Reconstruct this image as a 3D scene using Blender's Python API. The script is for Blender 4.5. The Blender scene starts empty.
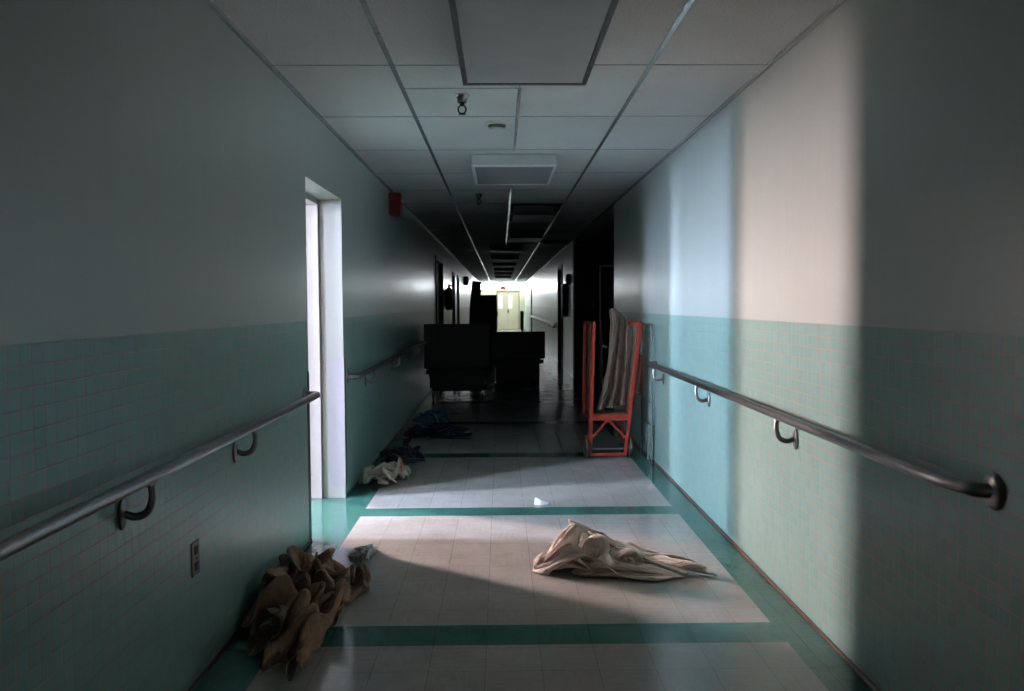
import bpy, bmesh, math, random
from mathutils import Vector, Matrix, noise
import numpy as np
PI = math.pi
sc = bpy.context.scene
C = sc.collection

# ---------------------------------------------------------------- camera
FPX = 855.13
yaw, pitch, roll = 0.0129, 0.0481, -0.0053
cy_, sy_, cp_, sp_ = math.cos(yaw), math.sin(yaw), math.cos(pitch), math.sin(pitch)
fw = Vector((sy_*cp_, cy_*cp_, -sp_)); rt = Vector((cy_, -sy_, 0)); up = rt.cross(fw)
cr_, sr_ = math.cos(roll), math.sin(roll)
rt2 = cr_*rt + sr_*up; up2 = -sr_*rt + cr_*up
cam_d = bpy.data.cameras.new('camera'); cam = bpy.data.objects.new('camera', cam_d); C.objects.link(cam)
M = Matrix.Identity(4)
for i in range(3):
    M[i][0] = rt2[i]; M[i][1] = up2[i]; M[i][2] = -fw[i]
M[2][3] = 1.4676
cam.matrix_world = M
cam_d.sensor_fit = 'HORIZONTAL'; cam_d.sensor_width = 36.0; cam_d.lens = 36.0*FPX/1024
cam_d.clip_start = 0.05; cam_d.clip_end = 200
cam_d.dof.use_dof = True; cam_d.dof.focus_distance = 4.9; cam_d.dof.aperture_fstop = 4.5
sc.camera = cam

# ---------------------------------------------------------------- world, exposure
w = bpy.data.worlds.new('world'); sc.world = w; w.use_nodes = True
w.node_tree.nodes['Background'].inputs[0].default_value = (0.5, 0.62, 0.8, 1)
w.node_tree.nodes['Background'].inputs[1].default_value = 0.01
sc.view_settings.view_transform = 'Standard'; sc.view_settings.look = 'None'
sc.view_settings.gamma = 1.0; sc.view_settings.use_curve_mapping = False
sc.view_settings.exposure = 0.0

E_WARM, E_BLUE, E_BLUE2 = 660.0, 540.0, 320.0     # radiance of the side room's window panes
E_REARFILL = 1.0                                   # added fill pane at the corridor's near end, behind the viewer
E_SIDE = 7.5
E_END = 110.0                                   # windows at the far end of the corridor

# ---------------------------------------------------------------- materials
def new_mat(name):
    m = bpy.data.materials.new(name); m.use_nodes = True
    nt = m.node_tree; b = nt.nodes['Principled BSDF']
    return m, nt, b
def N(nt, t, **kw):
    n = nt.nodes.new(t)
    for k, v in kw.items(): setattr(n, k, v)
    return n
def coords(nt, scale=(1,1,1), which='Object', loc=(0,0,0), rot=(0,0,0)):
    tc = N(nt, 'ShaderNodeTexCoord'); mp = N(nt, 'ShaderNodeMapping')
    nt.links.new(tc.outputs[which], mp.inputs[0])
    mp.inputs['Scale'].default_value = scale; mp.inputs['Location'].default_value = loc; mp.inputs['Rotation'].default_value = rot
    return mp.outputs[0]
def ramp(nt, src, stops):
    r = N(nt, 'ShaderNodeValToRGB'); nt.links.new(src, r.inputs[0])
    e = r.color_ramp.elements
    while len(e) < len(stops): e.new(0.5)
    for k, (p, c) in enumerate(stops):
        e[k].position = p; e[k].color = (c[0], c[1], c[2], 1)
    return r.outputs[0]
def noise_tex(nt, vec, scale, detail=3, rough=.5, dist=0):
    n = N(nt, 'ShaderNodeTexNoise'); nt.links.new(vec, n.inputs['Vector'])
    n.inputs['Scale'].default_value = scale; n.inputs['Detail'].default_value = detail
    n.inputs['Roughness'].default_value = rough; n.inputs['Distortion'].default_value = dist
    return n.outputs['Fac']
def bump(nt, b, h, strength=.3, dist=.01, normal=None):
    n = N(nt, 'ShaderNodeBump'); nt.links.new(h, n.inputs['Height'])
    n.inputs['Strength'].default_value = strength; n.inputs['Distance'].default_value = dist
    if normal: nt.links.new(normal, n.inputs['Normal'])
    nt.links.new(n.outputs[0], b.inputs['Normal'])
    return n.outputs[0]
def simple(name, col, rough=.6, metal=0.0, var=.12, scale=8, bmp=0.0, bscale=60, spec=.5):
    m, nt, b = new_mat(name)
    v = coords(nt)
    f = noise_tex(nt, v, scale, 4, .6)
    lo = [c*(1-var) for c in col]; hi = [min(1, c*(1+var)) for c in col]
    nt.links.new(ramp(nt, f, [(.3, lo), (.7, hi)]), b.inputs['Base Color'])
    b.inputs['Roughness'].default_value = rough; b.inputs['Metallic'].default_value = metal
    b.inputs['Specular IOR Level'].default_value = spec
    if bmp > 0: bump(nt, b, noise_tex(nt, v, bscale, 3), bmp, .002)
    return m
def emit(name, col, strength):
    m, nt, b = new_mat(name)
    b.inputs['Base Color'].default_value = (.05, .05, .05, 1)
    b.inputs['Emission Color'].default_value = (*col, 1); b.inputs['Emission Strength'].default_value = strength
    f = noise_tex(nt, coords(nt), 2.0, 2)
    nt.links.new(ramp(nt, f, [(.2, [c*.94 for c in col]), (.8, col)]), b.inputs['Emission Color'])
    return m

TILE = .055; TILE_TOP = 1.375
def wall_material(name, tiled=True):
    """pale enamel above, small glazed teal tile below the 1.375 m line"""
    m, nt, b = new_mat(name)
    g = N(nt, 'ShaderNodeNewGeometry'); sep = N(nt, 'ShaderNodeSeparateXYZ'); nt.links.new(g.outputs['Position'], sep.inputs[0])
    def mth(op, a, bb=None, clamp=False):
        n = N(nt, 'ShaderNodeMath', operation=op); n.use_clamp = clamp
        for k, x in enumerate((a, bb)):
            if x is None: continue
            if isinstance(x, (int, float)): n.inputs[k].default_value = x
            else: nt.links.new(x, n.inputs[k])
        return n.outputs[0]
    mask = mth('LESS_THAN', sep.outputs['Z'], TILE_TOP)
    # tile axes: horizontal = x + y (each wall face has only one varying), vertical = z
    hcoord = mth('ADD', sep.outputs['X'], sep.outputs['Y'])
    comb = N(nt, 'ShaderNodeCombineXYZ'); nt.links.new(hcoord, comb.inputs[0]); nt.links.new(sep.outputs['Z'], comb.inputs[1])
    br = N(nt, 'ShaderNodeTexBrick'); nt.links.new(comb.outputs[0], br.inputs['Vector'])
    br.offset = 0.0; br.squash = 1.0
    br.inputs['Scale'].default_value = 1.0; br.inputs['Brick Width'].default_value = TILE; br.inputs['Row Height'].default_value = TILE
    br.inputs['Mortar Size'].default_value = .0028; br.inputs['Mortar Smooth'].default_value = .3; br.inputs['Bias'].default_value = 0
    br.inputs['Color1'].default_value = (.19, .35, .32, 1); br.inputs['Color2'].default_value = (.22, .385, .35, 1)
    br.inputs['Mortar'].default_value = (.40, .31, .25, 1)
    nz = noise_tex(nt, coords(nt, (1, 1, 1)), 1.3, 5, .6)
    mixv = N(nt, 'ShaderNodeMix', data_type='RGBA', blend_type='MULTIPLY'); mixv.inputs[0].default_value = .35
    nt.links.new(br.outputs['Color'], mixv.inputs[6]); nt.links.new(ramp(nt, nz, [(.3, (.7, .74, .74)), (.7, (1, 1, 1))]), mixv.inputs[7])
    paint = ramp(nt, noise_tex(nt, coords(nt, (1, 1, .35)), 1.1, 5, .6), [(.3, (.39, .435, .41)), (.7, (.425, .47, .44))])
    mix = N(nt, 'ShaderNodeMix', data_type='RGBA')
    nt.links.new(mask, mix.inputs[0]); nt.links.new(paint, mix.inputs[6]); nt.links.new(mixv.outputs[2], mix.inputs[7])
    nt.links.new(mix.outputs[2], b.inputs['Base Color'])
    # gloss: wavy enamel, vertical streaks
    wav = noise_tex(nt, coords(nt, (1, 1, .12)), 4.0, 5, .62)
    fine = noise_tex(nt, coords(nt, (1, 1, .6)), 30, 2, .5)
    h1 = mth('ADD', mth('MULTIPLY', wav, 1.0), mth('MULTIPLY', fine, .05))
    tileh = mth('MULTIPLY', mth('MULTIPLY', br.outputs['Fac'], mask), -.22)
    hh = mth('ADD', h1, tileh)
    bump(nt, b, hh, 1.0, .004)
    rr = mth('ADD', .283, mth('MULTIPLY', noise_tex(nt, coords(nt, (1, 1, .1)), 7, 4, .7), .08))
    nt.links.new(rr, b.inputs['Roughness'])
    b.inputs['Specular IOR Level'].default_value = .58
    return m

def floor_material():
    m, nt, b = new_mat('vinyl_tile_floor')
    g = N(nt, 'ShaderNodeNewGeometry'); sep = N(nt, 'ShaderNodeSeparateXYZ'); nt.links.new(g.outputs['Position'], sep.inputs[0])
    def mth(op, a, bb=None):
        n = N(nt, 'ShaderNodeMath', operation=op)
        for k, x in enumerate((a, bb)):
            if x is None: continue
            if isinstance(x, (int, float)): n.inputs[k].default_value = x
            else: nt.links.new(x, n.inputs[k])
        return n.outputs[0]
    X, Y = sep.outputs['X'], sep.outputs['Y']
    # cross bands: far edge at 3.849 + k*2.27, .232 wide
    ph = mth('MODULO', mth('ADD', Y, 22.7*2 - 3.617), 2.2703)
    band = mth('LESS_THAN', ph, .232)
    edge = mth('MAXIMUM', mth('LESS_THAN', X, -.985), mth('GREATER_THAN', X, 1.233))
    green = mth('MAXIMUM', band, edge)
    # streaky vinyl: alternate grain direction by tile
    T = .2286
    vn1 = noise_tex(nt, coords(nt, (5, 30, 1)), 2.0, 5, .65)
    vn2 = noise_tex(nt, coords(nt, (26, 4, 1)), 2.0, 5, .65)
    ck = N(nt, 'ShaderNodeTexChecker'); ck.inputs['Scale'].default_value = 1/T
    nt.links.new(coords(nt, (1, 1, 0), loc=(.055, .03, 0.001)), ck.inputs['Vector'])
    mx = N(nt, 'ShaderNodeMix', data_type='FLOAT'); nt.links.new(ck.outputs['Fac'], mx.inputs[0]); nt.links.new(vn1, mx.inputs[2]); nt.links.new(vn2, mx.inputs[3])
    cream = ramp(nt, mx.outputs[0], [(.3, (.38, .355, .335)), (.7, (.455, .43, .41))])
    gcol = ramp(nt, mx.outputs[0], [(.3, (.035, .125, .105)), (.7, (.06, .175, .15))])
    mix = N(nt, 'ShaderNodeMix', data_type='RGBA'); nt.links.new(green, mix.inputs[0]); nt.links.new(cream, mix.inputs[6]); nt.links.new(gcol, mix.inputs[7])
    # seams
    br = N(nt, 'ShaderNodeTexBrick'); nt.links.new(coords(nt, (1, 1, 0), loc=(.0704, .068, 0)), br.inputs['Vector'])
    br.offset = 0; br.inputs['Scale'].default_value = 1; br.inputs['Brick Width'].default_value = T; br.inputs['Row Height'].default_value = T
    br.inputs['Mortar Size'].default_value = .0013; br.inputs['Color1'].default_value = (1, 1, 1, 1); br.inputs['Color2'].default_value = (.93, .93, .93, 1); br.inputs['Mortar'].default_value = (.55, .52, .5, 1)
    m2 = N(nt, 'ShaderNodeMix', data_type='RGBA', blend_type='MULTIPLY'); m2.inputs[0].default_value = 1
    nt.links.new(mix.outputs[2], m2.inputs[6]); nt.links.new(br.outputs['Color'], m2.inputs[7])
    # scuffs and dirt
    sc1 = noise_tex(nt, coords(nt, (9, 3, 1), rot=(0, 0, .5)), 1.6, 8, .75, .6)
    sc2 = noise_tex(nt, coords(nt, (1, 1, 1)), 1.1, 6, .65)
    d1 = ramp(nt, sc1, [(.24, (.45, .42, .38)), (.30, (1, 1, 1))])
    d2 = ramp(nt, sc2, [(.35, (.72, .70, .66)), (.6, (1, 1, 1))])
    m3 = N(nt, 'ShaderNodeMix', data_type='RGBA', blend_type='MULTIPLY'); m3.inputs[0].default_value = 0.75
    nt.links.new(m2.outputs[2], m3.inputs[6]); nt.links.new(d1, m3.inputs[7])
    m4 = N(nt, 'ShaderNodeMix', data_type='RGBA', blend_type='MULTIPLY'); m4.inputs[0].default_value = .8
    nt.links.new(m3.outputs[2], m4.inputs[6]); nt.links.new(d2, m4.inputs[7])
    nt.links.new(m4.outputs[2], b.inputs['Base Color'])
    rr = ramp(nt, noise_tex(nt, coords(nt, (1, 1, 1)), 3.5, 6, .7), [(.3, (.09, .09, .09)), (.75, (.24, .24, .24))])
    nt.links.new(rr, b.inputs['Roughness'])
    bump(nt, b, noise_tex(nt, coords(nt, (1, 1, 1)), 5, 3, .5), .5, .004)
    return m

def ceiling_material():
    m, nt, b = new_mat('mineral_fibre_tile')
    v = coords(nt)
    f = noise_tex(nt, v, 170, 2, .6); f2 = noise_tex(nt, v, .9, 4, .6)
    c1 = ramp(nt, f, [(.38, (.50, .49, .49)), (.52, (.70, .69, .69))])
    c2 = ramp(nt, f2, [(.3, (.86, .84, .80)), (.65, (1, 1, 1))])
    mx = N(nt, 'ShaderNodeMix', data_type='RGBA', blend_type='MULTIPLY'); mx.inputs[0].default_value = 1
    nt.links.new(c1, mx.inputs[6]); nt.links.new(c2, mx.inputs[7]); nt.links.new(mx.outputs[2], b.inputs['Base Color'])
    b.inputs['Roughness'].default_value = .75; b.inputs['Specular IOR Level'].default_value = .3
    bump(nt, b, f, .35, .002)
    return m

def fabric(name, col, var=.25, stain=None, scale=3.0):
    m, nt, b = new_mat(name)
    v = coords(nt, which='UV')
    f = noise_tex(nt, coords(nt), scale, 5, .65)
    lo = [c*(1-var) for c in col]; hi = [min(1, c*(1+var)) for c in col]
    base = ramp(nt, f, [(.3, lo), (.7, hi)])
    if stain:
        s = noise_tex(nt, v, 5.0, 6, .7, .4)
        fac = ramp(nt, s, [(.47, (0, 0, 0)), (.60, (1, 1, 1))])
        mx = N(nt, 'ShaderNodeMix', data_type='RGBA'); nt.links.new(fac, mx.inputs[0]); nt.links.new(base, mx.inputs[6]); mx.inputs[7].default_value = (*stain, 1)
        base = mx.outputs[2]
    nt.links.new(base, b.inputs['Base Color'])
    b.inputs['Roughness'].default_value = .92; b.inputs['Specular IOR Level'].default_value = .15
    b.inputs['Sheen Weight'].default_value = .15
    wr_ = noise_tex(nt, v, 15, 4, .55, 1.6)
    bump(nt, b, wr_, 1.0, .022)
    return m

def wood(name, col, scale=1.0, rough=.45):
    m, nt, b = new_mat(name)
    f = noise_tex(nt, coords(nt, (14*scale, 14*scale, 1.2*scale)), 2.0, 6, .65, .6)
    nt.links.new(ramp(nt, f, [(.3, [c*.7 for c in col]), (.7, [c*1.25 for c in col])]), b.inputs['Base Color'])
    b.inputs['Roughness'].default_value = rough
    return m

MW = wall_material('tiled_wall')
MF = floor_material()
MC = ceiling_material()
M_reveal = simple('cream_enamel', (.30, .285, .265), .35, 0, .05, 3)
M_roomwall = simple('room_plaster', (.60, .58, .53), .7, 0, .05, 2)
M_frame = simple('door_frame_enamel', (.33, .275, .26), .3, 0, .04, 3)
M_guard = simple('pale_vinyl_guard', (.30, .26, .285), .35, 0, .04, 5)
M_dguard = simple('dark_guard_edge', (.012, .013, .022), .4, 0, .1, 5)
M_steel = simple('brushed_steel', (.27, .255, .25), .31, 1.0, .10, 20, .06, 120)
M_tbar = simple('grid_metal', (.34, .34, .34), .6, .1, .06, 10)
M_tbar2 = simple('grid_metal_light', (.52, .53, .53), .27, .65, .05, 10)
M_fix = simple('white_enamel_metal', (.62, .62, .63), .32, 0, .04, 6)
M_rim = simple('bright_metal_rim', (.85, .86, .88), .3, .2, .04, 6)
M_fixshade = simple('backlit_shade_enamel', (.025, .025, .027), .6, 0, .1, 6)  # backlit shade of the far light boxes, put into the base colour
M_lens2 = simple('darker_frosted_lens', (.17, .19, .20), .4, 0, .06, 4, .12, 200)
M_lens = simple('frosted_lens', (.47, .48, .49), .5, 0, .06, 4, .12, 200)
M_brass = simple('tarnished_chrome', (.34, .33, .32), .25, 1.0, .15, 30)
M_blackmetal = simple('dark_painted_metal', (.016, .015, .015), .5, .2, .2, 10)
M_offwhite = simple('aged_white_plastic', (.58, .56, .50), .5, 0, .06, 10)
M_black = simple('black_rubber', (.018, .018, .018), .65, 0, .2, 10)
M_red = simple('worn_red_paint', (.30, .030, .016), .42, 0, .30, 14, .08, 60)
M_alarm = simple('red_plastic', (.16, .010, .008), .4, 0, .1, 8)
M_deck = wood('cart_board', (.16, .055, .03))
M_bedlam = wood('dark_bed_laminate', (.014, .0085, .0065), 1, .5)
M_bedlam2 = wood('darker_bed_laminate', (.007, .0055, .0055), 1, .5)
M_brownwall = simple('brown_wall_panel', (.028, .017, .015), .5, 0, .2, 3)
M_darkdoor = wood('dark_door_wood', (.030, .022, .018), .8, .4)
M_end = simple('cream_end_wall', (.66, .62, .46), .55, 0, .04, 3)
M_endoor = simple('cream_end_door', (.60, .55, .40), .45, 0, .04, 3)
M_void = simple('plenum_slab', (.035, .033, .032), .9, 0, .3, 3)
M_base = simple('dark_cove_base', (.10, .055, .045), .4, 0, .25, 9)
M_mattress = simple('mattress_ticking', (.10, .11, .13), .8, 0, .15, 8)
M_outlet = simple('brown_outlet_plastic', (.11, .075, .060), .4, 0, .15, 20)
M_slot = simple('outlet_slot_black', (.006, .006, .006), .5)
M_paper = simple('white_paper', (.80, .80, .80), .7, 0, .05, 20)
M_wire = simple('grey_wire_metal', (.16, .18, .17), .35, .8, .15, 20)
M_grime = simple('grey_cord', (.16, .16, .15), .6)
E_warm = emit('sunlit_pane', (1.0, .77, .77), E_WARM)
E_blue = emit('sky_pane', (.64, .76, 1.0), E_BLUE)
E_blue2 = emit('sky_pane_dim', (.64, .76, 1.0), E_BLUE2)
E_rearfill = emit('rear_fill_pane', (.80, .92, 1.0), E_REARFILL)  # glow of the added fill window, out of view
E_end = emit('bright_end_pane', (.90, .96, 1.0), E_END)
E_vis = emit('vision_pane', (.95, .97, 1.0), 1.6)
E_side = emit('side_bay_pane', (.90, .96, 1.0), E_SIDE)
E_exit = emit('exit_glow_red', (1.0, .04, .12), 1.6)

# ---------------------------------------------------------------- mesh helpers
class MB:
    def __init__(s): s.bm = bmesh.new(); s.uv = None
    def box(s, lo, hi, bev=0, rot=None, pivot=None, seg=2):
        x0, y0, z0 = lo; x1, y1, z1 = hi
        t = bmesh.new(); r = bmesh.ops.create_cube(t, size=1)
        bmesh.ops.scale(t, vec=(abs(x1-x0), abs(y1-y0), abs(z1-z0)), verts=t.verts)
        bmesh.ops.translate(t, vec=((x0+x1)/2, (y0+y1)/2, (z0+z1)/2), verts=t.verts)
        if bev: bmesh.ops.bevel(t, geom=t.edges[:], offset=bev, segments=seg, profile=.5, affect='EDGES')
        if rot is not None:
            bmesh.ops.rotate(t, cent=pivot or Vector(((x0+x1)/2, (y0+y1)/2, (z0+z1)/2)), matrix=rot, verts=t.verts)
        s.merge(t); return s
    def merge(s, t):
        me = bpy.data.meshes.new('t'); t.to_mesh(me); t.free(); s.bm.from_mesh(me); bpy.data.meshes.remove(me)
    def tube(s, pts, r, n=12, caps=True, closed=False):
        pts = [Vector(p) for p in pts]; L = len(pts)
        rings = []
        prev = None
        for i, p in enumerate(pts):
            if closed: d = (pts[(i+1) % L]-pts[i-1])
            elif i == 0: d = pts[1]-p
            elif i == L-1: d = p-pts[-2]
            else: d = (pts[i+1]-p).normalized()+(p-pts[i-1]).normalized()
            d.normalize()
            if prev is None:
                a = Vector((0, 0, 1)) if abs(d.z) < .9 else Vector((1, 0, 0))
                u = d.cross(a).normalized()
            else:
                u = (prev - d*prev.dot(d)).normalized()
            prev = u; v = d.cross(u)
            rad = r[i] if isinstance(r, (list, tuple)) else r
            rings.append([s.bm.verts.new(p+u*math.cos(2*PI*k/n)*rad+v*math.sin(2*PI*k/n)*rad) for k in range(n)])
        m = L if closed else L-1
        for i in range(m):
            a, b = rings[i], rings[(i+1) % L]
            for k in range(n): s.bm.faces.new((a[k], a[(k+1) % n], b[(k+1) % n], b[k]))
        if caps and not closed:
            s.bm.faces.new(rings[0][::-1]); s.bm.faces.new(rings[-1])
        return s
    def lathe(s, prof, origin=(0, 0, 0), axis='Z', n=24):
        o = Vector(origin); rings = []
        for (r, h) in prof:
            ring = []
            for k in range(n):
                a = 2*PI*k/n; c, d = math.cos(a)*r, math.sin(a)*r
                v = {'Z': Vector((c, d, h)), 'X': Vector((h, c, d)), 'Y': Vector((c, h, d))}[axis]
                ring.append(s.bm.verts.new(o+v))
            rings.append(ring)
        for i in range(len(rings)-1):
            a, b = rings[i], rings[i+1]
            for k in range(n): s.bm.faces.new((a[k], a[(k+1) % n], b[(k+1) % n], b[k]))
        s.bm.faces.new(rings[0][::-1]); s.bm.faces.new(rings[-1])
        return s
    def build(s, name, mat, parent=None, smooth=False, **props):
        bmesh.ops.recalc_face_normals(s.bm, faces=s.bm.faces)
        me = bpy.data.meshes.new(name); s.bm.to_mesh(me); s.bm.free()
        if smooth:
            for p in me.polygons: p.use_smooth = True
        me.materials.append(mat)
        o = bpy.data.objects.new(name, me); C.objects.link(o)
        if smooth:
            me.set_sharp_from_angle(angle=math.radians(40))
        if parent is not None:
            o.parent = parent; o.matrix_parent_inverse = Matrix.Translation(-parent.location)
        for k, v in props.items(): o[k] = v
        return o
def smooth_path(pts, radius, n=6):
    """round the inner corners of a polyline"""
    pts = [Vector(p) for p in pts]; out = [pts[0]]
    for i in range(1, len(pts)-1):
        a, b, c = pts[i-1], pts[i], pts[i+1]
        r = min(radius, (a-b).length*.48, (c-b).length*.48)
        p0 = b+(a-b).normalized()*r; p1 = b+(c-b).normalized()*r
        for k in range(n+1):
            t = k/n; out.append(p0*(1-t)**2+b*2*t*(1-t)+p1*t*t)
    out.append(pts[-1]); return out
def thing(name, label, cat, loc, group=None):
    o = bpy.data.objects.new(name, None); C.objects.link(o); o.location = loc
    o['label'] = label; o['category'] = cat
    if group: o['group'] = group
    o.empty_display_size = .1
    return o
def tag(o, label, cat, group=None, kind=None):
    o['label'] = label; o['category'] = cat
    if group: o['group'] = group
    if kind: o['kind'] = kind
    return o
def struct(name, mb, mat, **k): return mb.build(name, mat, kind='structure', **k)

# ---------------------------------------------------------------- the shell
XL, XR, H = -1.1934, 1.4135, 2.7123
YN, YE = -5.0, 50.0
T = .12
NJ, FJ, OT = 5.30, 6.485, 2.264           # opening in the left wall
struct('floor', MB().box((-5.6, YN-.2, -.1), (5.0, YE+2.2, 0)), MF)
struct('trim_1', MB().box((XL-T, YN-.2, 3.35), (5.0, YE+.2, 3.45)), M_void)   # slab above the hung ceiling

# left wall with its openings: near doorway, and two dark doorways further down
wl = MB()
left_open = [(NJ, FJ, OT), (15.75, 17.6, 2.35), (21.1, 22.1, 2.25), (23.4, 24.4, 2.25)]
y = YN
for a, b_, t in left_open:
    wl.box((XL-.17, y, 0), (XL, a, 3.35)); wl.box((XL-.17, a, t), (XL, b_, 3.35)); y = b_
wl.box((XL-.17, y, 0), (XL, YE, 3.35))
struct('wall_left', wl, MW)
wr = MB()
right_open = [(19.5, 21.0, 2.35), (38.6, 39.7, 2.25)]
wr.box((XR, YN, 0), (XR+.15, 10.67, 3.35))
y = 16.72
for a, b_, t in right_open:
    wr.box((XR, y, 0), (XR+(.03 if y < 17 else .15), a, 3.35)); wr.box((XR, a, t), (XR+.15, b_, 3.35)); y = b_
wr.box((XR, y, 0), (XR+.15, YE, 3.35))
struct('wall_right', wr, MW)
struct('wall_back', MB().box((XL-.17, YN-.15, 0), (XR+.15, YN, .95)).box((XL-.17, YN-.15, 2.3), (XR+.15, YN, 3.35))
       .box((XL-.17, YN-.15, .95), (-.65, YN, 2.3)).box((.85, YN-.15, .95), (XR+.15, YN, 2.3)), MW)
# cross passage on the right
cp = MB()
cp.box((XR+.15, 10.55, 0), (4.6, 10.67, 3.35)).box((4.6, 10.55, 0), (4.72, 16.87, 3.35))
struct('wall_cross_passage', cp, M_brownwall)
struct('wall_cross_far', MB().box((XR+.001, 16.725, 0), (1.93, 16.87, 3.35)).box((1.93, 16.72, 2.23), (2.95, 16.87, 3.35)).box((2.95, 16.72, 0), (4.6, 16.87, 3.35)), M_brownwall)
struct('door_4', MB().box((1.97, 16.80, .01), (2.91, 16.84, 2.20), .003), M_darkdoor)

# skirting line where tile meets the floor
bs = MB(); bs.box((XR-.012, YN, 0), (XR, 10.67, .018), .003); struct('baseboard_right', bs, M_base)
bs = MB(); bs.box((XL, YN, 0), (XL+.010, NJ-.01, .016), .003).box((XL, FJ+.01, 0), (XL+.010, 15.75, .016), .003); struct('baseboard_left', bs, M_base)

# ---------------------------------------------------------------- hung ceiling
ROW0, ROW = 4.514, 1.22
TX = [XL, -.5574, .7886, XR]; MID = .117
fix_rows = {-1: 1, 2: 1}
bars_main, bars_cross, tiles = MB(), MB(), MB()
holes = {(5, 2), (6, 2), (8, 2), (7, 2)}
k0, k1 = -8, 37
rnd = random.Random(4)
FIXY = [(3.28, 4.51)] + [(7.13+3.66*i, 8.21+3.66*i) for i in range(11)]
for k in range(k0, k1+1):
    y0, y1 = ROW0+ROW*k, ROW0+ROW*(k+1)
    y0 = max(y0, YN); y1 = min(y1, YE)
    if y1 <= y0: continue
    midrow = (y0 >= 4.4 and y0 < 6.9) or (y0 > 9.3 and y0 < 20)
    cols = [(TX[0], TX[1], 0), (TX[2], TX[3], 3)] + ([(TX[1], MID, 1), (MID, TX[2], 2)] if midrow else [(TX[1], TX[2], 4)])
    for a, b_, c in cols:
        if c == 2 and 10.55 < y0+.1 < 18.0 and k in (5, 6, 8, 9): continue
        if c == 3 and k == 10: continue
        tiles.box((a+.003, y0+.003, H), (b_-.003, y1-.003, H+.015+.002*rnd.random()))
    # cross tees (thin dark seam)
    bars_cross.box((XL, y0-.005, H-.003), (XR, y0+.005, H+.004))
    if 10.67 < y0+.6 < 16.8:
        tiles.box((XR+.01, y0+.003, H), (4.6, y1-.003, H+.016))
bars_cross.box((TX[1], 4.985, H-.003), (MID, 4.997, H+.004))
for x in TX[1:3]: bars_main.box((x-.012, YN, H-.006), (x+.012, YE, H+.03))
for x, s in ((XL, 1), (XR, -1)): bars_main.box((min(x, x+s*.022), YN, H-.018), (max(x, x+s*.022), YE, H+.002))
bars_main.box((MID-.011, 4.99, H-.006), (MID+.011, 6.97, H+.02)).box((MID-.011, 9.4, H-.006), (MID+.011, 19.2, H+.02))
struct('ceiling', tiles, MC)
struct('trim_2', bars_main, M_tbar2)
struct('trim_3', bars_cross, M_tbar)

# ---------------------------------------------------------------- doorway in the left wall
struct('trim_4', MB().box((XL-.17, FJ-.004, .0), (XL-.001, FJ+.002, OT)).box((XL-.17, NJ-.002, 0), (XL-.001, NJ+.004, OT)).box((XL-.17, NJ, OT-.004), (XL-.001, FJ, OT+.002)), M_reveal)
fx0, fx1 = XL-.34, XL-.17          # hollow metal frame behind the reveal
fr = MB()
fr.box((fx0, FJ-.035, 0), (fx1, FJ+.12, OT+.02), .004).box((fx0, NJ-.12, 0), (fx1, NJ+.035, OT+.02), .004)
fr.box((fx0, NJ-.12, OT-.045), (fx1, FJ+.12, OT+.12), .004)
fr.box((fx0+.03, FJ-.052, 0), (fx0+.05, FJ-.03, OT-.05), .002).box((fx0+.03, NJ+.03, 0), (fx0+.05, NJ+.052, OT-.05), .002)
struct('trim_5', fr, M_frame)
struct('door_1', MB().box((fx0-.075, NJ-1.08, .01), (fx0-.03, NJ+.0, OT-.06), .003), M_frame)
# side room beyond
RX0, RY0, RY1 = -5.2, 2.2, 9.6
windows = [(8.2, .50, E_warm, 1.35, 3.10), (5.50, .40, E_blue, 1.35, 3.10), (3.45, .60, E_blue2, 1.35, 3.10)]
wo = MB(); y = RY0
for (wy, ww, em, z0, z1) in sorted(windows):
    a, b_ = wy-ww/2, wy+ww/2
    wo.box((RX0-.15, y, 0), (RX0, a, 3.35)); wo.box((RX0-.15, a, 0), (RX0, b_, z0)); wo.box((RX0-.15, a, z1), (RX0, b_, 3.35)); y = b_
wo.box((RX0-.15, y, 0), (RX0, RY1, 3.35))
wo.box((RX0-.15, RY0-.12, 0), (XL-.17, RY0, 3.35)).box((RX0-.15, RY1, 0), (XL-.17, RY1+.12, 3.35))
struct('wall_side_room', wo, M_roomwall)
struct('wall_room_lining', MB().box((fx1-.02, RY0, 0), (fx1, NJ-.12, 3.35)).box((fx1-.02, FJ+.12, 0), (fx1, RY1, 3.35)).box((fx1-.02, NJ-.12, OT+.12), (fx1, FJ+.12, 3.35)), M_roomwall)
struct('ceiling_side_room', MB().box((RX0, RY0, 3.22), (fx1-.02, RY1, 3.26)), MC)
for i, (wy, ww, em, z0, z1) in enumerate(windows):
    a, b_ = wy-ww/2, wy+ww/2
    f = MB(); t = .025
    f.box((RX0-.12, a, z0), (RX0-.04, a+t, z1)).box((RX0-.12, b_-t, z0), (RX0-.04, b_, z1))
    f.box((RX0-.12, a, z0), (RX0-.04, b_, z0+t)).box((RX0-.12, a, z1-t), (RX0-.04, b_, z1)).box((RX0-.11, a, 1.55), (RX0-.05, b_, 1.58))
    fo = struct('window_%d' % (i+1), f, M_frame)
    MB().box((RX0-.10, a+.01, z0+.01), (RX0-.09, b_-.01, z1-.01)).build('window_pane', em, fo)
# made-up rear window, added as dim fill from behind the viewer
f = MB(); f.box((-.65, YN-.1, .95), (-.60, YN-.02, 2.3)).box((.80, YN-.1, .95), (.85, YN-.02, 2.3)).box((-.65, YN-.1, .95), (.85, YN-.02, 1.0)).box((-.65, YN-.1, 2.25), (.85, YN-.02, 2.3)).box((.08, YN-.1, .95), (.12, YN-.02, 2.3))
fo = struct('window_4', f, M_frame)
MB().box((-.64, YN-.07, .96), (.84, YN-.06, 2.29)).build('window_pane', E_rearfill, fo)

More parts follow.
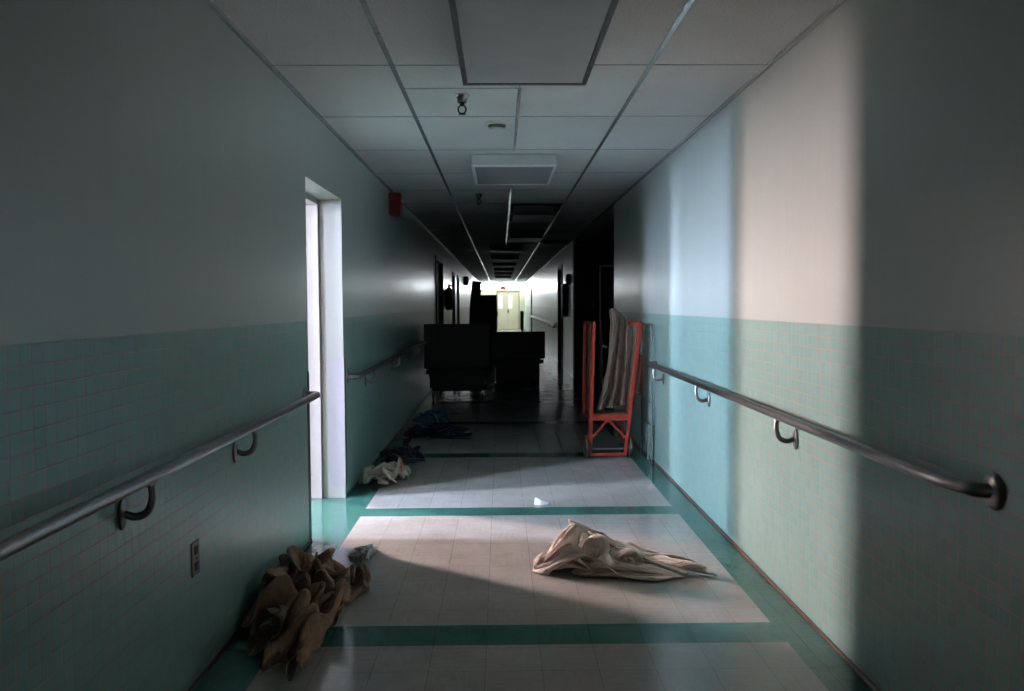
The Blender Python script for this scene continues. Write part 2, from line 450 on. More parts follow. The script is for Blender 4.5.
# corner guards on the opening
g = thing('corner_guard', 'dark steel corner guard on the near edge of the left doorway', 'corner guard', (XL, NJ, 0), 'corner guards on the left doorway')
MB().box((XL, NJ-.050, .01), (XL+.003, NJ, 1.06)).build('guard_face', M_dguard, g)
MB().box((XL-.10, NJ, .01), (XL+.003, NJ+.004, 1.06)).build('guard_return', M_guard, g)
g = thing('corner_guard', 'pale lilac corner guard on the far jamb of the left doorway', 'corner guard', (XL, FJ, 0), 'corner guards on the left doorway')
MB().box((XL, FJ, .09), (XL+.004, FJ+.055, 1.065)).build('guard_face', M_dguard, g)
MB().box((XL-.115, FJ-.005, .09), (XL+.004, FJ, 1.065), .001).build('guard_return', M_guard, g, label='pale lilac face')

# dark doors filling the openings further along
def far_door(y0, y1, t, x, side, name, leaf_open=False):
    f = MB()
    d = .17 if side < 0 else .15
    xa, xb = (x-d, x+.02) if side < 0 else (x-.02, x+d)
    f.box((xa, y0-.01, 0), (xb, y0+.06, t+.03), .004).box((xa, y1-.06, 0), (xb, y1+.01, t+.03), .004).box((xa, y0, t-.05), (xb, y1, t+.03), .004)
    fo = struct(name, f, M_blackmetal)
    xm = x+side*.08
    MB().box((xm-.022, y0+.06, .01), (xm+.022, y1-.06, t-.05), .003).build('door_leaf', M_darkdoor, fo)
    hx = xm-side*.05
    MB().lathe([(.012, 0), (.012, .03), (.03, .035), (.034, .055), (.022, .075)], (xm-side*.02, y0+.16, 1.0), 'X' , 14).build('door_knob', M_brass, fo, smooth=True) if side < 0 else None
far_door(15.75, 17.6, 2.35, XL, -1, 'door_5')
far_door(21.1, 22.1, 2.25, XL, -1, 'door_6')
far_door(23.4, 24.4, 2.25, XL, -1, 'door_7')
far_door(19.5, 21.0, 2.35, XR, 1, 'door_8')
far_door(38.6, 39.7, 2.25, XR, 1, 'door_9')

# ---------------------------------------------------------------- the far end
e = MB()
e.box((XL-.17, YE, 0), (-.235, YE+.15, 3.35)).box((1.09, YE, 0), (XR+.15, YE+.15, 3.35)).box((-.235, YE, 2.22), (1.09, YE+.15, 2.36)).box((-.235, YE, 2.72), (1.09, YE+.15, 3.35))
e.box((XL-.17, YE, 2.36), (-1.15, YE+.15, 2.72))
struct('wall_end', MB().box((XL-.17, YE, 0), (-.235, YE+.15, 2.36)).box((1.09, YE, 0), (XR+.15, YE+.15, 2.36)).box((-.235, YE, 2.21), (1.09, YE+.15, 2.36)).box((XL-.17, YE, 2.705), (XR+.15, YE+.15, 3.35)), M_end)
f = MB(); f.box((XL, YE+.01, 2.36), (XR, YE+.08, 2.385)).box((XL, YE+.01, 2.68), (XR, YE+.08, 2.705)).box((.10, YE+.01, 2.36), (.13, YE+.08, 2.705))
fo = struct('window_5', f, M_frame)
MB().box((XL, YE+.05, 2.38), (XR, YE+.06, 2.69)).build('window_pane', E_end, fo)
for i, (a, b_) in enumerate(((-.215, .425), (.43, 1.07))):
    c = (-.01 if i == 0 else .55); w_ = .20
    d = MB(); ya, yb = YE+.03, YE+.075
    d.box((a, ya, .01), (b_, yb, 1.25)).box((a, ya, 2.02), (b_, yb, 2.19)).box((a, ya, 1.25), (c-w_/2, yb, 2.02)).box((c+w_/2, ya, 1.25), (b_, yb, 2.02))
    do = struct('door_%d' % (2+i), d, M_endoor)
    MB().box((c-w_/2, ya+.02, 1.25), (c+w_/2, ya+.03, 2.02)).build('vision_panel', E_vis, do)
    MB().box((.425-.04 if i == 0 else .43+.01, ya-.05, .98), (.425-.01 if i == 0 else .43+.04, ya, 1.15), .004).build('door_handle', M_brass, do)
struct('trim_6', MB().box((-.235, YE-.01, 2.19), (1.09, YE+.08, 2.235)).box((-.235, YE-.01, 0), (-.205, YE+.08, 2.2)).box((1.06, YE-.01, 0), (1.09, YE+.08, 2.2)), M_brass)
# tall side windows in the last bay, left side
for i, (a, b_) in enumerate(((45.2, 46.6), (47.6, 49.0))):
    f = MB(); x = XL
    f.box((x, a, 1.0), (x+.03, a+.05, 2.5)).box((x, b_-.05, 1.0), (x+.03, b_, 2.5)).box((x, a, 1.0), (x+.03, b_, 1.05)).box((x, a, 2.45), (x+.03, b_, 2.5)).box((x, a, 1.7), (x+.03, b_, 1.74))
    fo = struct('window_%d' % (6+i), f, M_frame)
    MB().box((x+.005, a+.04, 1.04), (x+.012, b_-.04, 2.46)).build('window_pane', E_side, fo)

# ---------------------------------------------------------------- ceiling fittings
def light_box(x0, x1, y0, y1, drop, label, detail=True):
    z0 = H-drop
    t = thing('ceiling_light', label, 'ceiling light', ((x0+x1)/2, (y0+y1)/2, H-.006), 'fluorescent boxes along the ceiling')
    b = MB(); th = .012
    b.box((x0, y0, z0), (x0+th, y1, H-.006)).box((x1-th, y0, z0), (x1, y1, H-.006)).box((x0+th, y0, z0), (x1-th, y0+th, H-.006)).box((x0+th, y1-th, z0), (x1-th, y1, H-.006)).box((x0+th, y0+th, H-.02), (x1-th, y1-th, H-.008))
    b.build('housing', M_fix if y0 < 10 else M_fixshade, t)
    r = MB(); rw = .022
    r.box((x0-.004, y0-.004, z0-.008), (x0+rw, y1+.004, z0+.006), .002).box((x1-rw, y0-.004, z0-.008), (x1+.004, y1+.004, z0+.006), .002)
    r.box((x0+rw, y0-.004, z0-.008), (x1-rw, y0+rw, z0+.006), .002).box((x0+rw, y1-rw, z0-.008), (x1-rw, y1+.004, z0+.006), .002)
    r.build('lens_frame', M_rim if 5 < y0 < 10 else (M_wire if y0 < 5 else M_fixshade), t)
    MB().box((x0+rw, y0+rw, z0-.002), (x1-rw, y1-rw, z0+.004)).build('diffuser', M_lens if y0 < 5 else M_lens2 if y0 < 10 else M_fixshade, t, label='grey frosted panel')
    return t
light_box(-.186, .447, 3.20, 4.505, .10, 'large unlit ceiling light box nearest the viewer, grey panel')
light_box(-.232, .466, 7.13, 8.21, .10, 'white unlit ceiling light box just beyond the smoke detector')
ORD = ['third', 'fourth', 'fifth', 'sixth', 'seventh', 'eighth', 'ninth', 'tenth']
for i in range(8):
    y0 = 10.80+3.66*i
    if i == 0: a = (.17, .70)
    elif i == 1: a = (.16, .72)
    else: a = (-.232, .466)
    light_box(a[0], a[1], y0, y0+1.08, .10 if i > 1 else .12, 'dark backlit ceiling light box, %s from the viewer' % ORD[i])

def sprinkler(x, y, label):
    t = thing('fire_sprinkler', label, 'sprinkler', (x, y, H), 'sprinkler heads on the ceiling')
    MB().lathe([(.042, 0), (.044, -.004), (.036, -.010), (.030, -.022), (.028, -.045), (.018, -.050)], (x, y, H), n=24).build('escutcheon', M_brass, t, smooth=True)
    MB().lathe([(.014, -.045), (.014, -.062), (.010, -.066)], (x, y, H), n=12).build('stem', M_black, t, smooth=True)
    MB().tube(smooth_path([(x-.006, y, H-.060), (x-.024, y, H-.074), (x-.022, y, H-.100), (x, y, H-.112), (x+.022, y, H-.100), (x+.024, y, H-.074), (x+.006, y, H-.060)], .012), .0045, 8).build('yoke', M_blackmetal, t, smooth=True)
    MB().lathe([(.004, -.108), (.022, -.112), (.022, -.115), (.004, -.118)], (x, y, H), n=16).build('deflector', M_blackmetal, t, smooth=True)
sprinkler(-.223, 5.152, 'chrome fire sprinkler head left of the smoke detector')
sprinkler(-.238, 9.714, 'dark fire sprinkler head just beyond the white light box')
t = thing('smoke_detector', 'small white round smoke detector between two light boxes', 'smoke detector', (-.019, 5.95, H))
MB().lathe([(.085, 0), (.085, -.006), (.078, -.012), (.070, -.014)], (-.019, 5.95, H), n=32).build('base_plate', M_offwhite, t, smooth=True)
MB().lathe([(.062, -.010), (.060, -.030), (.048, -.034)], (-.019, 5.95, H), n=32).build('sensor_ring', M_wire, t, smooth=True)
MB().lathe([(.050, -.030), (.046, -.044), (.028, -.052), (.006, -.054)], (-.019, 5.95, H), n=32).build('cap', M_offwhite, t, smooth=True)
# short pull cord hooked under the ceiling
t = MB().tube([(.125, 9.0, H-.004), (.127, 9.0, H-.03), (.118, 9.0, H-.05), (.124, 9.0, H-.075), (.13, 9.0, H-.09)], .005, 8).build('ceiling_hook', M_tbar2, smooth=True)
tag(t, 'small pale metal hook hanging behind the white light box', 'hook')

# red fire alarm on the left wall
t = thing('fire_alarm', 'red fire alarm box high on the left wall', 'fire alarm', (XL, 9.33, 2.43))
MB().box((XL, 9.23, 2.435), (XL+.125, 9.45, 2.67), .006).build('housing', M_alarm, t)
MB().box((XL+.005, 9.215, 2.60), (XL+.05, 9.24, 2.65), .003).build('side_tab', M_alarm, t)
MB().lathe([(.03, 0), (.03, .01), (.022, .03), (.008, .036)], (XL+.125, 9.38, 2.60), 'X', 16).build('strobe', M_offwhite, t, smooth=True, label='small pale strobe lens')

# exit sign at the far end
t = thing('exit_sign', 'glowing red exit sign at the far end of the corridor', 'exit sign', (.13, 46.0, 2.45))
MB().box((-.04, 46.0, 2.28), (.30, 46.05, 2.47), .006).build('housing', M_alarm, t)
MB().box((.12, 46.01, 2.47), (.14, 46.03, H-.006)).build('hanger', M_blackmetal, t)
sx0, sz0, lh, lw, st = -.012, 2.315, .12, .058, .016
L = MB(); fy0, fy1 = 45.994, 46.0
def seg(x0, z0, x1, z1):
    d = Vector((x1-x0, 0, z1-z0)); ln = d.length; a = math.atan2(z1-z0, x1-x0)
    cx, cz = (x0+x1)/2, (z0+z1)/2
    L.box((cx-ln/2, fy0, cz-st/2), (cx+ln/2, fy1, cz+st/2), rot=Matrix.Rotation(-a, 3, 'Y'))
x = sx0
for z in (0, .5, 1): seg(x, sz0+z*lh, x+lw, sz0+z*lh)
seg(x+st/2, sz0, x+st/2, sz0+lh)
x += .078; seg(x, sz0, x+lw, sz0+lh); seg(x, sz0+lh, x+lw, sz0)
x += .078; seg(x+lw/2, sz0, x+lw/2, sz0+lh)
x += .068; seg(x, sz0+lh, x+lw+.01, sz0+lh); seg(x+lw/2+.005, sz0, x+lw/2+.005, sz0+lh)
L.build('lettering', E_exit, t)

# ---------------------------------------------------------------- handrails
def handrail(x, side, y0, y1, z, brackets, label, wrap0, wrap1, r=.021, flange=(), gripend=None):
    """side = +1 for the right wall (rail stands off towards -x)"""
    o = -side*.080
    t = thing('handrail', label, 'handrail', (x, (y0+y1)/2, z), 'wall handrails')
    pts = []
    if wrap0: pts += [(x, y0, z), (x+o, y0, z)] if wrap0 == 1 else [(x, y0, z), (x+o*.6, y0+.02, z), (x+o, y0+.16, z)]
    else: pts += [(x+o, y0, z)]
    pts += [(x+o, y1, z)]
    if wrap1: pts += [(x, y1, z)]
    if wrap1 and not wrap0: pts = pts
    MB().tube(smooth_path(pts, .07 if wrap0 != 2 else .10, 8), r, 16).build('rail', M_steel, t, smooth=True)
    for yy in flange:
        m = MB().lathe([(.052, 0), (.055, -side*.004), (.050, -side*.010), (.030, -side*.016)], (x, yy, z), 'X', 24)
        m.build('wall_flange', M_steel, t, smooth=True)
    for by in brackets:
        zz = z-.105
        b = MB().lathe([(.018, 0), (.024, -side*.003), (.024, -side*.010), (.014, -side*.018)], (0, 0, 0), 'X', 20)
        bmesh.ops.transform(b.bm, matrix=Matrix.Translation((x, by, zz-.006)) @ Matrix.Diagonal((1, .95, 2.0, 1)), verts=b.bm.verts)
        bo = b.build('bracket_plate', M_steel, t, smooth=True)
        d = 1
        arc = [(x+o*.12, by, zz), (x+o*.55, by+.01*d, zz-.018), (x+o*.95, by+.03*d, zz-.006), (x+o*1.08, by+.045*d, zz+.035), (x+o, by+.05*d, z-.018)]
        MB().tube(smooth_path(arc, .03, 5), [.0125]*99, 10).build('bracket_arm', M_steel, bo, smooth=True)
        MB().box((x+o-.010, by+.02, z-r-.008), (x+o+.010, by+.08, z-r+.004), .003).build('saddle', M_steel, bo)
    return t
handrail(XR, 1, 2.41, 7.74, .925, (4.05, 5.75, 7.38), 'long steel handrail along the right wall ending at a round flange', 2, 1, flange=(2.41,))
handrail(XL, -1, -1.0, 5.19, .927, (.9, 2.66, 3.80), 'steel handrail on the left wall this side of the doorway', 1, 1, flange=(5.19,))
handrail(XL, -1, 6.62, 12.6, .915, (7.5, 9.3, 11.5), 'dim steel handrail on the left wall beyond the doorway', 1, 1, flange=(6.62,))
t = thing('handrail', 'pale double handrail on the far right wall beyond the dark opening', 'handrail', (XR, 29, .93), 'wall handrails')
MB().box((XR-.10, 21.3, .90), (XR-.06, 38.3, .965), .012).build('rail', M_fix, t)
MB().box((XR-.045, 21.6, .93), (XR-.015, 38.3, .985), .008).build('rail', M_fix, t)
for yy in range(22, 39, 2): MB().box((XR-.09, yy, .86), (XR, yy+.03, .905), .004).build('bracket', M_tbar2, t)

# outlet on the left wall
t = thing('power_outlet', 'brown double power outlet low on the left tiled wall', 'power outlet', (XL, 3.29, .49))
MB().box((XL, 3.250, .425), (XL+.006, 3.330, .557), .002).build('cover_plate', M_outlet, t)
for zz in (.460, .522):
    s = MB().box((XL+.005, 3.272, zz-.016), (XL+.009, 3.308, zz+.016), .003).build('socket', M_black, t)
    MB().box((XL+.0085, 3.281, zz-.006), (XL+.0095, 3.284, zz+.008)).box((XL+.0085, 3.296, zz-.006), (XL+.0095, 3.299, zz+.008)).build('slots', M_slot, s)
MB().lathe([(.004, 0), (.004, .003)], (XL+.006, 3.29, .491), 'X', 10).build('screw', M_brass, t)

# wall plate in the cross passage, box on the far right wall
t = thing('wall_switch', 'small pale switch plate on the dark passage wall', 'switch', (1.80, 16.72, 1.47))
MB().box((1.775, 16.712, 1.36), (1.835, 16.72, 1.56), .002).build('plate', M_grime, t)
MB().box((1.797, 16.70, 1.44), (1.813, 16.712, 1.48), .002).build('toggle', M_offwhite, t)
t = thing('wall_speaker', 'small dark box high on the far right wall', 'wall box', (XR, 17.6, 1.95))
MB().box((XR-.07, 17.45, 1.87), (XR, 17.75, 2.08), .01).build('housing', M_blackmetal, t)
MB().box((XR-.075, 17.49, 1.91), (XR-.068, 17.71, 2.04), .004).build('grille', M_black, t)
t = thing('fire_cabinet', 'narrow dark wall cabinet before the far right doorway', 'cabinet', (XR, 18.4, 1.2))
MB().box((XR-.09, 18.15, 1.20), (XR, 18.75, 1.90), .008).build('body', M_blackmetal, t)
MB().box((XR-.10, 18.19, 1.24), (XR-.088, 18.71, 1.86), .004).build('door', M_black, t)
t = thing('fire_extinguisher', 'dark fire extinguisher hung on the far left wall by the doors', 'fire extinguisher', (XL+.09, 18.3, 1.2))
MB().lathe([(.05, 0), (.075, .012), (.078, .05), (.078, .40), (.060, .46), (.022, .49), (.02, .53)], (XL+.09, 18.3, 1.35), n=20).build('cylinder', M_blackmetal, t, smooth=True)
MB().box((XL+.05, 18.27, 1.875), (XL+.15, 18.32, 1.90), .006).build('handle', M_brass, t)
MB().tube(smooth_path([(XL+.11, 18.3, 1.87), (XL+.19, 18.3, 1.85), (XL+.19, 18.3, 1.55)], .05), .010, 8).build('hose', M_black, t, smooth=True)
MB().box((XL, 18.26, 1.42), (XL+.02, 18.34, 1.80), .003).build('wall_bracket', M_blackmetal, t)
t = thing('wall_speaker', 'small dark box high on the far left wall', 'wall box', (XL, 28.0, 2.2))
MB().box((XL, 27.8, 2.10), (XL+.14, 28.3, 2.38), .01).build('housing', M_blackmetal, t)
MB().box((XL+.14, 27.86, 2.14), (XL+.146, 28.24, 2.34), .003).build('grille', M_black, t)

# ---------------------------------------------------------------- red upright cart
CY = 8.05
t = thing('hand_cart', 'tall red steel upright cart standing on its wheels by the right wall', 'cart', (1.02, CY, 0))
def bar(p0, p1, w_, d_, name, mat=M_red, par=t, twist=(0, 1, 0)):
    p0, p1 = Vector(p0), Vector(p1); ax = (p1-p0); ln = ax.length; ax.normalize()
    dv = Vector(twist); dv = (dv-ax*dv.dot(ax)).normalized(); wv = ax.cross(dv)
    b = bmesh.new(); bmesh.ops.create_cube(b, size=1); bmesh.ops.scale(b, vec=(w_, d_, ln), verts=b.verts)
    bmesh.ops.bevel(b, geom=b.edges[:], offset=min(w_, d_)*.18, segments=2, affect='EDGES')
    R3 = Matrix((wv, dv, ax)).transposed()
    bmesh.ops.transform(b, matrix=Matrix.Translation((p0+p1)/2) @ R3.to_4x4(), verts=b.verts)
    m = MB(); m.merge(b); return m.build(name, mat, par)
bar((.842, CY, .03), (.880, CY, 1.300), .030, .035, 'upright')
bar((1.172, CY, .03), (1.322, CY, 1.290), .030, .035, 'upright')
bar((.805, CY+.30, .39), (.828, CY+.34, 1.295), .030, .035, 'upright')
bar((1.232, CY+.26, .12), (1.352, CY+.30, .98), .022, .030, 'upright')
bar((.880, CY, 1.288), (.826, CY+.34, 1.288), .03, .03, 'top_rail', twist=(0, 0, 1))
bar((1.315, CY, 1.280), (1.225, CY+.34, 1.275), .03, .03, 'top_rail', twist=(0, 0, 1))
bar((.850, CY-.002, .388), (1.215, CY-.002, .386), .045, .03, 'crossbar', twist=(0, 1, 0))
bar((1.010, CY, .370), (.852, CY, .190), .022, .022, 'brace'); bar((1.010, CY, .370), (1.190, CY, .186), .022, .022, 'brace')
bar((.840, CY, .040), (1.178, CY, .040), .028, .030, 'bottom_bar')
bar((.845, CY, .385), (.808, CY+.32, .39), .03, .03, 'side_bar', twist=(0, 0, 1)); bar((1.210, CY, .385), (1.262, CY+.28, .39), .03, .03, 'side_bar', twist=(0, 0, 1))
MB().box((.862, CY+.02, .395), (1.215, CY+.30, .425), .004).build('shelf_board', M_deck, t, label='worn brown board')
MB().box((1.205, CY+.035, .43), (1.222, CY+.26, 1.27), .004, rot=Matrix.Rotation(.105, 3, 'Y'), pivot=Vector((1.21, CY+.15, .43))).build('side_board', M_deck, t, label='worn brown side board')
MB().box((.835, CY+.05, .43), (.848, CY+.31, 1.27), .004, rot=Matrix.Rotation(.02, 3, 'Y'), pivot=Vector((.84, CY+.15, .43))).build('side_board', M_deck, t)
bar((1.318, CY+.06, .60), (1.345, CY+.06, .98), .018, .022, 'grip', twist=(0, 1, 0)); 
bar((1.300, CY+.01, .975), (1.348, CY+.06, .975), .018, .018, 'grip_bar', twist=(0, 0, 1)); bar((1.250, CY+.01, .63), (1.322, CY+.06, .61), .018, .018, 'grip_bar', twist=(0, 0, 1))
for x, lab in ((.805, 0), (1.222, 1)):
    w_ = MB().lathe([(.060, -.016), (.082, -.018), (.088, -.010), (.088, .010), (.082, .018), (.060, .016)], (x, CY+.03, .088), 'X', 28).build('wheel', M_black, t, smooth=True)
    MB().lathe([(.020, -.024), (.050, -.020), (.058, -.017), (.058, .017), (.050, .020), (.020, .024)], (x, CY+.03, .088), 'X', 20).build('hub', M_wire, w_, smooth=True)
    arc = [(x, CY+.03+.115*math.cos(a), .088+.125*math.sin(a)) for a in [PI*(.05+.9*k/12) for k in range(13)]]
    MB().tube(arc, .008, 8).build('fender_bar', M_deck, w_, smooth=True)
MB().tube([(.80, CY+.03, .088), (1.226, CY+.03, .088)], .012, 10).build('axle', M_wire, t, smooth=True)
for x in (.862, 1.19):
    MB().lathe([(.03, -.014), (.05, -.014), (.05, .014), (.03, .014)], (x, CY+.30, .05), 'X', 20).build('caster', M_black, t, smooth=True)
    bar((x, CY+.30, .05), (x, CY+.28, .40), .02, .03, 'caster_post')

# brown blanket hanging inside the cart
def sheet(fn, nu, nv, name, mat, thick=.006, sub=1):
    bm = bmesh.new(); vs = [[bm.verts.new(fn(i/(nu-1), j/(nv-1))) for i in range(nu)] for j in range(nv)]
    uvl = bm.loops.layers.uv.new('UVMap')
    for j in range(nv-1):
        for i in range(nu-1):
            f = bm.faces.new((vs[j][i], vs[j][i+1], vs[j+1][i+1], vs[j+1][i]))
            for lp, (a, b_) in zip(f.loops, ((i, j), (i+1, j), (i+1, j+1), (i, j+1))): lp[uvl].uv = (a/(nu-1), b_/(nv-1))
            f.smooth = True
    me = bpy.data.meshes.new(name); bm.to_mesh(me); bm.free(); me.materials.append(mat)
    o = bpy.data.objects.new(name, me); C.objects.link(o)
    if sub:
        md = o.modifiers.new('sub', 'SUBSURF'); md.levels = sub; md.render_levels = sub
    md = o.modifiers.new('solid', 'SOLIDIFY'); md.thickness = thick; md.offset = 0
    return o
F_brown = fabric('brown_blanket', (.29, .18, .115), .25, (.14, .08, .05))
F_cream = fabric('cream_cotton', (.70, .61, .54), .12, (.30, .16, .11), 6)
F_wad = fabric('stained_cream_cotton', (.44, .42, .33), .12, (.26, .14, .09), 6)
F_navy = fabric('navy_cloth', (.012, .013, .022), .3)
F_dark = fabric('black_blanket', (.012, .013, .028), .3)
F_blue = fabric('pale_blue_cloth', (.10, .17, .26), .2)
F_drape = fabric('brown_grey_blanket', (.26, .185, .135), .2, (.17, .11, .08))
F_white = fabric('thin_white_cloth', (.42, .46, .44), .1)
def drape(u, v):
    # u across, v down; pinched at the top right corner, spreading down to the left
    top = Vector((1.055+.175*u, CY+.05+.12*u, 1.40-.05*u-.06*abs(u-.35)))
    bot = Vector((.895+.29*u, CY+.04+.16*u, .455+.04*u))
    p = top.lerp(bot, v)
    p.x -= .055*math.sin(PI*v)*(1-u)*-.6
    a = .022*(.35+v)
    p.y += a*math.sin(u*17+1.3*v)+.008*math.sin(u*31+4*v)
    p.x += .012*math.sin(u*13+v*2)*v
    if v < .10:
        s = (.10-v)/.10; p.z += .045*math.sin(min(1, s)*PI*.5)*(1-.8*abs(u-.45)); p.y += .07*s*s; p.x -= .02*s
    n = noise.noise_vector(Vector((u*3, v*4, 2.0))); p += Vector(n)*.014
    if v > .93: p.z = max(p.z, .435); p.y -= .03*(v-.93)/.07
    return p
d = sheet(drape, 34, 46, 'blanket', F_drape)
tag(d, 'brown-grey blanket draped inside the red cart', 'blanket')
# thin grey pole with a tag, in the cart
t2 = thing('metal_pole', 'thin grey pole leaning inside the red cart', 'pole', (.982, CY+.22, .43))
MB().tube([(.985, CY+.20, .435), (.975, CY+.24, 1.32)], .006, 8).build('pole', M_wire, t2, smooth=True)
MB().box((.985, CY+.20, 1.045), (1.03, CY+.215, 1.065), .003, rot=Matrix.Rotation(.35, 3, 'Y')).build('clip', M_paper, t2, label='white clip')

# thin wire frame against the right wall
FY = 7.80
t = thing('wire_frame', 'thin grey tubular frame standing between the red cart and wall', 'frame', (1.34, FY, 0))
loop = smooth_path([(1.392, FY+.62, .012), (1.392, FY+.62, 1.275), (1.385, FY, 1.275), (1.385, FY, .012)], .07, 8)
MB().tube(loop, .009, 10).build('hoop', M_wire, t, smooth=True)
for z in (.55, .34, .14): MB().tube([(1.392, FY+.62, z), (1.385, FY, z)], .006, 8).build('cross_wire', M_wire, t, smooth=True)
MB().box((1.352, FY+.02, .03), (1.358, FY+.09, .34), .002).build('side_plate', M_tbar2, t)
MB().lathe([(.016, 0), (.016, .03), (.010, .034)], (1.385, FY, 0), n=12).build('foot', M_black, t, smooth=True)
MB().lathe([(.016, 0), (.016, .03), (.010, .034)], (1.392, FY+.62, 0), n=12).build('foot', M_black, t, smooth=True)

# ---------------------------------------------------------------- hospital beds
def bed(x0, x1, y0, ylen, hb, fb, mat, label, mz=.62, block_z0=.2):
    """board facing the viewer spans hb=(z0,z1); fb is the far board"""
    t = thing('hospital_bed', label, 'bed', ((x0+x1)/2, y0+ylen/2, 0), 'abandoned hospital beds')
    b = MB().box((x0, y0, hb[0]), (x1, y0+.04, hb[1]), .015, seg=3)
    hbo = b.build('end_board', mat, t)
    MB().box((x0+.03, y0-.006, hb[0]-.085), (x1-.03, y0+.05, hb[0]-.02), .006).build('bumper', M_blackmetal, hbo)
    MB().box((x0+.02, y0+ylen-.04, fb[0]), (x1-.02, y0+ylen, fb[1]), .015, seg=3).build('end_board', mat, t)
    f = MB()
    f.box((x0+.07, y0+.04, .36), (x0+.11, y0+ylen-.04, .42), .005).box((x1-.11, y0+.04, .36), (x1-.07, y0+ylen-.04, .42), .005)
    for yy in (.1, .6, 1.2, ylen-.15): f.box((x0+.09, y0+yy, .37), (x1-.09, y0+yy+.04, .41), .004)
    f.build('bed_frame', M_blackmetal, t)
    MB().box((x0+.06, y0+.06, .43), (x1-.06, y0+ylen-.06, mz), .04, seg=3).build('mattress', M_mattress, t)
    u = MB()
    u.box((x0+.10, y0+.22, .14), (x1-.10, y0+.26, .18), .004).box((x0+.10, y0+ylen-.3, .14), (x1-.10, y0+ylen-.26, .18), .004)
    u.box((x0+.12, y0+.24, .14), (x0+.16, y0+ylen-.28, .18), .004).box((x1-.16, y0+.24, .14), (x1-.12, y0+ylen-.28, .18), .004)
    u.build('base_frame', M_blackmetal, t)
    MB().box((x0+.14, y0+.40, .17), (x1-.14, y0+ylen-.5, .36), .02).build('motor_housing', M_black, t)
    MB().box((x0+.08, y0+.05, block_z0), (x1-.10, y0+.075, .44), .008).build('glare_block_panel', mat, t)  # added board that blocks far-end glare and keeps the underside dark
    for sx in (x0+.22, x1-.22):
        for ly in (y0+.30, y0+ylen-.4): MB().box((sx-.02, ly, .16), (sx+.02, ly+.04, .40), .004).build('lift_arm', M_blackmetal, t)
    MB().tube([((x0+x1)/2+.1, y0-.02, .30), ((x0+x1)/2+.1, y0+.3, .30)], .010, 8).tube([((x0+x1)/2+.1, y0-.02, .30), ((x0+x1)/2+.16, y0-.02, .27)], .008, 8).build('crank', M_brass, t, smooth=True)
    for cx in (x0+.12, x1-.12):
        for cy in (y0+.24, y0+ylen-.28):
            c = MB().box((cx-.02, cy-.02, .10), (cx+.02, cy+.02, .15), .004).box((cx-.026, cy-.03, .05), (cx-.018, cy+.03, .11)).box((cx+.018, cy-.03, .05), (cx+.026, cy+.03, .11)).build('caster', M_brass, t)
            MB().lathe([(.03, -.014), (.055, -.014), (.060, -.008), (.060, .008), (.055, .014), (.03, .014)], (cx, cy, .060), 'X', 20).build('wheel', M_black, c, smooth=True)
    return t
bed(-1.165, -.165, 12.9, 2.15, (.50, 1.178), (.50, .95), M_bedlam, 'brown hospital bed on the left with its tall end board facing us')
bed(-.185, .815, 15.8, 2.15, (.46, .965), (.50, .85), M_bedlam2, 'dark hospital bed standing further back on the right', block_z0=0.0)

# tall cabinet, leaning slab, post far down the corridor
t = thing('storage_cabinet', 'tall black cabinet standing behind the brown bed', 'cabinet', (-.34, 22.2, 0))
MB().box((-.585, 22.0, .06), (-.10, 22.5, 1.712), .008).build('body', M_blackmetal, t)
MB().box((-.575, 21.985, .10), (-.345, 22.0, 1.69), .003).build('door', M_darkdoor, t); MB().box((-.338, 21.985, .10), (-.11, 22.0, 1.69), .003).build('door', M_darkdoor, t)
MB().box((-.10, 22.1, 1.16), (-.075, 22.2, 1.30), .003).build('latch', M_blackmetal, t)
MB().box((-.56, 22.03, 0), (-.125, 22.47, .06)).build('plinth', M_black, t)
t = MB()
bm = t.bm
prof = [(-.755, 0.0), (-.745, .88), (-.735, 1.35), (-.700, 1.72), (-.672, 2.03), (-.440, 2.00), (-.462, 1.75), (-.510, 1.35), (-.530, .88), (-.54, 0)]
va = [bm.verts.new((x, 20.0+.06*z, z)) for x, z in prof]; vb = [bm.verts.new((x, 20.08+.06*z, z)) for x, z in prof]
bm.faces.new(va); bm.faces.new(vb[::-1])
for i in range(len(prof)): j = (i+1) % len(prof); bm.faces.new((va[i], vb[i], vb[j], va[j]))
bmesh.ops.bevel(bm, geom=bm.edges[:], offset=.008, segments=1, affect='EDGES')
o = t.build('folded_mattress', M_darkdoor)
tag(o, 'dark bent slab like a mattress propped on end left of the cabinet', 'mattress')
t = thing('waste_stand', 'slim black stand far along the corridor by the right handrail', 'stand', (.94, 38, 0))
MB().lathe([(.10, 0), (.12, .02), (.05, .05), (.045, .35)], (.94, 38, 0), n=20).build('base', M_black, t, smooth=True)
MB().box((.86, 37.94, .34), (1.02, 38.08, 1.17), .02, seg=3).build('column', M_black, t)

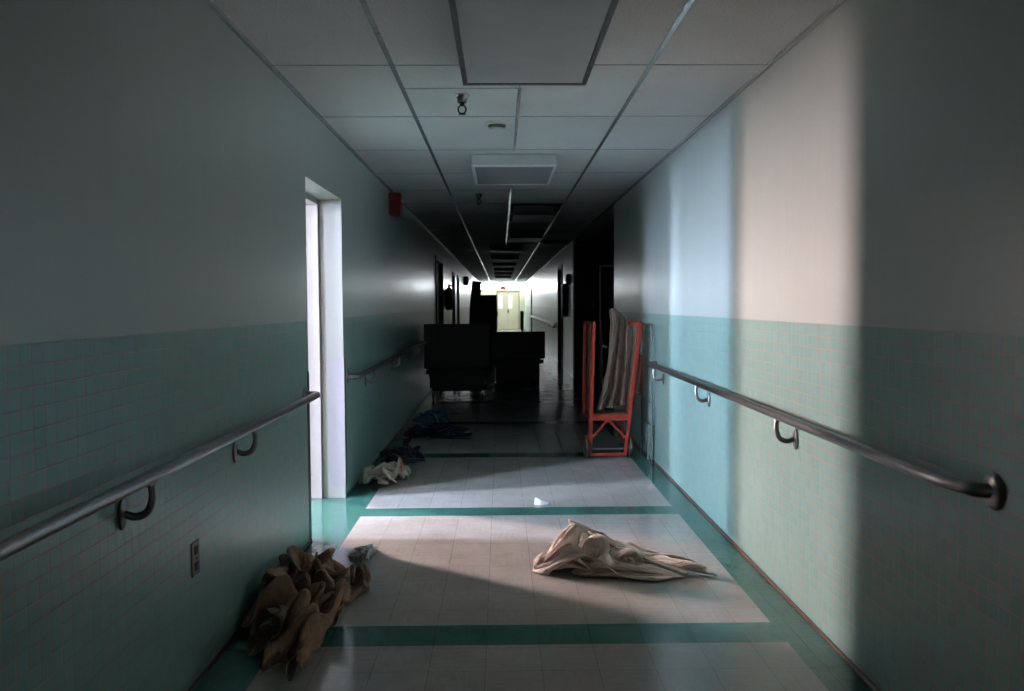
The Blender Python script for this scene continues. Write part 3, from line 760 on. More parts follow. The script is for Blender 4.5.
# ---------------------------------------------------------------- cloths
def unpack(s, shape, lo, hi):
    a = np.array(s, dtype=float).reshape(shape[0], shape[1], 3)/999.0
    return np.array(lo)+a*(np.array(hi)-np.array(lo))
def cloth(name, key, mat, lo, hi, label, cat, rz=0, flip=(1, 1), group=None, zpow=1.0, warp=None):
    A = unpack(*CL[key]); ny, nx = A.shape[:2]
    P = A.reshape(-1, 3).copy()
    if rz:
        c, s = math.cos(rz), math.sin(rz); P[:, :2] = P[:, :2] @ np.array([[c, s], [-s, c]])
    P[:, 0] *= flip[0]; P[:, 1] *= flip[1]
    mn, mx = P.min(0), P.max(0); U = (P-mn)/(mx-mn)
    if warp: U = warp(U)
    Q = np.array(lo)+U*(np.array(hi)-np.array(lo))
    return sheet_from(Q.reshape(ny, nx, 3), name, mat, label, cat, group)
def sheet_from(Q, name, mat, label, cat, group):
    ny, nx = Q.shape[:2]
    cen = Q.reshape(-1, 3).mean(0); cen[2] = 0
    bm = bmesh.new(); vs = [[bm.verts.new(Q[j, i]-cen) for i in range(nx)] for j in range(ny)]
    uvl = bm.loops.layers.uv.new('UVMap')
    for j in range(ny-1):
        for i in range(nx-1):
            f = bm.faces.new((vs[j][i], vs[j][i+1], vs[j+1][i+1], vs[j+1][i])); f.smooth = True
            for lp, (a, b_) in zip(f.loops, ((i, j), (i+1, j), (i+1, j+1), (i, j+1))): lp[uvl].uv = (a/(nx-1), b_/(ny-1))
    me = bpy.data.meshes.new(name); bm.to_mesh(me); bm.free(); me.materials.append(mat)
    o = bpy.data.objects.new(name, me); C.objects.link(o); o.location = cen
    md = o.modifiers.new('sub', 'SUBSURF'); md.levels = 1; md.render_levels = 1
    md = o.modifiers.new('solid', 'SOLIDIFY'); md.thickness = .004; md.offset = 1
    tag(o, label, cat, group)
    return o
CL = {
 'brown': ((
235,216,24,225,199,34,209,199,74,192,220,193,218,245,428,328,237,665,433,201,630,465,196,583,509,185,662,547,196,516,492,173,474,474,168,527,501,161,536,527,156,600,560,139,608,575,133,679,592,125,737,610,116,795,634,114,784,634,124,753,624,131,672,636,142,518,588,143,383,529,151,340,527,145,372,520,117,298,518,84,164,542,48,30,582,62,15,588,95,25,
704,113,12,786,97,36,814,104,12,889,96,62,932,68,181,922,24,171,963,8,97,951,0,35,922,0,63,905,5,97,868,13,164,887,21,279,938,36,305,945,36,409,967,25,365,993,17,251,252,193,49,265,197,103,242,197,145,206,218,155,220,246,339,311,252,590,399,213,651,462,204,643,529,202,638,509,196,505,466,182,428,461,177,487,487,170,559,543,164,553,
575,162,645,600,157,720,624,150,784,645,139,842,665,129,871,670,144,825,649,151,758,632,160,603,594,165,410,512,164,355,492,148,317,512,119,321,541,86,271,585,62,150,589,83,115,654,106,122,718,100,60,739,115,53,768,118,47,848,111,42,905,85,126,903,47,122,943,27,39,911,18,6,892,17,35,878,25,79,866,40,147,864,49,258,935,64,288,972,61,388,
993,38,378,979,19,331,266,184,172,278,174,195,286,183,197,258,208,142,229,240,257,312,255,483,401,243,622,467,234,639,487,220,516,453,207,367,402,195,368,406,187,437,442,182,530,509,180,531,575,184,613,593,180,721,610,177,806,614,162,873,608,144,889,606,149,835,624,167,785,622,176,597,550,179,388,464,172,270,474,166,224,506,150,251,561,124,290,623,100,271,
679,101,210,732,110,179,704,126,108,684,132,80,695,132,33,778,132,46,869,117,95,884,86,131,905,61,55,874,48,38,857,46,66,869,56,124,871,70,197,905,85,308,975,91,310,976,69,265,970,41,217,970,28,277,274,158,234,252,155,197,280,164,172,303,195,145,251,248,179,329,261,392,412,264,532,457,260,522,433,243,395,388,224,256,333,220,304,335,204,365,
374,195,460,446,201,513,528,212,558,590,204,639,592,205,744,579,190,805,563,174,827,570,173,780,597,194,704,587,200,489,475,196,303,439,184,124,477,171,87,514,170,175,583,159,265,663,133,318,728,125,299,739,139,191,653,154,109,627,149,128,625,135,127,686,142,45,792,143,62,875,129,125,859,103,102,845,85,124,843,80,167,864,85,224,900,103,269,955,119,315,
977,101,185,943,68,75,951,42,37,993,38,110,266,141,153,280,149,125,280,159,89,292,200,72,296,259,145,373,277,356,439,287,475,461,287,436,400,269,343,338,239,272,285,230,208,279,228,295,325,218,363,370,218,475,455,220,495,527,226,543,562,232,635,560,223,708,545,211,723,545,209,673,562,225,554,530,223,343,448,206,147,479,188,13,513,176,45,569,174,187,
621,164,372,707,149,440,767,154,393,760,167,270,665,176,175,588,162,172,583,147,195,622,145,108,703,149,75,792,140,135,871,136,191,858,113,212,856,106,237,875,110,281,902,117,352,927,126,256,947,119,101,948,86,34,991,61,17,962,61,73,288,136,69,299,146,53,303,176,30,327,228,78,361,284,216,414,308,426,458,315,516,488,308,427,469,275,341,401,240,258,
341,238,166,294,245,214,297,241,296,342,237,380,421,229,390,478,239,471,522,247,522,547,244,595,527,241,645,518,240,596,523,248,479,488,237,288,498,213,111,514,193,72,553,187,176,632,179,348,707,171,526,784,160,602,812,178,534,812,187,393,743,194,245,644,184,189,613,170,219,638,162,176,697,168,106,777,163,101,817,149,199,829,127,274,850,120,324,871,125,323,
888,136,326,929,143,347,936,140,206,935,122,56,981,101,31,991,96,127,344,144,24,340,168,17,359,210,69,391,264,167,438,310,338,487,333,518,531,332,591,557,317,515,547,282,416,484,254,286,420,238,196,363,249,181,336,250,222,354,248,289,420,245,327,469,254,414,516,257,472,542,258,543,531,264,605,509,271,581,514,272,474,532,250,301,542,220,201,544,198,233,
619,190,343,695,183,531,779,181,682,848,180,738,873,190,660,859,200,512,806,203,355,720,197,261,677,185,239,689,178,205,737,182,171,810,175,194,815,150,301,829,130,417,866,120,479,888,125,494,875,146,494,896,169,421,968,164,334,940,155,166,957,146,119,975,143,88,391,177,74,402,208,62,424,250,157,462,300,279,513,328,479,557,352,606,597,344,645,615,327,567,
609,298,468,554,269,348,501,252,250,449,247,204,411,255,224,420,257,296,463,261,358,509,266,428,556,265,516,562,269,612,558,284,647,547,291,645,569,280,513,584,252,401,579,221,349,593,200,391,669,193,491,764,194,619,825,201,755,876,208,783,889,214,707,879,215,571,854,209,421,788,209,319,749,196,256,756,193,224,799,189,251,854,178,316,835,161,444,856,139,566,
894,127,636,923,132,625,905,161,606,910,193,487,982,197,332,978,182,160,950,174,65,993,182,27,460,216,65,462,246,149,484,287,238,521,320,389,567,344,546,603,359,630,640,349,614,649,325,545,646,301,442,608,274,407,563,266,306,518,266,251,488,270,275,481,280,340,497,287,445,537,286,532,586,284,645,590,289,733,581,302,740,612,301,676,615,281,592,608,244,510,
599,219,451,616,205,484,679,204,569,761,211,663,825,229,721,856,235,689,875,242,635,884,238,526,868,225,400,829,209,322,799,207,270,810,203,249,841,199,301,868,188,402,847,176,534,882,158,639,917,151,690,941,162,650,927,197,563,951,226,390,988,227,184,946,213,114,914,199,104,939,185,38,501,246,96,504,270,189,528,300,296,559,320,460,591,343,564,623,349,564,
649,343,517,659,319,448,668,293,381,649,277,385,600,275,356,570,279,312,541,290,357,534,295,430,554,306,528,587,307,633,617,310,738,625,310,807,639,309,770,657,302,708,641,267,641,634,230,534,647,211,427,661,200,436,713,212,498,768,229,560,803,250,599,827,264,579,842,265,510,865,262,450,863,241,390,835,218,351,810,215,317,816,218,272,851,210,278,870,203,377,
871,193,512,896,182,614,924,184,646,956,202,593,955,237,441,986,251,215,921,239,123,868,233,73,896,224,18,964,210,53,520,245,143,541,267,221,557,301,295,565,324,418,598,332,497,619,333,476,635,316,436,657,295,353,653,275,307,667,265,310,631,265,352,604,282,342,585,294,394,584,288,507,620,303,568,653,315,638,661,322,727,679,319,774,700,306,774,675,282,717,
656,253,581,644,219,430,668,200,306,697,201,318,720,220,398,737,250,480,777,267,481,804,278,442,821,283,397,805,267,413,821,255,465,846,235,445,829,223,422,826,230,363,846,230,296,886,218,297,893,213,412,907,211,523,930,219,567,960,240,488,988,264,287,925,261,122,839,245,158,822,248,90,853,250,59,931,241,31,566,229,133,586,253,207,588,286,276,580,315,349,
591,318,401,614,308,395,641,294,319,640,271,240,663,255,215,647,251,213,649,253,286,624,271,333,619,290,400,625,280,502,660,286,593,699,303,623,718,312,680,711,302,692,697,282,683,681,246,621,654,223,426,654,205,251,718,197,170,737,207,187,724,231,284,744,262,393,781,286,442,800,299,402,777,285,374,772,257,379,778,241,457,810,253,527,834,242,518,822,244,464,
834,252,380,862,244,312,920,231,298,921,236,424,944,247,484,985,266,411,977,282,207,865,271,120,793,261,140,799,248,32,851,248,4,908,266,61,523,236,66,581,251,109,588,283,202,614,309,285,640,314,344,646,300,306,661,278,224,670,256,145,690,240,119,674,234,134,645,241,203,647,254,296,639,271,393,643,289,504,678,287,542,712,286,592,738,285,613,738,270,618,
704,247,575,682,225,431,681,209,237,729,193,119,795,190,122,802,202,170,761,239,241,751,274,338,777,298,418,795,313,380,783,292,338,765,263,354,766,236,406,792,226,488,814,219,509,817,225,473,802,243,434,837,261,369,892,246,262,929,254,412,968,269,495,982,291,422,958,307,225,853,293,178,800,286,134,817,282,73,859,291,81,885,309,132,526,244,56,592,269,95,
643,294,201,673,309,303,684,308,363,680,294,330,679,280,205,692,260,110,715,236,88,703,223,109,664,226,152,655,238,241,651,252,345,659,272,426,657,295,480,690,296,503,694,282,501,686,262,469,668,239,400,683,222,251,733,205,108,801,184,57,837,186,77,819,217,120,769,256,214,758,293,326,787,313,416,819,320,400,809,302,351,784,273,333,760,242,352,776,221,395,
790,211,411,803,215,401,804,235,374,831,264,314,928,261,290,955,276,476,987,301,570,974,325,495,949,340,286,860,330,199,797,323,186,805,324,160,824,323,145,822,317,125,540,275,127,611,303,179,671,320,311,703,324,426,698,320,485,709,308,402,692,296,253,701,276,140,719,249,123,722,230,140,687,225,158,664,227,223,662,240,305,676,261,359,679,283,410,697,289,445,
706,275,448,708,259,401,698,239,311,728,226,176,783,206,88,808,194,38,815,206,12,787,237,87,770,275,207,785,312,337,809,335,431,844,335,426,822,324,363,802,298,308,771,266,304,756,236,313,768,220,314,787,226,313,809,246,272,888,268,231,953,285,404,963,307,624,993,338,682,971,362,561,941,373,318,854,361,195,796,359,167,791,351,100,825,321,48,863,296,19,
591,312,194,653,327,335,708,342,478,736,350,580,748,345,604,740,331,513,721,315,367,708,301,234,704,277,173,709,258,181,699,245,201,683,242,227,688,248,289,701,264,349,716,281,406,739,286,436,743,281,424,734,272,366,725,259,285,737,244,195,776,224,131,769,216,38,767,232,7,763,262,77,776,302,210,811,335,344,828,356,428,858,360,443,848,351,393,837,325,339,
819,293,308,785,265,291,787,253,287,791,257,246,849,277,220,931,301,320,933,314,580,966,345,755,989,373,758,957,386,568,902,372,310,816,377,166,796,374,122,829,358,107,879,322,112,923,299,83,625,331,356,692,349,471,740,364,609,764,373,703,785,367,700,773,355,593,742,338,457,741,322,330,748,307,245,729,293,243,704,282,258,695,276,296,708,276,330,705,288,385,
733,296,441,759,300,457,762,301,428,747,297,401,738,286,339,724,275,254,747,259,140,727,247,56,722,258,17,733,288,79,760,322,212,799,355,333,839,372,365,853,381,392,868,376,399,864,350,375,849,319,358,835,291,341,835,281,302,847,292,255,899,319,267,930,336,462,919,349,719,964,380,821,989,399,738,966,392,488,859,383,249,764,381,138,789,383,81,848,367,110,
892,334,152,926,312,136,657,350,408,698,363,555,722,373,711,751,391,760,777,389,722,770,375,605,738,357,466,734,344,356,750,332,282,781,322,290,761,314,329,745,310,385,739,310,423,736,315,487,769,319,526,798,321,518,800,328,483,772,323,477,748,317,412,745,310,283,739,292,161,692,273,87,673,273,21,679,297,85,705,328,211,765,365,281,826,386,331,847,397,337,
844,393,381,853,370,362,867,343,337,859,318,325,846,306,281,868,325,255,902,353,334,920,371,544,900,380,772,946,405,803,962,408,671,927,395,385,805,390,157,720,385,79,756,379,48,836,365,84,898,346,137,924,330,167,639,351,429,662,365,590,691,377,710,725,398,721,749,400,666,731,385,546,698,370,405,687,356,312,692,345,293,740,348,283,782,348,342,790,343,425,
778,342,498,787,347,570,824,349,574,847,352,537,844,355,512,809,351,527,774,344,478,751,333,334,698,306,201,641,284,95,613,272,13,615,295,32,638,327,144,699,362,247,772,385,295,819,400,295,811,397,360,820,376,358,850,356,313,839,334,293,817,324,240,839,350,249,873,381,335,879,394,525,854,397,733,907,412,729,931,404,575,880,402,281,740,396,110,677,392,39,
724,373,48,814,359,64,882,345,87,897,332,119,608,336,397,623,358,523,657,371,630,699,382,641,690,390,585,660,371,473,617,351,351,589,340,261,596,333,210,652,334,217,707,353,281,759,363,369,788,369,484,815,375,567,858,374,604,880,364,609,878,361,565,829,368,539,762,364,445,710,336,313,636,307,159,573,282,64,533,260,21,528,282,9,571,316,42,624,351,162,
698,379,255,764,393,259,789,397,295,819,381,295,821,359,284,792,338,243,756,336,178,775,363,188,815,396,250,838,411,427,837,414,617,882,407,636,903,410,471,840,411,197,693,404,80,643,385,53,701,366,35,796,352,55,859,333,66,881,321,66,561,323,292,574,340,426,599,359,542,628,376,586,624,375,534,590,353,432,533,335,301,489,324,193,495,318,127,552,321,105,
620,340,178,690,358,276,758,373,369,801,384,475,860,386,542,887,374,541,867,372,527,790,380,499,719,363,398,642,328,245,564,299,92,499,266,84,456,245,67,447,263,46,496,295,15,563,338,58,641,362,162,717,374,239,767,381,242,787,372,247,768,351,237,723,329,185,697,338,99,703,363,83,735,396,166,781,418,331,827,422,514,862,425,585,881,424,432,803,417,174,
666,408,50,615,388,55,689,364,12,802,347,19,874,330,45,913,327,35,503,306,192,516,326,326,542,344,467,571,361,557,568,365,529,525,349,441,463,339,303,421,331,183,418,316,146,463,314,75,529,328,89,600,341,199,686,366,287,756,385,401,813,395,480,847,388,464,825,383,458,730,379,419,649,345,319,569,315,179,497,289,83,435,257,112,393,237,84,395,252,44,
434,282,8,506,327,21,591,359,93,675,369,169,728,368,205,745,362,200,709,345,189,657,329,125,640,338,10,635,368,39,668,399,127,735,428,277,783,426,473,824,430,553,860,435,428,789,428,184,647,411,86,593,393,30,691,373,2,820,351,7,910,337,73,956,324,89,441,296,125,454,318,271,483,338,446,518,355,585,514,368,598,475,358,533,433,344,402,406,330,282,
364,322,192,390,315,123,461,324,107,525,338,157,599,359,254,688,376,336,746,396,414,782,396,386,751,390,352,673,370,315,585,344,242,515,313,153,444,289,85,398,263,104,358,249,79,358,260,25,405,289,1,476,329,19,562,359,106,641,376,178,692,378,191,714,370,163,677,355,137,631,347,59,580,357,22,586,383,63,626,414,153,702,440,304,751,430,495,795,436,568,
843,443,478,790,429,247,646,422,106,594,403,6,701,382,0,845,357,19,957,336,92,968,317,183,389,297,115,401,315,290,432,334,501,468,358,674,463,377,709,441,383,639,413,353,539,397,342,381,381,344,265,363,334,163,413,330,127,485,337,168,557,350,264,630,375,334,690,384,395,708,395,365,686,391,311,627,371,254,573,350,170,481,328,86,433,302,59,410,281,45,
378,279,47,359,293,53,414,316,38,485,350,76,569,376,155,635,388,255,681,394,249,696,397,206,674,384,152,617,378,110,560,388,114,576,416,125,621,442,231,684,455,414,732,442,587,762,433,638,812,449,541,795,440,317,668,433,118,608,417,12,719,390,6,871,361,46,970,332,168,997,306,262,348,301,183,354,321,362,383,338,590,417,367,774,429,391,836,406,391,767,
375,379,618,351,346,479,369,342,336,378,357,258,417,352,187,478,346,225,538,356,309,608,367,369,644,383,409,654,390,433,631,395,393,582,384,349,549,363,251,533,356,139,479,335,85,430,319,52,402,319,39,398,332,75,458,344,139,526,371,209,606,398,271,671,412,359,703,407,371,714,415,329,680,416,271,618,419,233,566,427,238,579,450,243,609,466,365,662,467,549,
696,448,699,724,438,731,774,453,625,798,455,371,715,434,106,625,429,14,731,397,15,880,362,77,977,326,236,999,302,351,306,311,288,310,326,457,333,343,668,364,373,843,379,397,905,362,399,825,338,383,658,311,360,513,324,336,411,368,348,344,420,365,306,487,366,320,550,361,394,581,380,410,605,390,500,616,398,557,603,401,542,547,392,488,540,390,367,552,376,269,
509,367,174,475,358,119,450,360,100,457,360,164,483,374,259,555,400,339,638,421,412,681,412,529,710,420,546,716,431,506,663,438,431,599,451,369,549,459,318,542,471,327,574,478,467,620,470,643,665,460,785,685,448,817,731,461,714,773,470,453,743,447,138,653,439,14,751,404,8,893,366,96,972,325,279,998,305,412,270,320,361,271,325,505,286,342,681,312,368,839,
324,389,896,311,389,808,287,377,639,264,362,478,274,334,390,316,342,375,389,353,382,474,360,418,544,376,451,585,380,559,621,375,668,620,382,716,613,391,703,583,406,610,585,410,462,547,402,310,515,399,221,477,385,199,447,386,238,451,383,277,484,392,339,527,408,428,605,435,490,651,432,615,674,444,624,663,452,562,603,456,463,538,443,360,504,446,297,499,456,315,
536,463,455,574,472,638,608,464,789,643,467,839,684,474,750,725,481,497,730,450,204,681,451,13,765,411,27,907,370,87,978,332,282,987,317,423,233,322,353,231,327,461,239,335,617,257,352,768,262,373,832,257,371,743,235,367,573,232,356,392,227,335,295,267,329,295,339,350,349,437,371,414,531,380,532,587,373,703,617,363,826,625,378,860,610,397,794,595,423,659,
565,430,493,509,422,311,455,409,227,433,392,218,419,390,266,406,385,307,417,385,347,467,406,407,524,434,461,578,444,563,591,456,575,575,451,496,515,443,387,456,431,256,454,418,188,466,430,200,482,449,336,520,461,521,547,475,684,587,482,738,626,487,676,678,484,479,712,454,200,703,463,18,767,423,51,890,378,112,983,342,264,985,334,400,185,315,268,182,327,349,
188,335,493,198,338,656,198,354,732,192,361,654,200,353,493,186,347,308,178,337,182,202,324,185,284,339,261,378,370,399,488,385,577,555,374,779,578,372,917,578,388,916,555,410,792,538,437,607,489,425,406,423,407,251,383,385,179,370,367,177,361,359,211,344,363,235,355,366,310,393,389,388,438,421,412,487,441,444,497,450,459,478,441,378,428,420,267,394,399,139,
383,396,85,414,403,93,436,430,193,465,456,348,512,471,487,543,483,549,579,492,514,634,473,377,673,452,128,716,486,12,764,447,45,860,397,98,956,363,226,976,361,358,114,307,152,118,311,246,135,325,361,147,328,524,136,343,627,157,346,554,164,360,405,149,350,205,120,332,116,135,323,70,216,335,161,302,357,359,416,389,550,488,382,769,531,394,877,522,413,864,
505,436,695,467,438,478,407,410,290,355,377,220,319,361,148,302,348,120,298,344,158,284,347,211,290,363,278,321,386,367,374,412,376,414,433,377,425,440,341,411,433,240,372,409,129,330,382,66,339,379,17,370,395,15,412,420,83,456,443,200,473,464,309,511,475,340,546,480,306,605,461,192,676,481,32,727,516,92,750,486,36,813,433,69,923,399,158,955,394,291,
43,305,79,86,305,135,90,317,278,117,337,426,114,356,525,152,369,489,157,372,320,120,357,168,64,336,87,66,330,28,145,339,63,238,354,252,335,379,484,445,403,651,468,412,779,470,429,717,443,435,543,405,419,343,346,389,247,304,372,217,272,373,167,248,370,158,241,366,197,259,374,231,287,391,286,308,408,382,355,418,439,383,434,397,392,437,343,386,420,252,
336,402,142,304,401,44,328,402,16,358,413,58,388,434,112,422,455,171,466,455,197,493,461,188,527,466,130,597,479,42,687,521,64,734,558,35,775,535,12,788,475,69,859,433,139,909,430,245,5,300,128,55,302,149,69,328,228,87,347,394,117,371,459,156,389,442,156,387,279,82,364,156,23,335,94,27,332,37,84,345,20,185,361,145,278,384,376,372,410,567,
417,420,686,416,433,641,405,420,477,366,406,318,342,400,213,296,403,231,278,406,265,253,413,272,252,414,259,259,412,300,285,427,371,335,441,438,398,447,469,435,447,460,433,451,385,387,440,276,321,427,176,308,427,85,334,430,63,346,436,136,381,456,185,429,466,220,459,464,206,476,461,146,498,473,51,573,511,28,671,560,31,747,593,42,773,579,37,774,524,69,
787,454,138,855,456,248,26,309,118,30,314,184,64,341,251,88,365,411,125,390,483,143,409,412,142,403,277,67,374,172,10,348,75,6,335,10,50,351,36,142,371,114,220,395,362,326,398,556,359,409,699,373,426,670,373,421,545,344,418,416,359,427,324,316,432,358,291,443,406,282,455,403,296,459,364,321,460,383,360,465,436,402,461,514,450,454,568,479,463,571,
472,466,475,395,456,374,318,447,261,301,448,158,330,452,140,345,451,228,411,462,285,457,474,329,483,477,315,485,476,224,468,480,88,533,521,29,636,576,10,730,612,6,773,606,46,764,557,119,742,483,107,796,470,282,0,325,197,24,342,216,73,363,331,103,396,452,129,417,542,158,432,458,141,426,301,76,393,180,20,367,81,11,355,25,58,367,29,141,392,153,
250,413,366,270,405,621,281,397,784,293,412,743,333,424,657,367,434,563,341,442,480,311,462,490,315,477,496,326,485,475,349,484,479,361,478,544,390,470,596,447,464,639,496,456,686,519,464,674,484,476,571,406,473,425,320,464,299,297,462,197,327,464,191,362,461,299,436,465,379,489,476,424,511,487,424,500,490,339,458,483,181,480,508,35,575,567,12,679,602,39,
724,603,75,714,562,132,695,486,150,755,484,351,7,362,238,47,374,291,78,399,403,91,431,532,119,448,612,151,457,522,142,447,363,80,415,243,44,391,128,42,382,59,91,388,116,180,416,238,262,434,491,212,419,723,182,395,847,224,405,859,266,422,731,318,448,645,309,468,566,314,483,538,341,490,521,363,496,518,384,493,538,394,487,594,409,479,667,448,463,716,
493,460,761,513,471,750,467,473,634,387,479,463,310,476,294,280,471,182,313,473,192,371,468,289,438,474,389,482,485,461,498,496,490,490,501,418,455,493,283,437,497,84,516,540,51,622,573,60,663,578,81,668,535,83,670,481,238,732,510,425,26,391,235,59,410,321,61,436,484,64,460,627,96,474,683,138,477,589,145,466,422,94,438,274,73,413,167,85,403,145,
130,415,179,209,439,345,238,448,615,138,424,749,113,416,886,175,429,902,255,453,792,290,479,642,288,500,534,288,502,485,313,502,462,346,510,476,370,509,531,396,506,579,416,496,660,438,479,732,459,464,789,481,470,781,440,482,645,368,492,449,283,485,274,254,483,156,296,481,155,356,476,270,423,479,364,456,491,450,456,504,470,455,505,394,442,501,290,412,507,122,
482,520,102,577,540,89,614,543,103,620,506,123,650,488,347,710,536,458,21,415,191,40,440,333,40,466,513,40,486,668,70,494,720,117,492,627,139,481,455,99,454,285,93,431,166,105,422,186,135,431,261,205,459,408,212,467,657,112,451,743,93,451,848,168,470,854,255,497,726,265,520,535,236,521,413,222,515,377,248,509,364,283,511,386,320,516,468,349,515,549,
391,514,624,414,499,725,417,479,786,414,468,765,389,493,658,308,499,445,263,495,225,228,499,104,278,495,123,349,477,196,399,483,315,406,496,423,409,503,373,400,507,288,394,524,234,397,536,109,471,543,151,533,546,98,565,534,146,586,506,210,614,500,408,680,546,420,23,433,93,13,459,268,22,486,460,27,504,621,53,507,672,89,492,586,126,491,418,105,462,239,
129,437,127,147,428,154,147,443,232,170,472,376,204,492,573,144,490,686,117,498,766,192,520,762,235,535,587,202,539,394,188,539,277,192,533,245,213,523,255,244,521,313,285,528,381,308,529,473,345,528,570,381,521,671,391,506,756,377,493,758,349,511,634,302,508,380,234,508,179,226,522,95,249,499,59,330,488,144,360,489,286,359,507,343,367,525,297,382,549,286,
398,566,223,463,578,139,537,574,74,571,582,117,580,568,169,550,532,211,550,503,353,631,529,444,55,443,14,14,472,152,11,498,355,21,515,514,46,515,568,66,495,487,112,496,316,132,460,157,198,434,94,221,421,117,213,437,185,183,471,273,192,507,439,174,525,611,148,539,689,205,558,677,207,562,475,195,562,295,197,563,193,194,553,169,208,541,185,219,535,257,
236,536,350,258,539,436,300,541,544,338,536,645,361,529,726,353,518,721,307,518,576,279,514,300,211,527,140,196,539,70,238,515,26,315,502,121,327,505,271,342,525,309,359,558,331,390,582,314,440,595,243,497,599,143,558,596,54,607,593,40,612,597,97,561,573,173,509,530,288,574,508,399,114,449,46,38,481,55,4,507,236,15,524,390,45,523,442,42,501,373,
108,497,203,179,460,89,259,434,40,290,433,68,268,455,132,189,483,232,152,518,404,147,552,566,148,571,659,206,587,633,205,587,438,199,583,275,211,581,178,217,567,144,223,556,173,224,550,241,220,547,328,238,550,420,254,550,532,287,545,639,320,544,712,334,541,674,287,527,501,254,527,227,191,548,106,168,551,37,243,531,15,314,520,140,315,525,295,350,545,374,
356,580,386,401,605,368,436,614,291,482,613,193,518,614,100,544,612,12,573,611,41,565,596,157,515,565,282,525,526,415,146,465,33,60,490,73,2,522,158,9,540,303,35,542,364,30,519,299,88,497,151,178,473,39,258,456,10,293,463,42,221,473,101,154,507,238,142,551,438,124,586,601,109,599,684,187,613,621,213,613,487,207,596,341,238,589,259,239,586,188,
234,574,226,237,570,295,224,569,368,230,571,457,259,569,551,278,559,644,289,553,725,310,555,685,277,548,470,244,540,185,190,565,77,177,565,19,271,548,22,332,538,199,324,549,354,352,564,456,366,598,471,410,592,444,434,606,420,470,618,349,499,625,261,487,629,163,502,615,143,510,608,230,499,585,358,483,543,367,128,498,15,49,520,57,7,553,172,4,575,311,
5,578,387,34,560,346,42,528,216,116,503,90,201,499,25,199,493,61,160,513,160,147,554,340,129,596,530,89,623,652,68,632,715,163,635,705,225,632,560,229,612,419,241,603,321,232,603,272,220,599,303,232,595,369,243,595,443,263,595,518,258,592,615,248,577,706,249,564,761,287,566,735,300,557,513,257,557,220,220,579,72,231,577,5,325,560,86,324,560,315,
323,572,461,352,583,561,394,598,601,420,582,581,450,583,545,462,590,493,493,603,428,499,624,388,472,627,362,449,615,373,427,580,422,430,544,466,99,546,39,30,565,108,11,596,255,5,622,388,3,631,460,24,613,455,46,578,342,91,547,221,136,545,115,146,539,137,161,562,263,154,600,445,101,633,581,31,650,640,38,660,707,130,654,713,211,644,584,252,628,432,
247,614,355,229,619,344,216,624,379,242,620,454,271,619,538,255,617,630,230,612,725,207,594,789,206,577,828,250,574,804,292,572,579,277,573,279,275,591,93,315,586,34,357,576,225,316,586,463,319,594,618,352,608,663,389,599,717,431,587,685,466,578,648,474,567,602,470,571,537,484,589,502,470,602,515,442,603,565,424,577,626,425,544,653,40,587,63,27,608,200,
42,638,357,24,671,462,39,679,518,62,661,505,79,626,367,95,584,202,135,580,176,178,577,191,169,598,315,133,629,483,81,658,595,15,675,631,47,681,683,137,671,683,194,658,569,223,648,418,245,635,344,259,633,356,252,641,426,260,636,516,280,634,633,278,627,749,241,618,834,183,608,872,164,591,893,217,585,868,288,585,655,292,592,337,325,608,121,379,595,149,
346,600,390,313,611,625,307,614,764,336,620,776,386,612,732,434,603,665,477,585,629,507,567,565,509,554,543,486,557,512,490,575,551,472,581,641,436,575,774,467,548,780,25,618,53,31,640,191,22,671,345,48,702,440,82,707,490,73,686,429,58,647,266,101,605,116,184,593,97,208,599,136,164,614,262,127,640,420,91,672,522,59,691,587,95,693,620,171,679,589,
242,676,515,269,666,368,286,656,294,297,647,295,294,647,391,299,642,526,282,641,678,255,631,807,240,621,923,186,609,970,160,597,972,202,595,901,276,600,680,310,608,382,370,617,192,395,609,283,343,620,520,323,627,733,322,633,827,364,622,816,423,605,748,482,595,636,512,581,516,525,561,435,550,551,414,539,543,419,536,548,473,528,565,584,485,579,727,490,565,848,
89,638,15,26,644,109,14,676,228,63,700,315,93,693,345,67,676,278,57,648,135,163,620,113,254,613,101,288,610,94,235,614,225,163,635,362,130,671,469,118,697,522,156,691,534,234,687,500,308,686,434,327,684,284,330,678,199,337,668,215,319,664,320,314,656,474,308,641,653,259,637,800,232,628,925,206,619,999,184,610,980,208,603,878,281,610,648,329,619,376,
400,631,224,411,624,348,359,638,568,352,640,743,371,633,783,424,619,722,494,600,634,543,579,526,566,558,409,576,544,307,589,531,278,611,527,302,584,524,343,565,534,459,539,555,619,508,581,778,139,675,8,100,648,58,24,657,74,22,682,169,63,686,186,37,674,122,121,649,154,231,635,153,251,627,101,272,617,62,298,625,163,202,632,314,174,661,438,177,689,467,
210,700,471,288,700,441,365,698,360,387,696,208,376,701,121,380,689,131,360,677,237,326,671,407,307,658,586,291,639,763,258,637,892,224,636,953,203,629,921,238,621,806,299,622,544,337,630,281,400,645,197,447,638,322,409,636,527,418,636,653,439,622,650,482,605,583,540,586,469,560,563,369,596,548,288,627,537,234,639,528,191,639,519,184,639,511,226,625,517,328,
592,540,463,566,562,628,212,675,6,136,678,58,82,660,56,22,679,21,20,692,53,74,678,137,187,658,213,237,647,121,195,634,64,215,623,39,288,633,105,222,642,277,188,663,371,209,684,427,234,699,409,311,704,387,396,705,322,428,706,171,415,719,79,417,706,70,403,689,170,362,675,337,325,671,529,302,654,690,297,645,811,262,649,848,240,648,794,253,644,634,
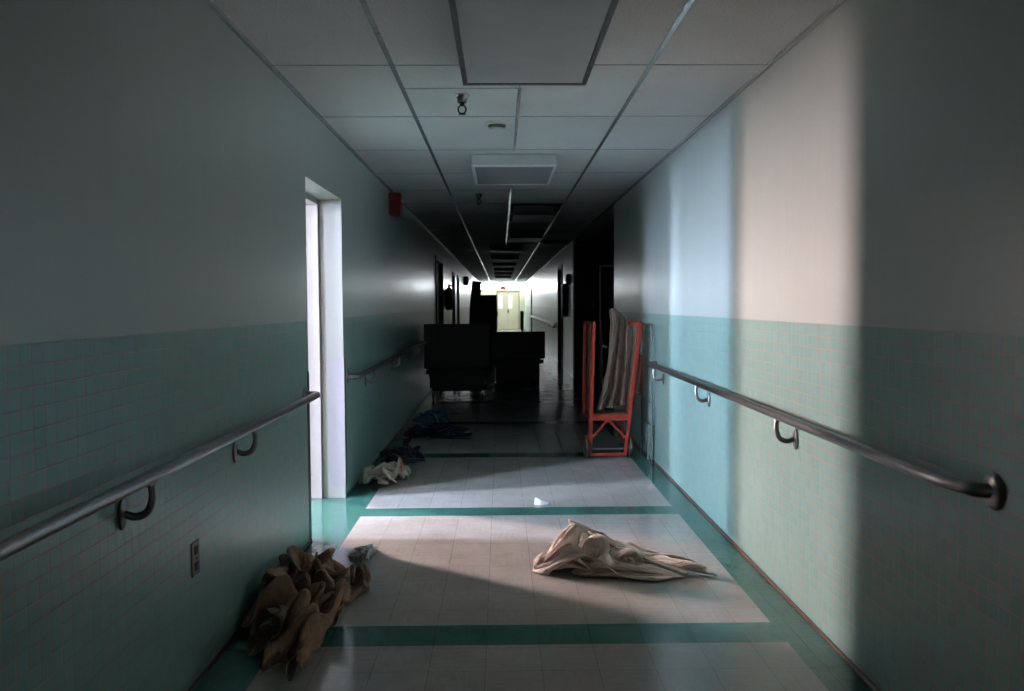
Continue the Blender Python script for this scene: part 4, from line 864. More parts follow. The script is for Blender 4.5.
305,638,367,369,650,132,434,644,87,481,659,212,484,638,404,494,621,518,524,609,510,537,595,427,552,580,325,588,567,271,626,560,244,637,553,203,637,545,143,656,532,127,671,521,156,669,516,242,637,529,347,612,545,496,238,693,54,177,672,94,111,676,75,66,682,17,63,686,71,107,689,171,206,670,221,228,658,106,197,646,24,233,639,8,296,648,119,227,660,279,
168,676,379,182,691,420,211,696,396,284,703,355,385,710,318,445,711,197,448,724,91,452,712,80,435,696,170,386,685,315,354,669,484,336,666,638,324,653,703,302,660,710,298,656,639,320,650,456,367,661,198,425,679,36,488,663,29,503,637,134,543,636,313,568,613,422,595,595,443,615,580,428,636,579,383,658,580,348,673,579,313,678,573,258,669,566,180,673,558,132,
676,548,143,674,535,199,662,535,298,637,546,404,203,685,159,182,685,94,106,702,54,49,705,63,51,702,117,116,705,170,208,690,234,248,678,110,240,666,32,272,659,50,294,671,199,207,684,325,141,697,416,154,709,476,183,711,471,232,711,390,332,715,339,428,720,267,475,725,167,479,711,154,455,698,231,403,689,351,368,672,479,360,667,599,353,656,621,343,653,585,
355,657,492,371,661,300,431,679,116,469,698,50,512,674,70,520,637,125,559,607,289,636,590,418,690,582,500,714,571,525,729,566,500,734,572,476,726,564,451,724,559,402,718,558,307,714,564,232,695,570,199,674,561,241,666,551,293,658,560,345,208,700,113,144,720,80,62,728,116,16,725,172,23,717,217,103,717,241,203,712,217,266,696,106,295,685,81,304,684,141,
279,697,287,176,714,362,124,726,469,129,731,563,154,726,588,184,725,479,269,718,401,368,727,344,450,730,289,474,715,280,458,703,335,403,696,434,387,675,522,387,670,602,382,660,593,379,654,525,381,645,405,405,673,276,470,694,140,513,702,96,523,665,134,556,621,226,641,604,403,731,588,521,799,587,566,812,580,612,807,573,570,810,574,515,785,565,483,755,552,461,
751,551,389,744,564,320,738,571,265,719,575,293,712,567,347,678,551,345,173,728,105,101,737,192,37,752,226,11,744,283,36,734,305,120,738,268,218,729,195,292,712,146,326,701,163,300,708,211,234,717,312,162,743,411,94,753,504,87,755,604,100,748,642,150,745,582,219,738,447,318,723,414,394,729,400,430,721,399,431,703,447,429,685,550,432,662,581,428,661,634,
418,651,614,405,657,531,405,650,430,439,662,310,480,687,236,497,672,181,567,638,221,648,595,335,749,589,484,833,596,585,851,602,647,822,603,660,791,599,612,791,586,527,775,576,459,781,562,427,769,563,399,770,568,342,771,565,280,761,575,258,717,585,305,738,570,411,211,738,165,132,757,229,75,768,291,59,758,338,86,752,280,174,744,283,261,726,224,330,718,198,
352,710,215,315,712,273,236,735,309,167,760,417,97,774,515,67,776,609,77,769,660,124,761,637,199,755,521,291,744,409,359,731,443,391,720,459,412,704,551,453,682,644,498,663,651,497,653,684,481,645,656,462,652,563,436,662,448,453,657,355,485,661,319,559,653,310,651,625,339,740,586,415,825,600,506,841,616,569,810,622,584,786,615,542,778,605,456,810,593,378,
823,574,350,803,565,318,796,554,305,779,545,304,765,543,274,756,556,229,726,578,215,739,588,348,272,742,134,195,761,213,146,773,277,137,766,325,168,758,264,241,739,199,330,729,190,388,725,199,404,717,222,353,719,274,264,740,285,182,763,380,119,784,474,83,791,568,85,786,634,130,776,635,212,765,557,298,761,427,370,747,395,399,736,465,439,717,563,491,693,676,
534,669,743,550,657,768,552,650,709,533,659,613,484,668,530,456,683,386,537,663,387,626,653,358,710,627,339,780,583,344,851,603,389,821,615,430,806,621,408,785,609,350,790,594,278,807,575,229,826,554,217,832,543,227,821,530,234,806,520,245,775,515,247,753,528,214,753,557,182,741,591,244,341,736,61,274,754,156,229,770,212,222,767,240,263,750,229,325,736,133,
408,732,144,454,736,144,463,733,167,417,726,253,321,737,294,225,759,302,165,779,404,131,797,495,118,787,555,159,782,574,248,777,537,346,764,438,402,757,323,417,744,390,444,735,525,513,707,654,559,684,782,594,672,812,606,667,739,576,675,665,506,690,596,500,701,406,603,677,336,663,653,270,673,610,235,755,588,174,831,577,243,820,603,280,814,610,260,790,602,213,
799,587,157,808,571,124,826,544,98,834,525,130,857,513,145,846,500,172,808,492,190,771,500,187,772,528,196,777,567,204,341,710,2,317,739,52,290,760,108,293,770,156,337,758,175,399,750,94,470,744,64,518,748,71,530,740,103,485,739,187,396,741,274,296,756,296,212,775,296,183,786,392,176,789,479,210,785,501,293,780,463,398,775,380,465,757,287,465,743,285,
452,751,434,490,734,618,563,709,745,614,696,786,630,690,722,592,698,647,518,709,542,559,707,340,647,671,253,609,630,170,636,610,106,751,615,101,799,577,142,853,590,225,856,605,234,846,610,178,841,607,129,860,582,108,870,558,103,877,533,90,861,513,78,861,495,97,838,481,137,797,482,150,790,505,180,793,542,184,389,701,22,320,724,47,298,748,46,308,764,65,
346,765,79,417,764,58,484,764,21,541,765,25,562,761,58,530,752,117,451,749,190,355,758,244,278,779,288,217,783,316,219,778,383,249,778,414,328,780,387,425,775,280,505,759,206,528,746,192,496,756,317,484,760,504,551,731,620,607,723,705,627,716,674,581,721,596,534,720,439,629,706,273,617,657,155,571,628,88,636,620,47,763,627,83,833,593,164,888,614,201,
894,637,226,896,641,169,872,636,113,872,618,93,894,589,115,905,557,94,904,525,68,875,500,51,855,481,77,816,480,103,808,500,140,774,533,144,391,694,54,326,718,70,282,744,76,273,761,78,294,774,57,354,777,28,424,786,47,486,791,24,526,787,38,527,775,93,468,762,120,389,771,193,319,791,275,251,798,270,241,793,342,259,788,379,333,789,325,436,785,208,
546,773,165,577,758,115,557,759,216,494,771,371,535,763,520,590,741,568,615,738,581,578,735,502,554,725,334,644,701,176,583,655,82,567,637,32,665,640,78,763,618,184,864,629,174,934,657,206,926,673,263,924,674,227,926,664,144,899,649,74,893,625,54,918,593,96,918,556,53,892,521,16,854,495,22,829,493,70,802,510,95,780,543,147,359,695,84,299,726,115,
238,749,130,219,767,178,232,782,190,266,794,133,312,803,47,376,811,15,429,813,43,453,801,90,417,785,100,364,795,185,295,808,243,242,817,326,198,817,351,228,816,382,313,815,338,431,810,236,527,792,102,592,781,73,590,777,145,517,777,244,506,785,416,570,764,465,605,751,473,592,734,419,575,727,276,625,703,127,571,669,65,603,652,57,679,641,206,808,634,229,
902,670,165,938,702,263,930,708,316,920,701,289,920,688,209,925,675,118,902,654,42,920,624,47,903,590,76,880,557,34,845,530,32,812,524,59,803,538,120,784,568,158,303,712,69,229,733,133,162,760,176,125,781,232,132,795,260,170,803,225,219,806,175,267,816,81,308,827,58,337,820,80,339,817,144,286,822,208,228,836,284,161,841,320,136,846,368,162,847,392,
250,842,330,373,833,220,499,823,117,568,811,66,581,804,115,528,798,177,494,799,326,562,782,383,599,763,402,603,747,384,602,732,299,618,720,154,626,690,67,669,665,124,742,655,240,830,655,129,894,689,214,916,714,302,911,727,334,905,720,290,922,706,217,928,689,136,914,673,64,929,649,13,926,619,26,877,594,42,837,573,41,812,570,101,812,582,181,835,612,266,
243,727,82,166,748,146,92,772,219,53,796,225,58,815,214,80,803,169,139,791,172,198,793,167,227,807,104,238,821,119,234,824,178,205,839,229,147,856,249,77,852,291,52,857,320,85,866,343,184,866,311,315,852,230,442,836,140,512,840,97,538,834,132,505,827,187,513,812,276,588,797,330,628,777,343,643,768,367,645,754,352,647,727,306,674,710,201,701,681,244,
769,671,216,858,672,88,889,697,222,897,705,329,899,718,342,894,725,274,930,717,190,921,697,108,925,682,43,953,664,22,952,640,46,898,623,38,858,607,96,825,608,179,849,623,274,870,625,380,177,736,89,106,761,143,42,785,218,19,814,228,25,819,156,62,804,116,95,779,113,157,774,160,207,781,160,192,795,131,180,812,175,166,831,196,87,839,202,20,849,195,
7,863,215,42,873,247,140,873,234,261,846,178,383,849,115,450,858,153,485,860,182,520,849,211,564,815,197,645,808,259,687,787,252,708,783,275,690,775,259,709,758,302,733,726,320,746,695,267,790,685,177,874,686,74,866,698,220,877,704,349,888,713,336,892,713,241,916,723,136,922,699,53,967,687,26,972,676,58,971,659,78,929,644,71,897,630,98,881,618,196,
902,624,319,920,609,468,127,744,75,64,765,149,20,795,179,0,821,183,31,831,114,57,805,70,112,779,86,157,758,100,207,759,123,215,772,120,175,790,125,158,825,145,109,843,133,43,844,105,29,858,115,63,866,145,148,867,144,276,862,168,387,874,103,432,873,83,468,870,105,535,852,122,609,817,116,686,790,184,761,786,183,791,776,189,781,770,175,724,767,150,
702,736,233,741,703,201,783,687,129,858,689,57,868,705,202,871,712,321,868,717,300,874,712,191,895,713,58,950,706,29,986,699,89,969,690,168,989,678,170,956,665,131,941,641,113,932,622,146,904,609,288,945,594,387,96,747,71,39,766,119,8,790,143,5,813,106,34,821,42,93,803,66,128,765,43,184,741,54,239,741,74,233,753,66,211,778,66,184,807,77,
157,830,104,108,838,70,100,851,72,136,863,59,224,880,119,348,888,135,434,903,146,442,912,82,449,893,57,502,856,68,610,822,71,684,780,119,768,796,105,809,802,100,820,791,89,767,772,96,715,740,158,763,705,191,800,696,135,851,696,29,891,702,159,884,713,268,857,718,237,855,713,131,901,720,32,983,718,58,979,713,190,972,703,284,992,687,326,966,679,282,
979,661,203,972,633,126,947,609,167,937,576,245,87,734,33,40,756,39,11,781,42,20,799,30,67,801,12,138,787,44,169,754,41,216,728,33,266,724,45,263,738,18,230,760,23,221,796,24,212,826,82,176,830,68,179,843,81,228,855,91,317,881,74,397,914,88,443,954,113,470,960,72,455,938,38,478,886,56,558,833,24,651,785,51,741,791,78,767,806,38,
780,797,21,766,768,40,741,727,137,807,703,212,839,699,144,830,706,21,898,704,115,897,717,218,855,725,176,854,719,74,932,730,18,983,727,132,981,723,285,972,712,402,968,695,454,966,682,440,979,667,357,973,648,229,978,620,135,954,590,101,145,737,6,105,759,26,64,771,41,65,779,22,106,779,8,172,771,18,217,747,42,242,716,20,279,709,17,261,723,7,
258,753,5,257,792,18,242,828,36,210,839,8,199,848,14,272,863,17,385,885,17,413,938,28,433,989,36,459,999,98,474,981,35,469,930,63,533,873,27,629,817,19,685,775,42,722,778,42,718,777,11,724,745,26,801,719,160,828,705,219,830,705,189,814,715,83,895,707,32,890,718,160,868,724,140,869,730,34,941,741,17,989,735,153,979,729,320,961,721,436,
934,706,430,932,691,435,932,668,410,948,638,302,966,603,169,988,621,54), (66, 46), [-0.26, -0.363, 0.009], [0.261, 0.82, 0.298]),
 'cream': ((
6,503,11,38,559,14,72,591,14,101,585,14,111,585,76,127,558,93,137,555,115,144,565,146,155,548,112,154,506,72,153,455,113,153,411,174,167,381,221,186,371,198,200,384,239,207,417,280,239,453,326,284,485,403,351,491,473,423,523,496,499,542,570,577,548,647,617,581,744,654,573,742,646,535,685,613,563,596,522,575,502,471,538,314,444,518,122,440,564,77,
417,549,72,414,531,50,400,510,127,358,501,174,352,483,286,374,450,266,396,449,256,394,471,227,412,440,196,434,402,112,441,356,73,436,322,9,445,278,24,447,241,32,419,238,1,405,275,4,390,315,27,399,356,8,415,395,42,436,426,50,433,463,54,426,449,23,413,433,30,390,414,15,377,368,13,360,312,14,337,254,14,325,203,36,327,171,20,353,173,42,
355,194,25,368,180,13,363,177,55,373,147,83,0,489,105,33,499,63,66,519,65,89,525,110,111,518,150,115,531,218,127,520,221,146,523,234,159,542,213,167,520,162,180,487,109,181,453,144,182,434,203,198,430,230,227,432,234,261,438,293,287,455,376,323,493,431,367,509,520,432,524,570,503,534,627,572,547,695,617,602,733,663,595,739,655,562,765,644,539,667,
593,563,580,525,572,457,476,521,291,432,524,162,411,560,115,395,547,83,391,530,139,370,505,176,354,501,296,374,475,286,385,461,320,400,473,304,423,460,248,435,415,169,447,373,85,456,324,61,438,294,53,450,269,60,428,263,62,410,276,68,406,310,66,401,348,75,408,386,97,420,425,109,419,452,110,402,457,68,390,424,86,362,400,86,337,363,71,306,314,46,
277,265,46,267,218,67,286,188,97,319,174,108,350,184,108,376,191,70,380,167,45,358,149,111,32,518,171,24,509,194,48,493,213,80,492,253,78,475,331,93,472,406,109,489,445,129,476,412,149,498,379,176,518,315,199,515,223,217,494,169,230,469,186,235,465,241,251,469,286,290,474,334,331,486,384,370,507,453,399,532,548,447,539,638,508,543,672,569,563,690,
616,617,707,675,604,723,669,573,785,633,552,759,618,532,647,584,567,524,522,555,424,470,515,309,428,522,231,400,541,199,394,519,202,385,517,278,396,500,361,393,484,416,377,469,471,388,455,470,416,468,426,444,446,343,434,415,254,448,378,210,436,348,181,427,323,194,405,317,184,412,345,165,402,370,173,388,398,174,386,432,189,378,450,173,358,446,134,344,431,103,
325,410,91,300,383,122,269,351,95,248,309,68,223,271,79,230,239,121,266,207,133,312,194,143,361,181,153,394,180,112,405,164,58,375,138,97,82,534,177,64,550,231,51,556,304,37,547,399,43,522,517,59,494,615,82,464,665,113,443,615,145,445,530,180,471,437,187,487,322,223,503,266,250,500,250,275,489,272,287,495,327,308,513,402,351,523,442,395,540,485,
438,557,550,481,555,631,528,564,678,585,565,659,618,617,653,678,597,685,682,561,764,650,547,797,629,509,702,615,540,566,563,566,505,506,542,439,467,513,375,447,519,333,434,518,360,434,512,422,438,496,513,419,484,623,404,463,686,399,431,695,412,415,636,437,458,577,441,456,477,410,444,390,398,429,332,384,410,310,360,399,305,368,424,287,372,444,308,339,461,302,
317,453,256,296,435,198,288,402,178,264,399,131,241,386,73,223,361,50,210,326,38,198,298,54,202,280,120,236,256,171,286,227,137,347,211,99,406,203,135,443,180,134,451,165,63,420,140,99,110,586,184,115,576,237,106,566,336,79,586,440,69,579,581,82,550,691,111,513,732,144,482,674,158,484,575,174,511,457,221,508,382,255,532,322,287,522,312,316,512,334,
337,513,365,351,536,426,363,546,515,401,560,555,446,574,609,495,572,683,548,580,700,599,572,638,629,598,659,663,586,697,673,557,728,666,538,780,655,514,698,637,523,576,593,546,520,542,554,524,515,533,473,494,542,470,484,526,510,483,499,575,470,482,684,447,465,782,428,456,848,427,435,853,441,412,779,442,409,650,465,431,565,440,430,499,410,425,447,393,424,411,
375,423,377,356,426,394,349,443,428,322,428,389,292,407,311,260,385,241,225,374,179,208,353,124,190,350,84,169,338,50,164,313,71,188,297,117,241,279,132,299,244,110,377,224,108,443,212,55,497,199,80,525,196,127,522,169,76,481,142,113,172,627,149,175,617,192,171,595,302,149,601,434,129,615,558,145,589,657,172,558,662,199,531,599,210,540,515,251,538,434,
297,532,373,324,546,315,350,532,308,367,532,350,369,534,393,375,545,439,380,569,525,397,556,607,443,565,665,494,580,715,549,596,683,598,587,625,641,594,641,650,579,694,644,567,714,659,549,698,670,531,633,646,522,536,598,528,498,567,550,517,546,535,509,534,534,536,520,522,591,500,510,669,475,507,758,450,498,827,448,480,876,462,450,853,471,434,756,484,413,643,
503,392,528,484,384,420,460,382,341,445,376,313,432,376,277,410,370,305,395,383,378,375,405,428,327,397,409,280,376,314,239,352,226,212,341,151,203,328,127,197,326,113,216,307,136,270,282,170,342,244,147,426,254,90,503,239,42,566,220,31,604,209,60,612,189,78,595,155,72,545,151,131,214,669,26,219,662,125,221,637,255,213,620,409,199,625,553,217,618,612,
258,588,608,253,600,514,293,580,419,343,563,364,389,553,318,405,556,267,416,543,283,417,551,338,399,556,375,386,558,428,370,578,516,389,569,611,438,579,673,491,595,689,542,599,650,587,598,613,630,608,615,655,591,631,646,571,641,645,554,599,657,563,535,627,548,477,595,553,478,577,543,470,570,535,509,557,532,559,540,524,622,517,518,689,501,521,760,486,502,803,
481,477,787,503,456,734,517,432,634,527,413,505,531,400,380,518,395,261,532,361,227,517,342,174,506,319,154,487,307,174,461,309,238,429,323,328,415,367,422,363,366,428,319,351,309,289,337,214,269,306,204,288,303,175,336,292,141,406,255,148,488,231,119,570,257,60,637,236,46,681,223,3,694,202,1,681,173,8,653,149,63,604,160,134,232,696,26,244,663,95,
247,646,246,241,644,409,232,650,545,263,641,633,281,648,560,314,638,430,370,608,348,424,587,307,457,572,281,474,559,251,475,548,236,459,537,281,439,542,352,408,562,388,365,567,447,363,570,559,410,588,653,465,601,663,514,597,631,554,586,599,583,601,564,603,610,552,610,603,522,610,601,458,591,568,420,553,553,416,536,541,433,532,520,440,545,508,470,554,506,532,
555,508,597,550,509,665,543,494,714,535,470,706,517,469,634,523,450,554,554,430,481,566,403,364,564,399,235,552,396,144,511,403,129,482,377,95,491,365,58,487,344,18,481,309,34,470,281,114,465,291,269,449,334,408,409,333,436,381,322,331,375,295,260,397,260,221,459,262,198,534,251,140,616,249,97,680,252,21,735,231,11,754,207,16,751,172,12,724,148,19,
683,158,41,645,179,121,269,683,27,269,676,143,274,672,294,250,686,443,230,674,548,252,676,648,290,685,584,344,659,465,412,620,382,466,600,349,498,578,304,522,560,269,520,543,263,498,537,282,469,549,311,442,548,378,400,569,423,358,577,500,370,583,622,428,604,648,476,600,608,511,595,563,532,606,521,539,604,464,536,579,403,526,543,347,516,500,300,483,490,308,
468,485,329,472,478,377,486,471,408,497,477,468,509,481,516,524,480,538,545,477,550,563,459,542,552,451,486,539,441,417,552,421,351,569,415,253,582,418,154,550,423,100,522,408,35,522,385,66,534,364,127,531,352,68,522,336,35,512,301,30,498,275,115,486,305,261,473,334,404,448,311,430,453,288,339,487,262,271,548,259,201,623,263,133,695,270,61,748,250,33,
780,228,20,783,198,34,774,168,60,738,151,70,694,146,72,668,182,118,318,691,102,307,708,221,276,735,354,216,728,403,199,727,509,222,716,607,272,707,681,322,702,535,393,663,432,457,635,354,499,601,303,520,576,250,525,547,236,510,533,248,491,551,298,457,563,344,430,559,428,380,594,471,351,592,582,403,610,621,452,605,577,483,600,520,496,600,453,497,575,385,
492,535,308,488,495,203,459,489,140,448,462,130,446,441,163,465,446,216,481,453,281,497,462,341,515,465,381,521,449,381,539,466,393,565,464,393,573,445,369,567,430,329,554,429,275,549,436,192,556,444,111,572,445,42,560,411,29,548,379,43,552,353,88,562,335,124,535,323,106,514,302,78,535,275,72,514,294,218,500,316,355,489,321,443,497,290,376,538,278,286,
597,265,205,671,275,155,738,276,98,768,245,67,788,225,78,770,202,61,761,175,72,730,165,79,703,155,98,686,184,147,328,760,188,288,774,276,219,780,343,169,777,447,123,758,481,148,750,555,211,741,655,284,731,679,335,707,526,398,671,386,443,628,320,479,611,258,490,586,223,490,566,218,495,574,286,477,568,349,449,573,442,398,597,504,366,603,623,408,628,637,
460,631,564,489,627,502,505,618,428,513,581,350,509,527,265,487,517,127,473,471,52,460,434,16,463,408,62,481,409,127,498,420,189,509,446,206,522,456,242,529,441,249,540,437,289,539,455,312,557,449,298,571,446,273,581,438,238,577,453,198,579,457,166,600,456,124,611,428,64,600,392,69,584,377,16,568,341,15,562,313,26,570,293,77,561,309,193,545,328,287,
530,347,383,525,307,419,520,269,391,553,255,301,621,252,228,676,256,125,736,255,102,763,230,117,768,216,91,753,196,95,737,181,45,706,170,57,706,175,114,720,190,180,307,802,263,245,799,290,181,809,362,129,793,351,90,765,388,93,754,441,128,751,565,204,757,660,290,746,625,334,707,479,375,660,384,414,648,306,431,623,259,434,599,250,446,603,300,457,600,376,
446,614,487,388,628,560,385,640,660,456,653,662,511,670,589,544,661,557,556,650,513,554,617,418,547,558,325,527,523,168,504,485,53,490,443,24,492,422,55,502,428,111,515,448,161,530,465,191,548,474,210,551,478,233,555,468,246,551,472,280,559,476,288,575,475,273,587,470,288,604,473,288,619,478,239,612,455,253,629,441,200,642,413,141,634,385,107,624,358,108,
613,348,152,602,354,243,585,365,360,572,353,440,579,317,503,575,288,512,573,257,418,561,218,304,620,216,220,666,231,111,715,240,65,741,225,94,742,209,74,726,202,36,702,191,52,705,188,80,724,200,155,754,198,218,287,822,272,232,817,345,160,830,381,104,813,306,98,762,308,78,739,343,90,735,464,133,742,605,218,746,635,297,750,587,316,707,465,345,682,377,
364,654,336,375,628,328,387,628,384,401,625,455,419,666,508,375,681,607,419,695,699,497,716,664,560,696,675,599,694,668,604,682,621,592,666,524,586,607,411,569,556,275,552,515,140,537,472,95,523,469,105,512,482,144,525,491,197,538,500,258,559,505,275,580,512,273,591,510,286,587,514,317,585,515,346,602,512,352,618,518,342,635,507,365,653,499,339,647,474,338,
628,439,328,638,415,292,636,395,270,642,375,295,623,374,365,602,398,466,590,370,581,590,335,668,608,294,694,603,253,630,588,220,507,587,178,365,622,212,279,667,215,175,691,236,97,721,235,90,721,224,81,702,218,81,697,206,104,736,215,128,769,207,176,793,191,248,279,821,230,228,827,301,157,848,354,82,830,351,86,779,276,95,742,282,105,729,386,119,722,535,
169,721,639,243,733,633,285,750,557,300,704,489,314,677,431,325,657,420,346,657,455,362,662,521,378,708,523,375,729,651,445,742,698,522,732,744,590,718,759,635,704,738,653,691,673,625,688,597,620,638,477,605,584,341,590,545,232,583,502,174,569,487,188,569,509,200,572,528,239,579,542,296,584,554,351,601,555,369,623,557,367,628,557,401,621,566,425,629,559,444,
646,554,446,661,554,422,684,532,399,688,493,384,665,453,388,632,419,374,626,399,409,640,392,456,626,395,553,615,373,670,597,347,795,594,303,851,573,257,842,570,211,761,587,176,624,619,161,460,641,194,321,663,233,265,670,231,166,687,242,135,699,231,138,694,220,172,719,231,164,746,221,218,787,215,266,829,204,281,297,839,165,261,846,229,213,853,340,136,857,413,
96,810,390,105,772,323,123,753,362,130,729,468,157,713,586,211,712,651,255,728,602,287,726,573,302,705,530,309,687,518,327,679,547,346,696,572,362,730,538,394,740,631,441,766,704,512,762,719,570,747,725,608,735,700,626,728,633,627,698,535,626,648,429,619,606,309,610,561,261,611,532,212,612,507,223,614,504,263,622,534,299,634,565,333,635,593,377,640,608,425,
662,606,448,672,603,484,661,616,500,651,617,515,658,601,509,674,578,503,680,545,470,678,495,443,672,449,455,656,416,410,641,413,454,637,412,535,630,399,654,611,378,794,606,332,906,585,281,956,591,232,946,584,189,866,605,174,716,633,173,545,658,175,380,672,220,287,679,248,235,675,258,177,695,252,167,710,244,204,736,240,237,774,236,210,808,222,216,832,199,219,
312,809,148,314,833,167,280,842,259,219,853,370,163,849,440,131,814,407,119,794,412,126,772,476,153,746,535,193,724,594,243,708,618,270,720,607,285,721,609,308,704,599,328,707,600,340,727,580,351,754,546,384,757,588,415,783,649,468,779,650,506,750,658,534,729,620,552,710,556,555,674,479,552,640,381,549,608,278,554,576,219,575,561,188,602,544,185,633,521,219,
646,529,286,658,562,354,670,603,414,677,636,472,681,650,534,692,642,580,685,639,605,666,645,607,662,618,580,687,592,517,695,539,462,679,463,426,663,432,417,671,401,405,660,394,438,656,406,527,645,411,663,636,384,821,618,334,945,611,274,994,606,222,988,608,185,906,612,201,754,629,193,583,660,188,424,690,207,313,697,239,254,696,261,208,715,259,181,736,251,183,
762,259,230,801,247,226,814,223,176,841,208,173,363,814,112,394,831,165,374,843,181,316,841,267,255,865,339,213,842,437,173,804,446,161,807,503,178,779,542,207,750,562,241,714,564,273,720,583,291,738,615,317,711,568,336,713,561,338,735,525,338,755,495,362,769,523,391,789,546,407,763,595,431,733,617,460,705,605,482,675,561,484,652,455,481,642,315,489,616,185,
494,591,94,511,573,63,536,549,103,587,532,141,646,522,192,670,544,310,685,583,423,699,629,488,703,661,564,701,672,630,691,663,665,674,643,670,670,606,627,690,568,529,707,515,421,689,443,373,666,411,308,669,379,307,668,362,351,656,365,450,647,370,596,675,372,750,660,329,878,642,275,916,646,226,931,646,188,868,643,196,728,644,219,565,646,223,403,691,239,316,
721,258,268,728,266,221,741,272,194,759,266,167,786,262,181,818,256,189,835,230,175,843,233,133,388,767,133,371,765,63,374,792,30,372,842,93,331,853,180,294,859,312,257,834,373,235,807,420,230,787,465,244,762,505,252,747,536,278,726,524,312,737,540,331,714,511,353,708,497,366,723,485,362,729,456,371,751,438,391,769,453,414,781,493,431,762,539,450,732,539,
487,713,513,502,688,416,510,670,277,523,635,152,508,641,63,526,630,12,540,597,9,549,545,53,596,511,125,664,508,213,681,541,356,704,598,433,713,631,532,715,642,602,708,631,636,691,610,603,703,558,587,695,499,499,708,445,369,679,408,230,657,373,181,643,348,179,631,334,213,619,337,310,636,336,444,673,327,593,705,324,723,697,282,776,690,239,774,699,207,730,
695,199,599,692,213,444,693,261,330,704,287,219,729,303,165,754,313,153,764,313,137,783,303,164,799,287,147,829,273,162,841,255,198,847,234,205,326,762,140,322,730,96,331,730,44,336,782,20,352,844,49,341,864,161,324,847,292,304,818,336,297,810,423,305,787,506,307,758,466,304,748,440,322,732,432,340,715,410,362,720,407,375,712,409,378,706,415,392,714,400,
402,736,409,423,752,444,448,762,502,470,751,559,503,726,520,524,702,413,536,668,283,538,618,165,527,641,60,542,666,27,560,642,8,566,588,1,573,525,40,613,486,134,662,492,254,701,539,343,716,573,438,722,582,506,726,571,522,717,543,504,721,477,460,704,410,392,681,365,251,659,347,109,632,331,43,618,302,60,617,293,110,632,299,206,662,327,303,686,341,428,
706,312,541,724,282,612,711,255,609,707,240,520,722,245,400,742,276,277,742,329,181,736,362,93,751,378,53,776,379,58,793,371,92,801,355,141,808,325,196,835,297,209,857,272,208,869,247,202,293,762,149,297,724,143,301,720,75,312,764,55,329,830,39,350,872,101,354,870,219,350,840,314,356,816,424,355,782,414,330,786,341,352,753,315,349,736,283,330,732,263,
341,717,275,355,706,280,371,691,292,395,688,310,415,702,361,442,719,445,470,754,508,495,758,571,530,730,540,549,700,430,545,655,302,560,609,160,540,621,61,559,665,57,582,663,17,590,619,7,591,563,8,604,498,26,635,462,128,668,473,252,697,496,328,715,503,370,733,488,407,744,448,425,740,406,338,711,376,229,680,343,115,661,317,19,642,289,9,634,277,43,
639,298,86,654,303,181,679,305,288,705,344,387,714,330,493,725,300,522,693,293,492,707,287,368,751,314,273,762,367,162,746,423,96,741,456,32,756,464,5,781,450,34,793,424,87,820,389,128,815,350,197,838,306,166,854,273,168,876,254,164,263,785,140,270,754,120,279,759,61,290,804,24,310,865,65,340,889,170,373,880,243,381,847,297,387,816,392,372,793,344,
353,771,225,356,737,166,361,715,137,347,705,113,349,690,138,363,686,165,381,689,194,384,712,266,418,724,353,464,739,445,506,761,536,530,764,616,569,743,571,585,709,459,578,664,332,556,607,214,549,595,98,562,626,68,570,625,41,594,598,46,612,555,35,631,506,36,665,471,94,699,463,191,719,457,277,739,454,327,767,446,349,777,421,347,755,414,259,723,391,167,
709,352,90,685,317,75,673,300,83,674,294,114,674,298,182,696,330,250,718,328,359,741,337,466,746,335,539,748,309,502,725,285,472,737,293,401,771,331,287,763,396,170,763,448,74,742,489,79,757,504,46,781,483,63,799,443,111,838,400,147,836,351,198,861,300,156,866,255,134,862,230,160,214,809,126,240,804,87,264,827,83,283,875,98,324,903,205,354,885,317,
369,858,399,409,841,360,408,814,315,396,779,368,397,759,236,384,741,119,389,719,69,388,692,69,383,699,103,379,715,146,385,725,222,414,732,312,458,750,411,503,781,520,559,791,595,591,779,689,630,762,628,640,720,532,631,678,404,612,637,271,593,592,185,596,577,135,595,576,101,614,549,102,645,516,121,672,493,180,710,482,256,747,496,317,768,493,376,775,481,401,
793,469,391,793,432,372,781,398,340,753,386,261,738,365,195,708,348,182,713,328,187,719,316,241,724,315,322,748,354,390,762,369,498,769,356,606,760,336,670,755,315,673,758,292,595,751,269,511,755,274,377,771,330,227,776,394,129,767,446,122,769,468,121,783,458,151,809,419,186,844,376,221,865,320,220,885,270,154,879,225,124,859,207,144,204,860,174,240,877,137,
272,881,164,318,886,244,359,900,382,393,878,494,375,850,577,416,843,516,436,823,374,435,781,301,448,785,351,434,744,245,428,718,202,414,693,221,410,714,232,420,743,280,419,761,362,470,773,438,535,790,506,574,841,599,630,836,696,674,802,762,704,766,720,697,712,656,691,680,518,674,647,384,664,609,297,671,583,252,689,563,235,721,544,235,733,527,300,748,520,390,
752,527,475,774,529,538,799,535,575,782,519,594,795,495,565,806,472,486,799,422,448,786,383,374,778,380,275,751,368,270,749,349,305,765,334,358,775,334,447,795,364,528,789,345,654,768,325,766,740,312,845,726,297,865,747,284,827,780,280,712,780,252,581,774,253,427,788,290,278,792,336,224,789,371,231,801,365,228,828,338,248,859,302,252,885,253,224,889,208,184,
871,173,144,843,168,153,243,881,261,270,911,248,307,905,276,341,886,401,383,896,521,411,901,626,398,886,705,425,848,672,462,838,536,487,820,370,503,770,298,505,769,364,490,742,363,486,723,391,480,735,412,492,766,408,520,807,451,559,837,524,622,853,588,665,880,681,714,860,780,753,815,814,753,756,841,742,699,758,732,667,618,722,646,471,714,609,402,725,581,376,
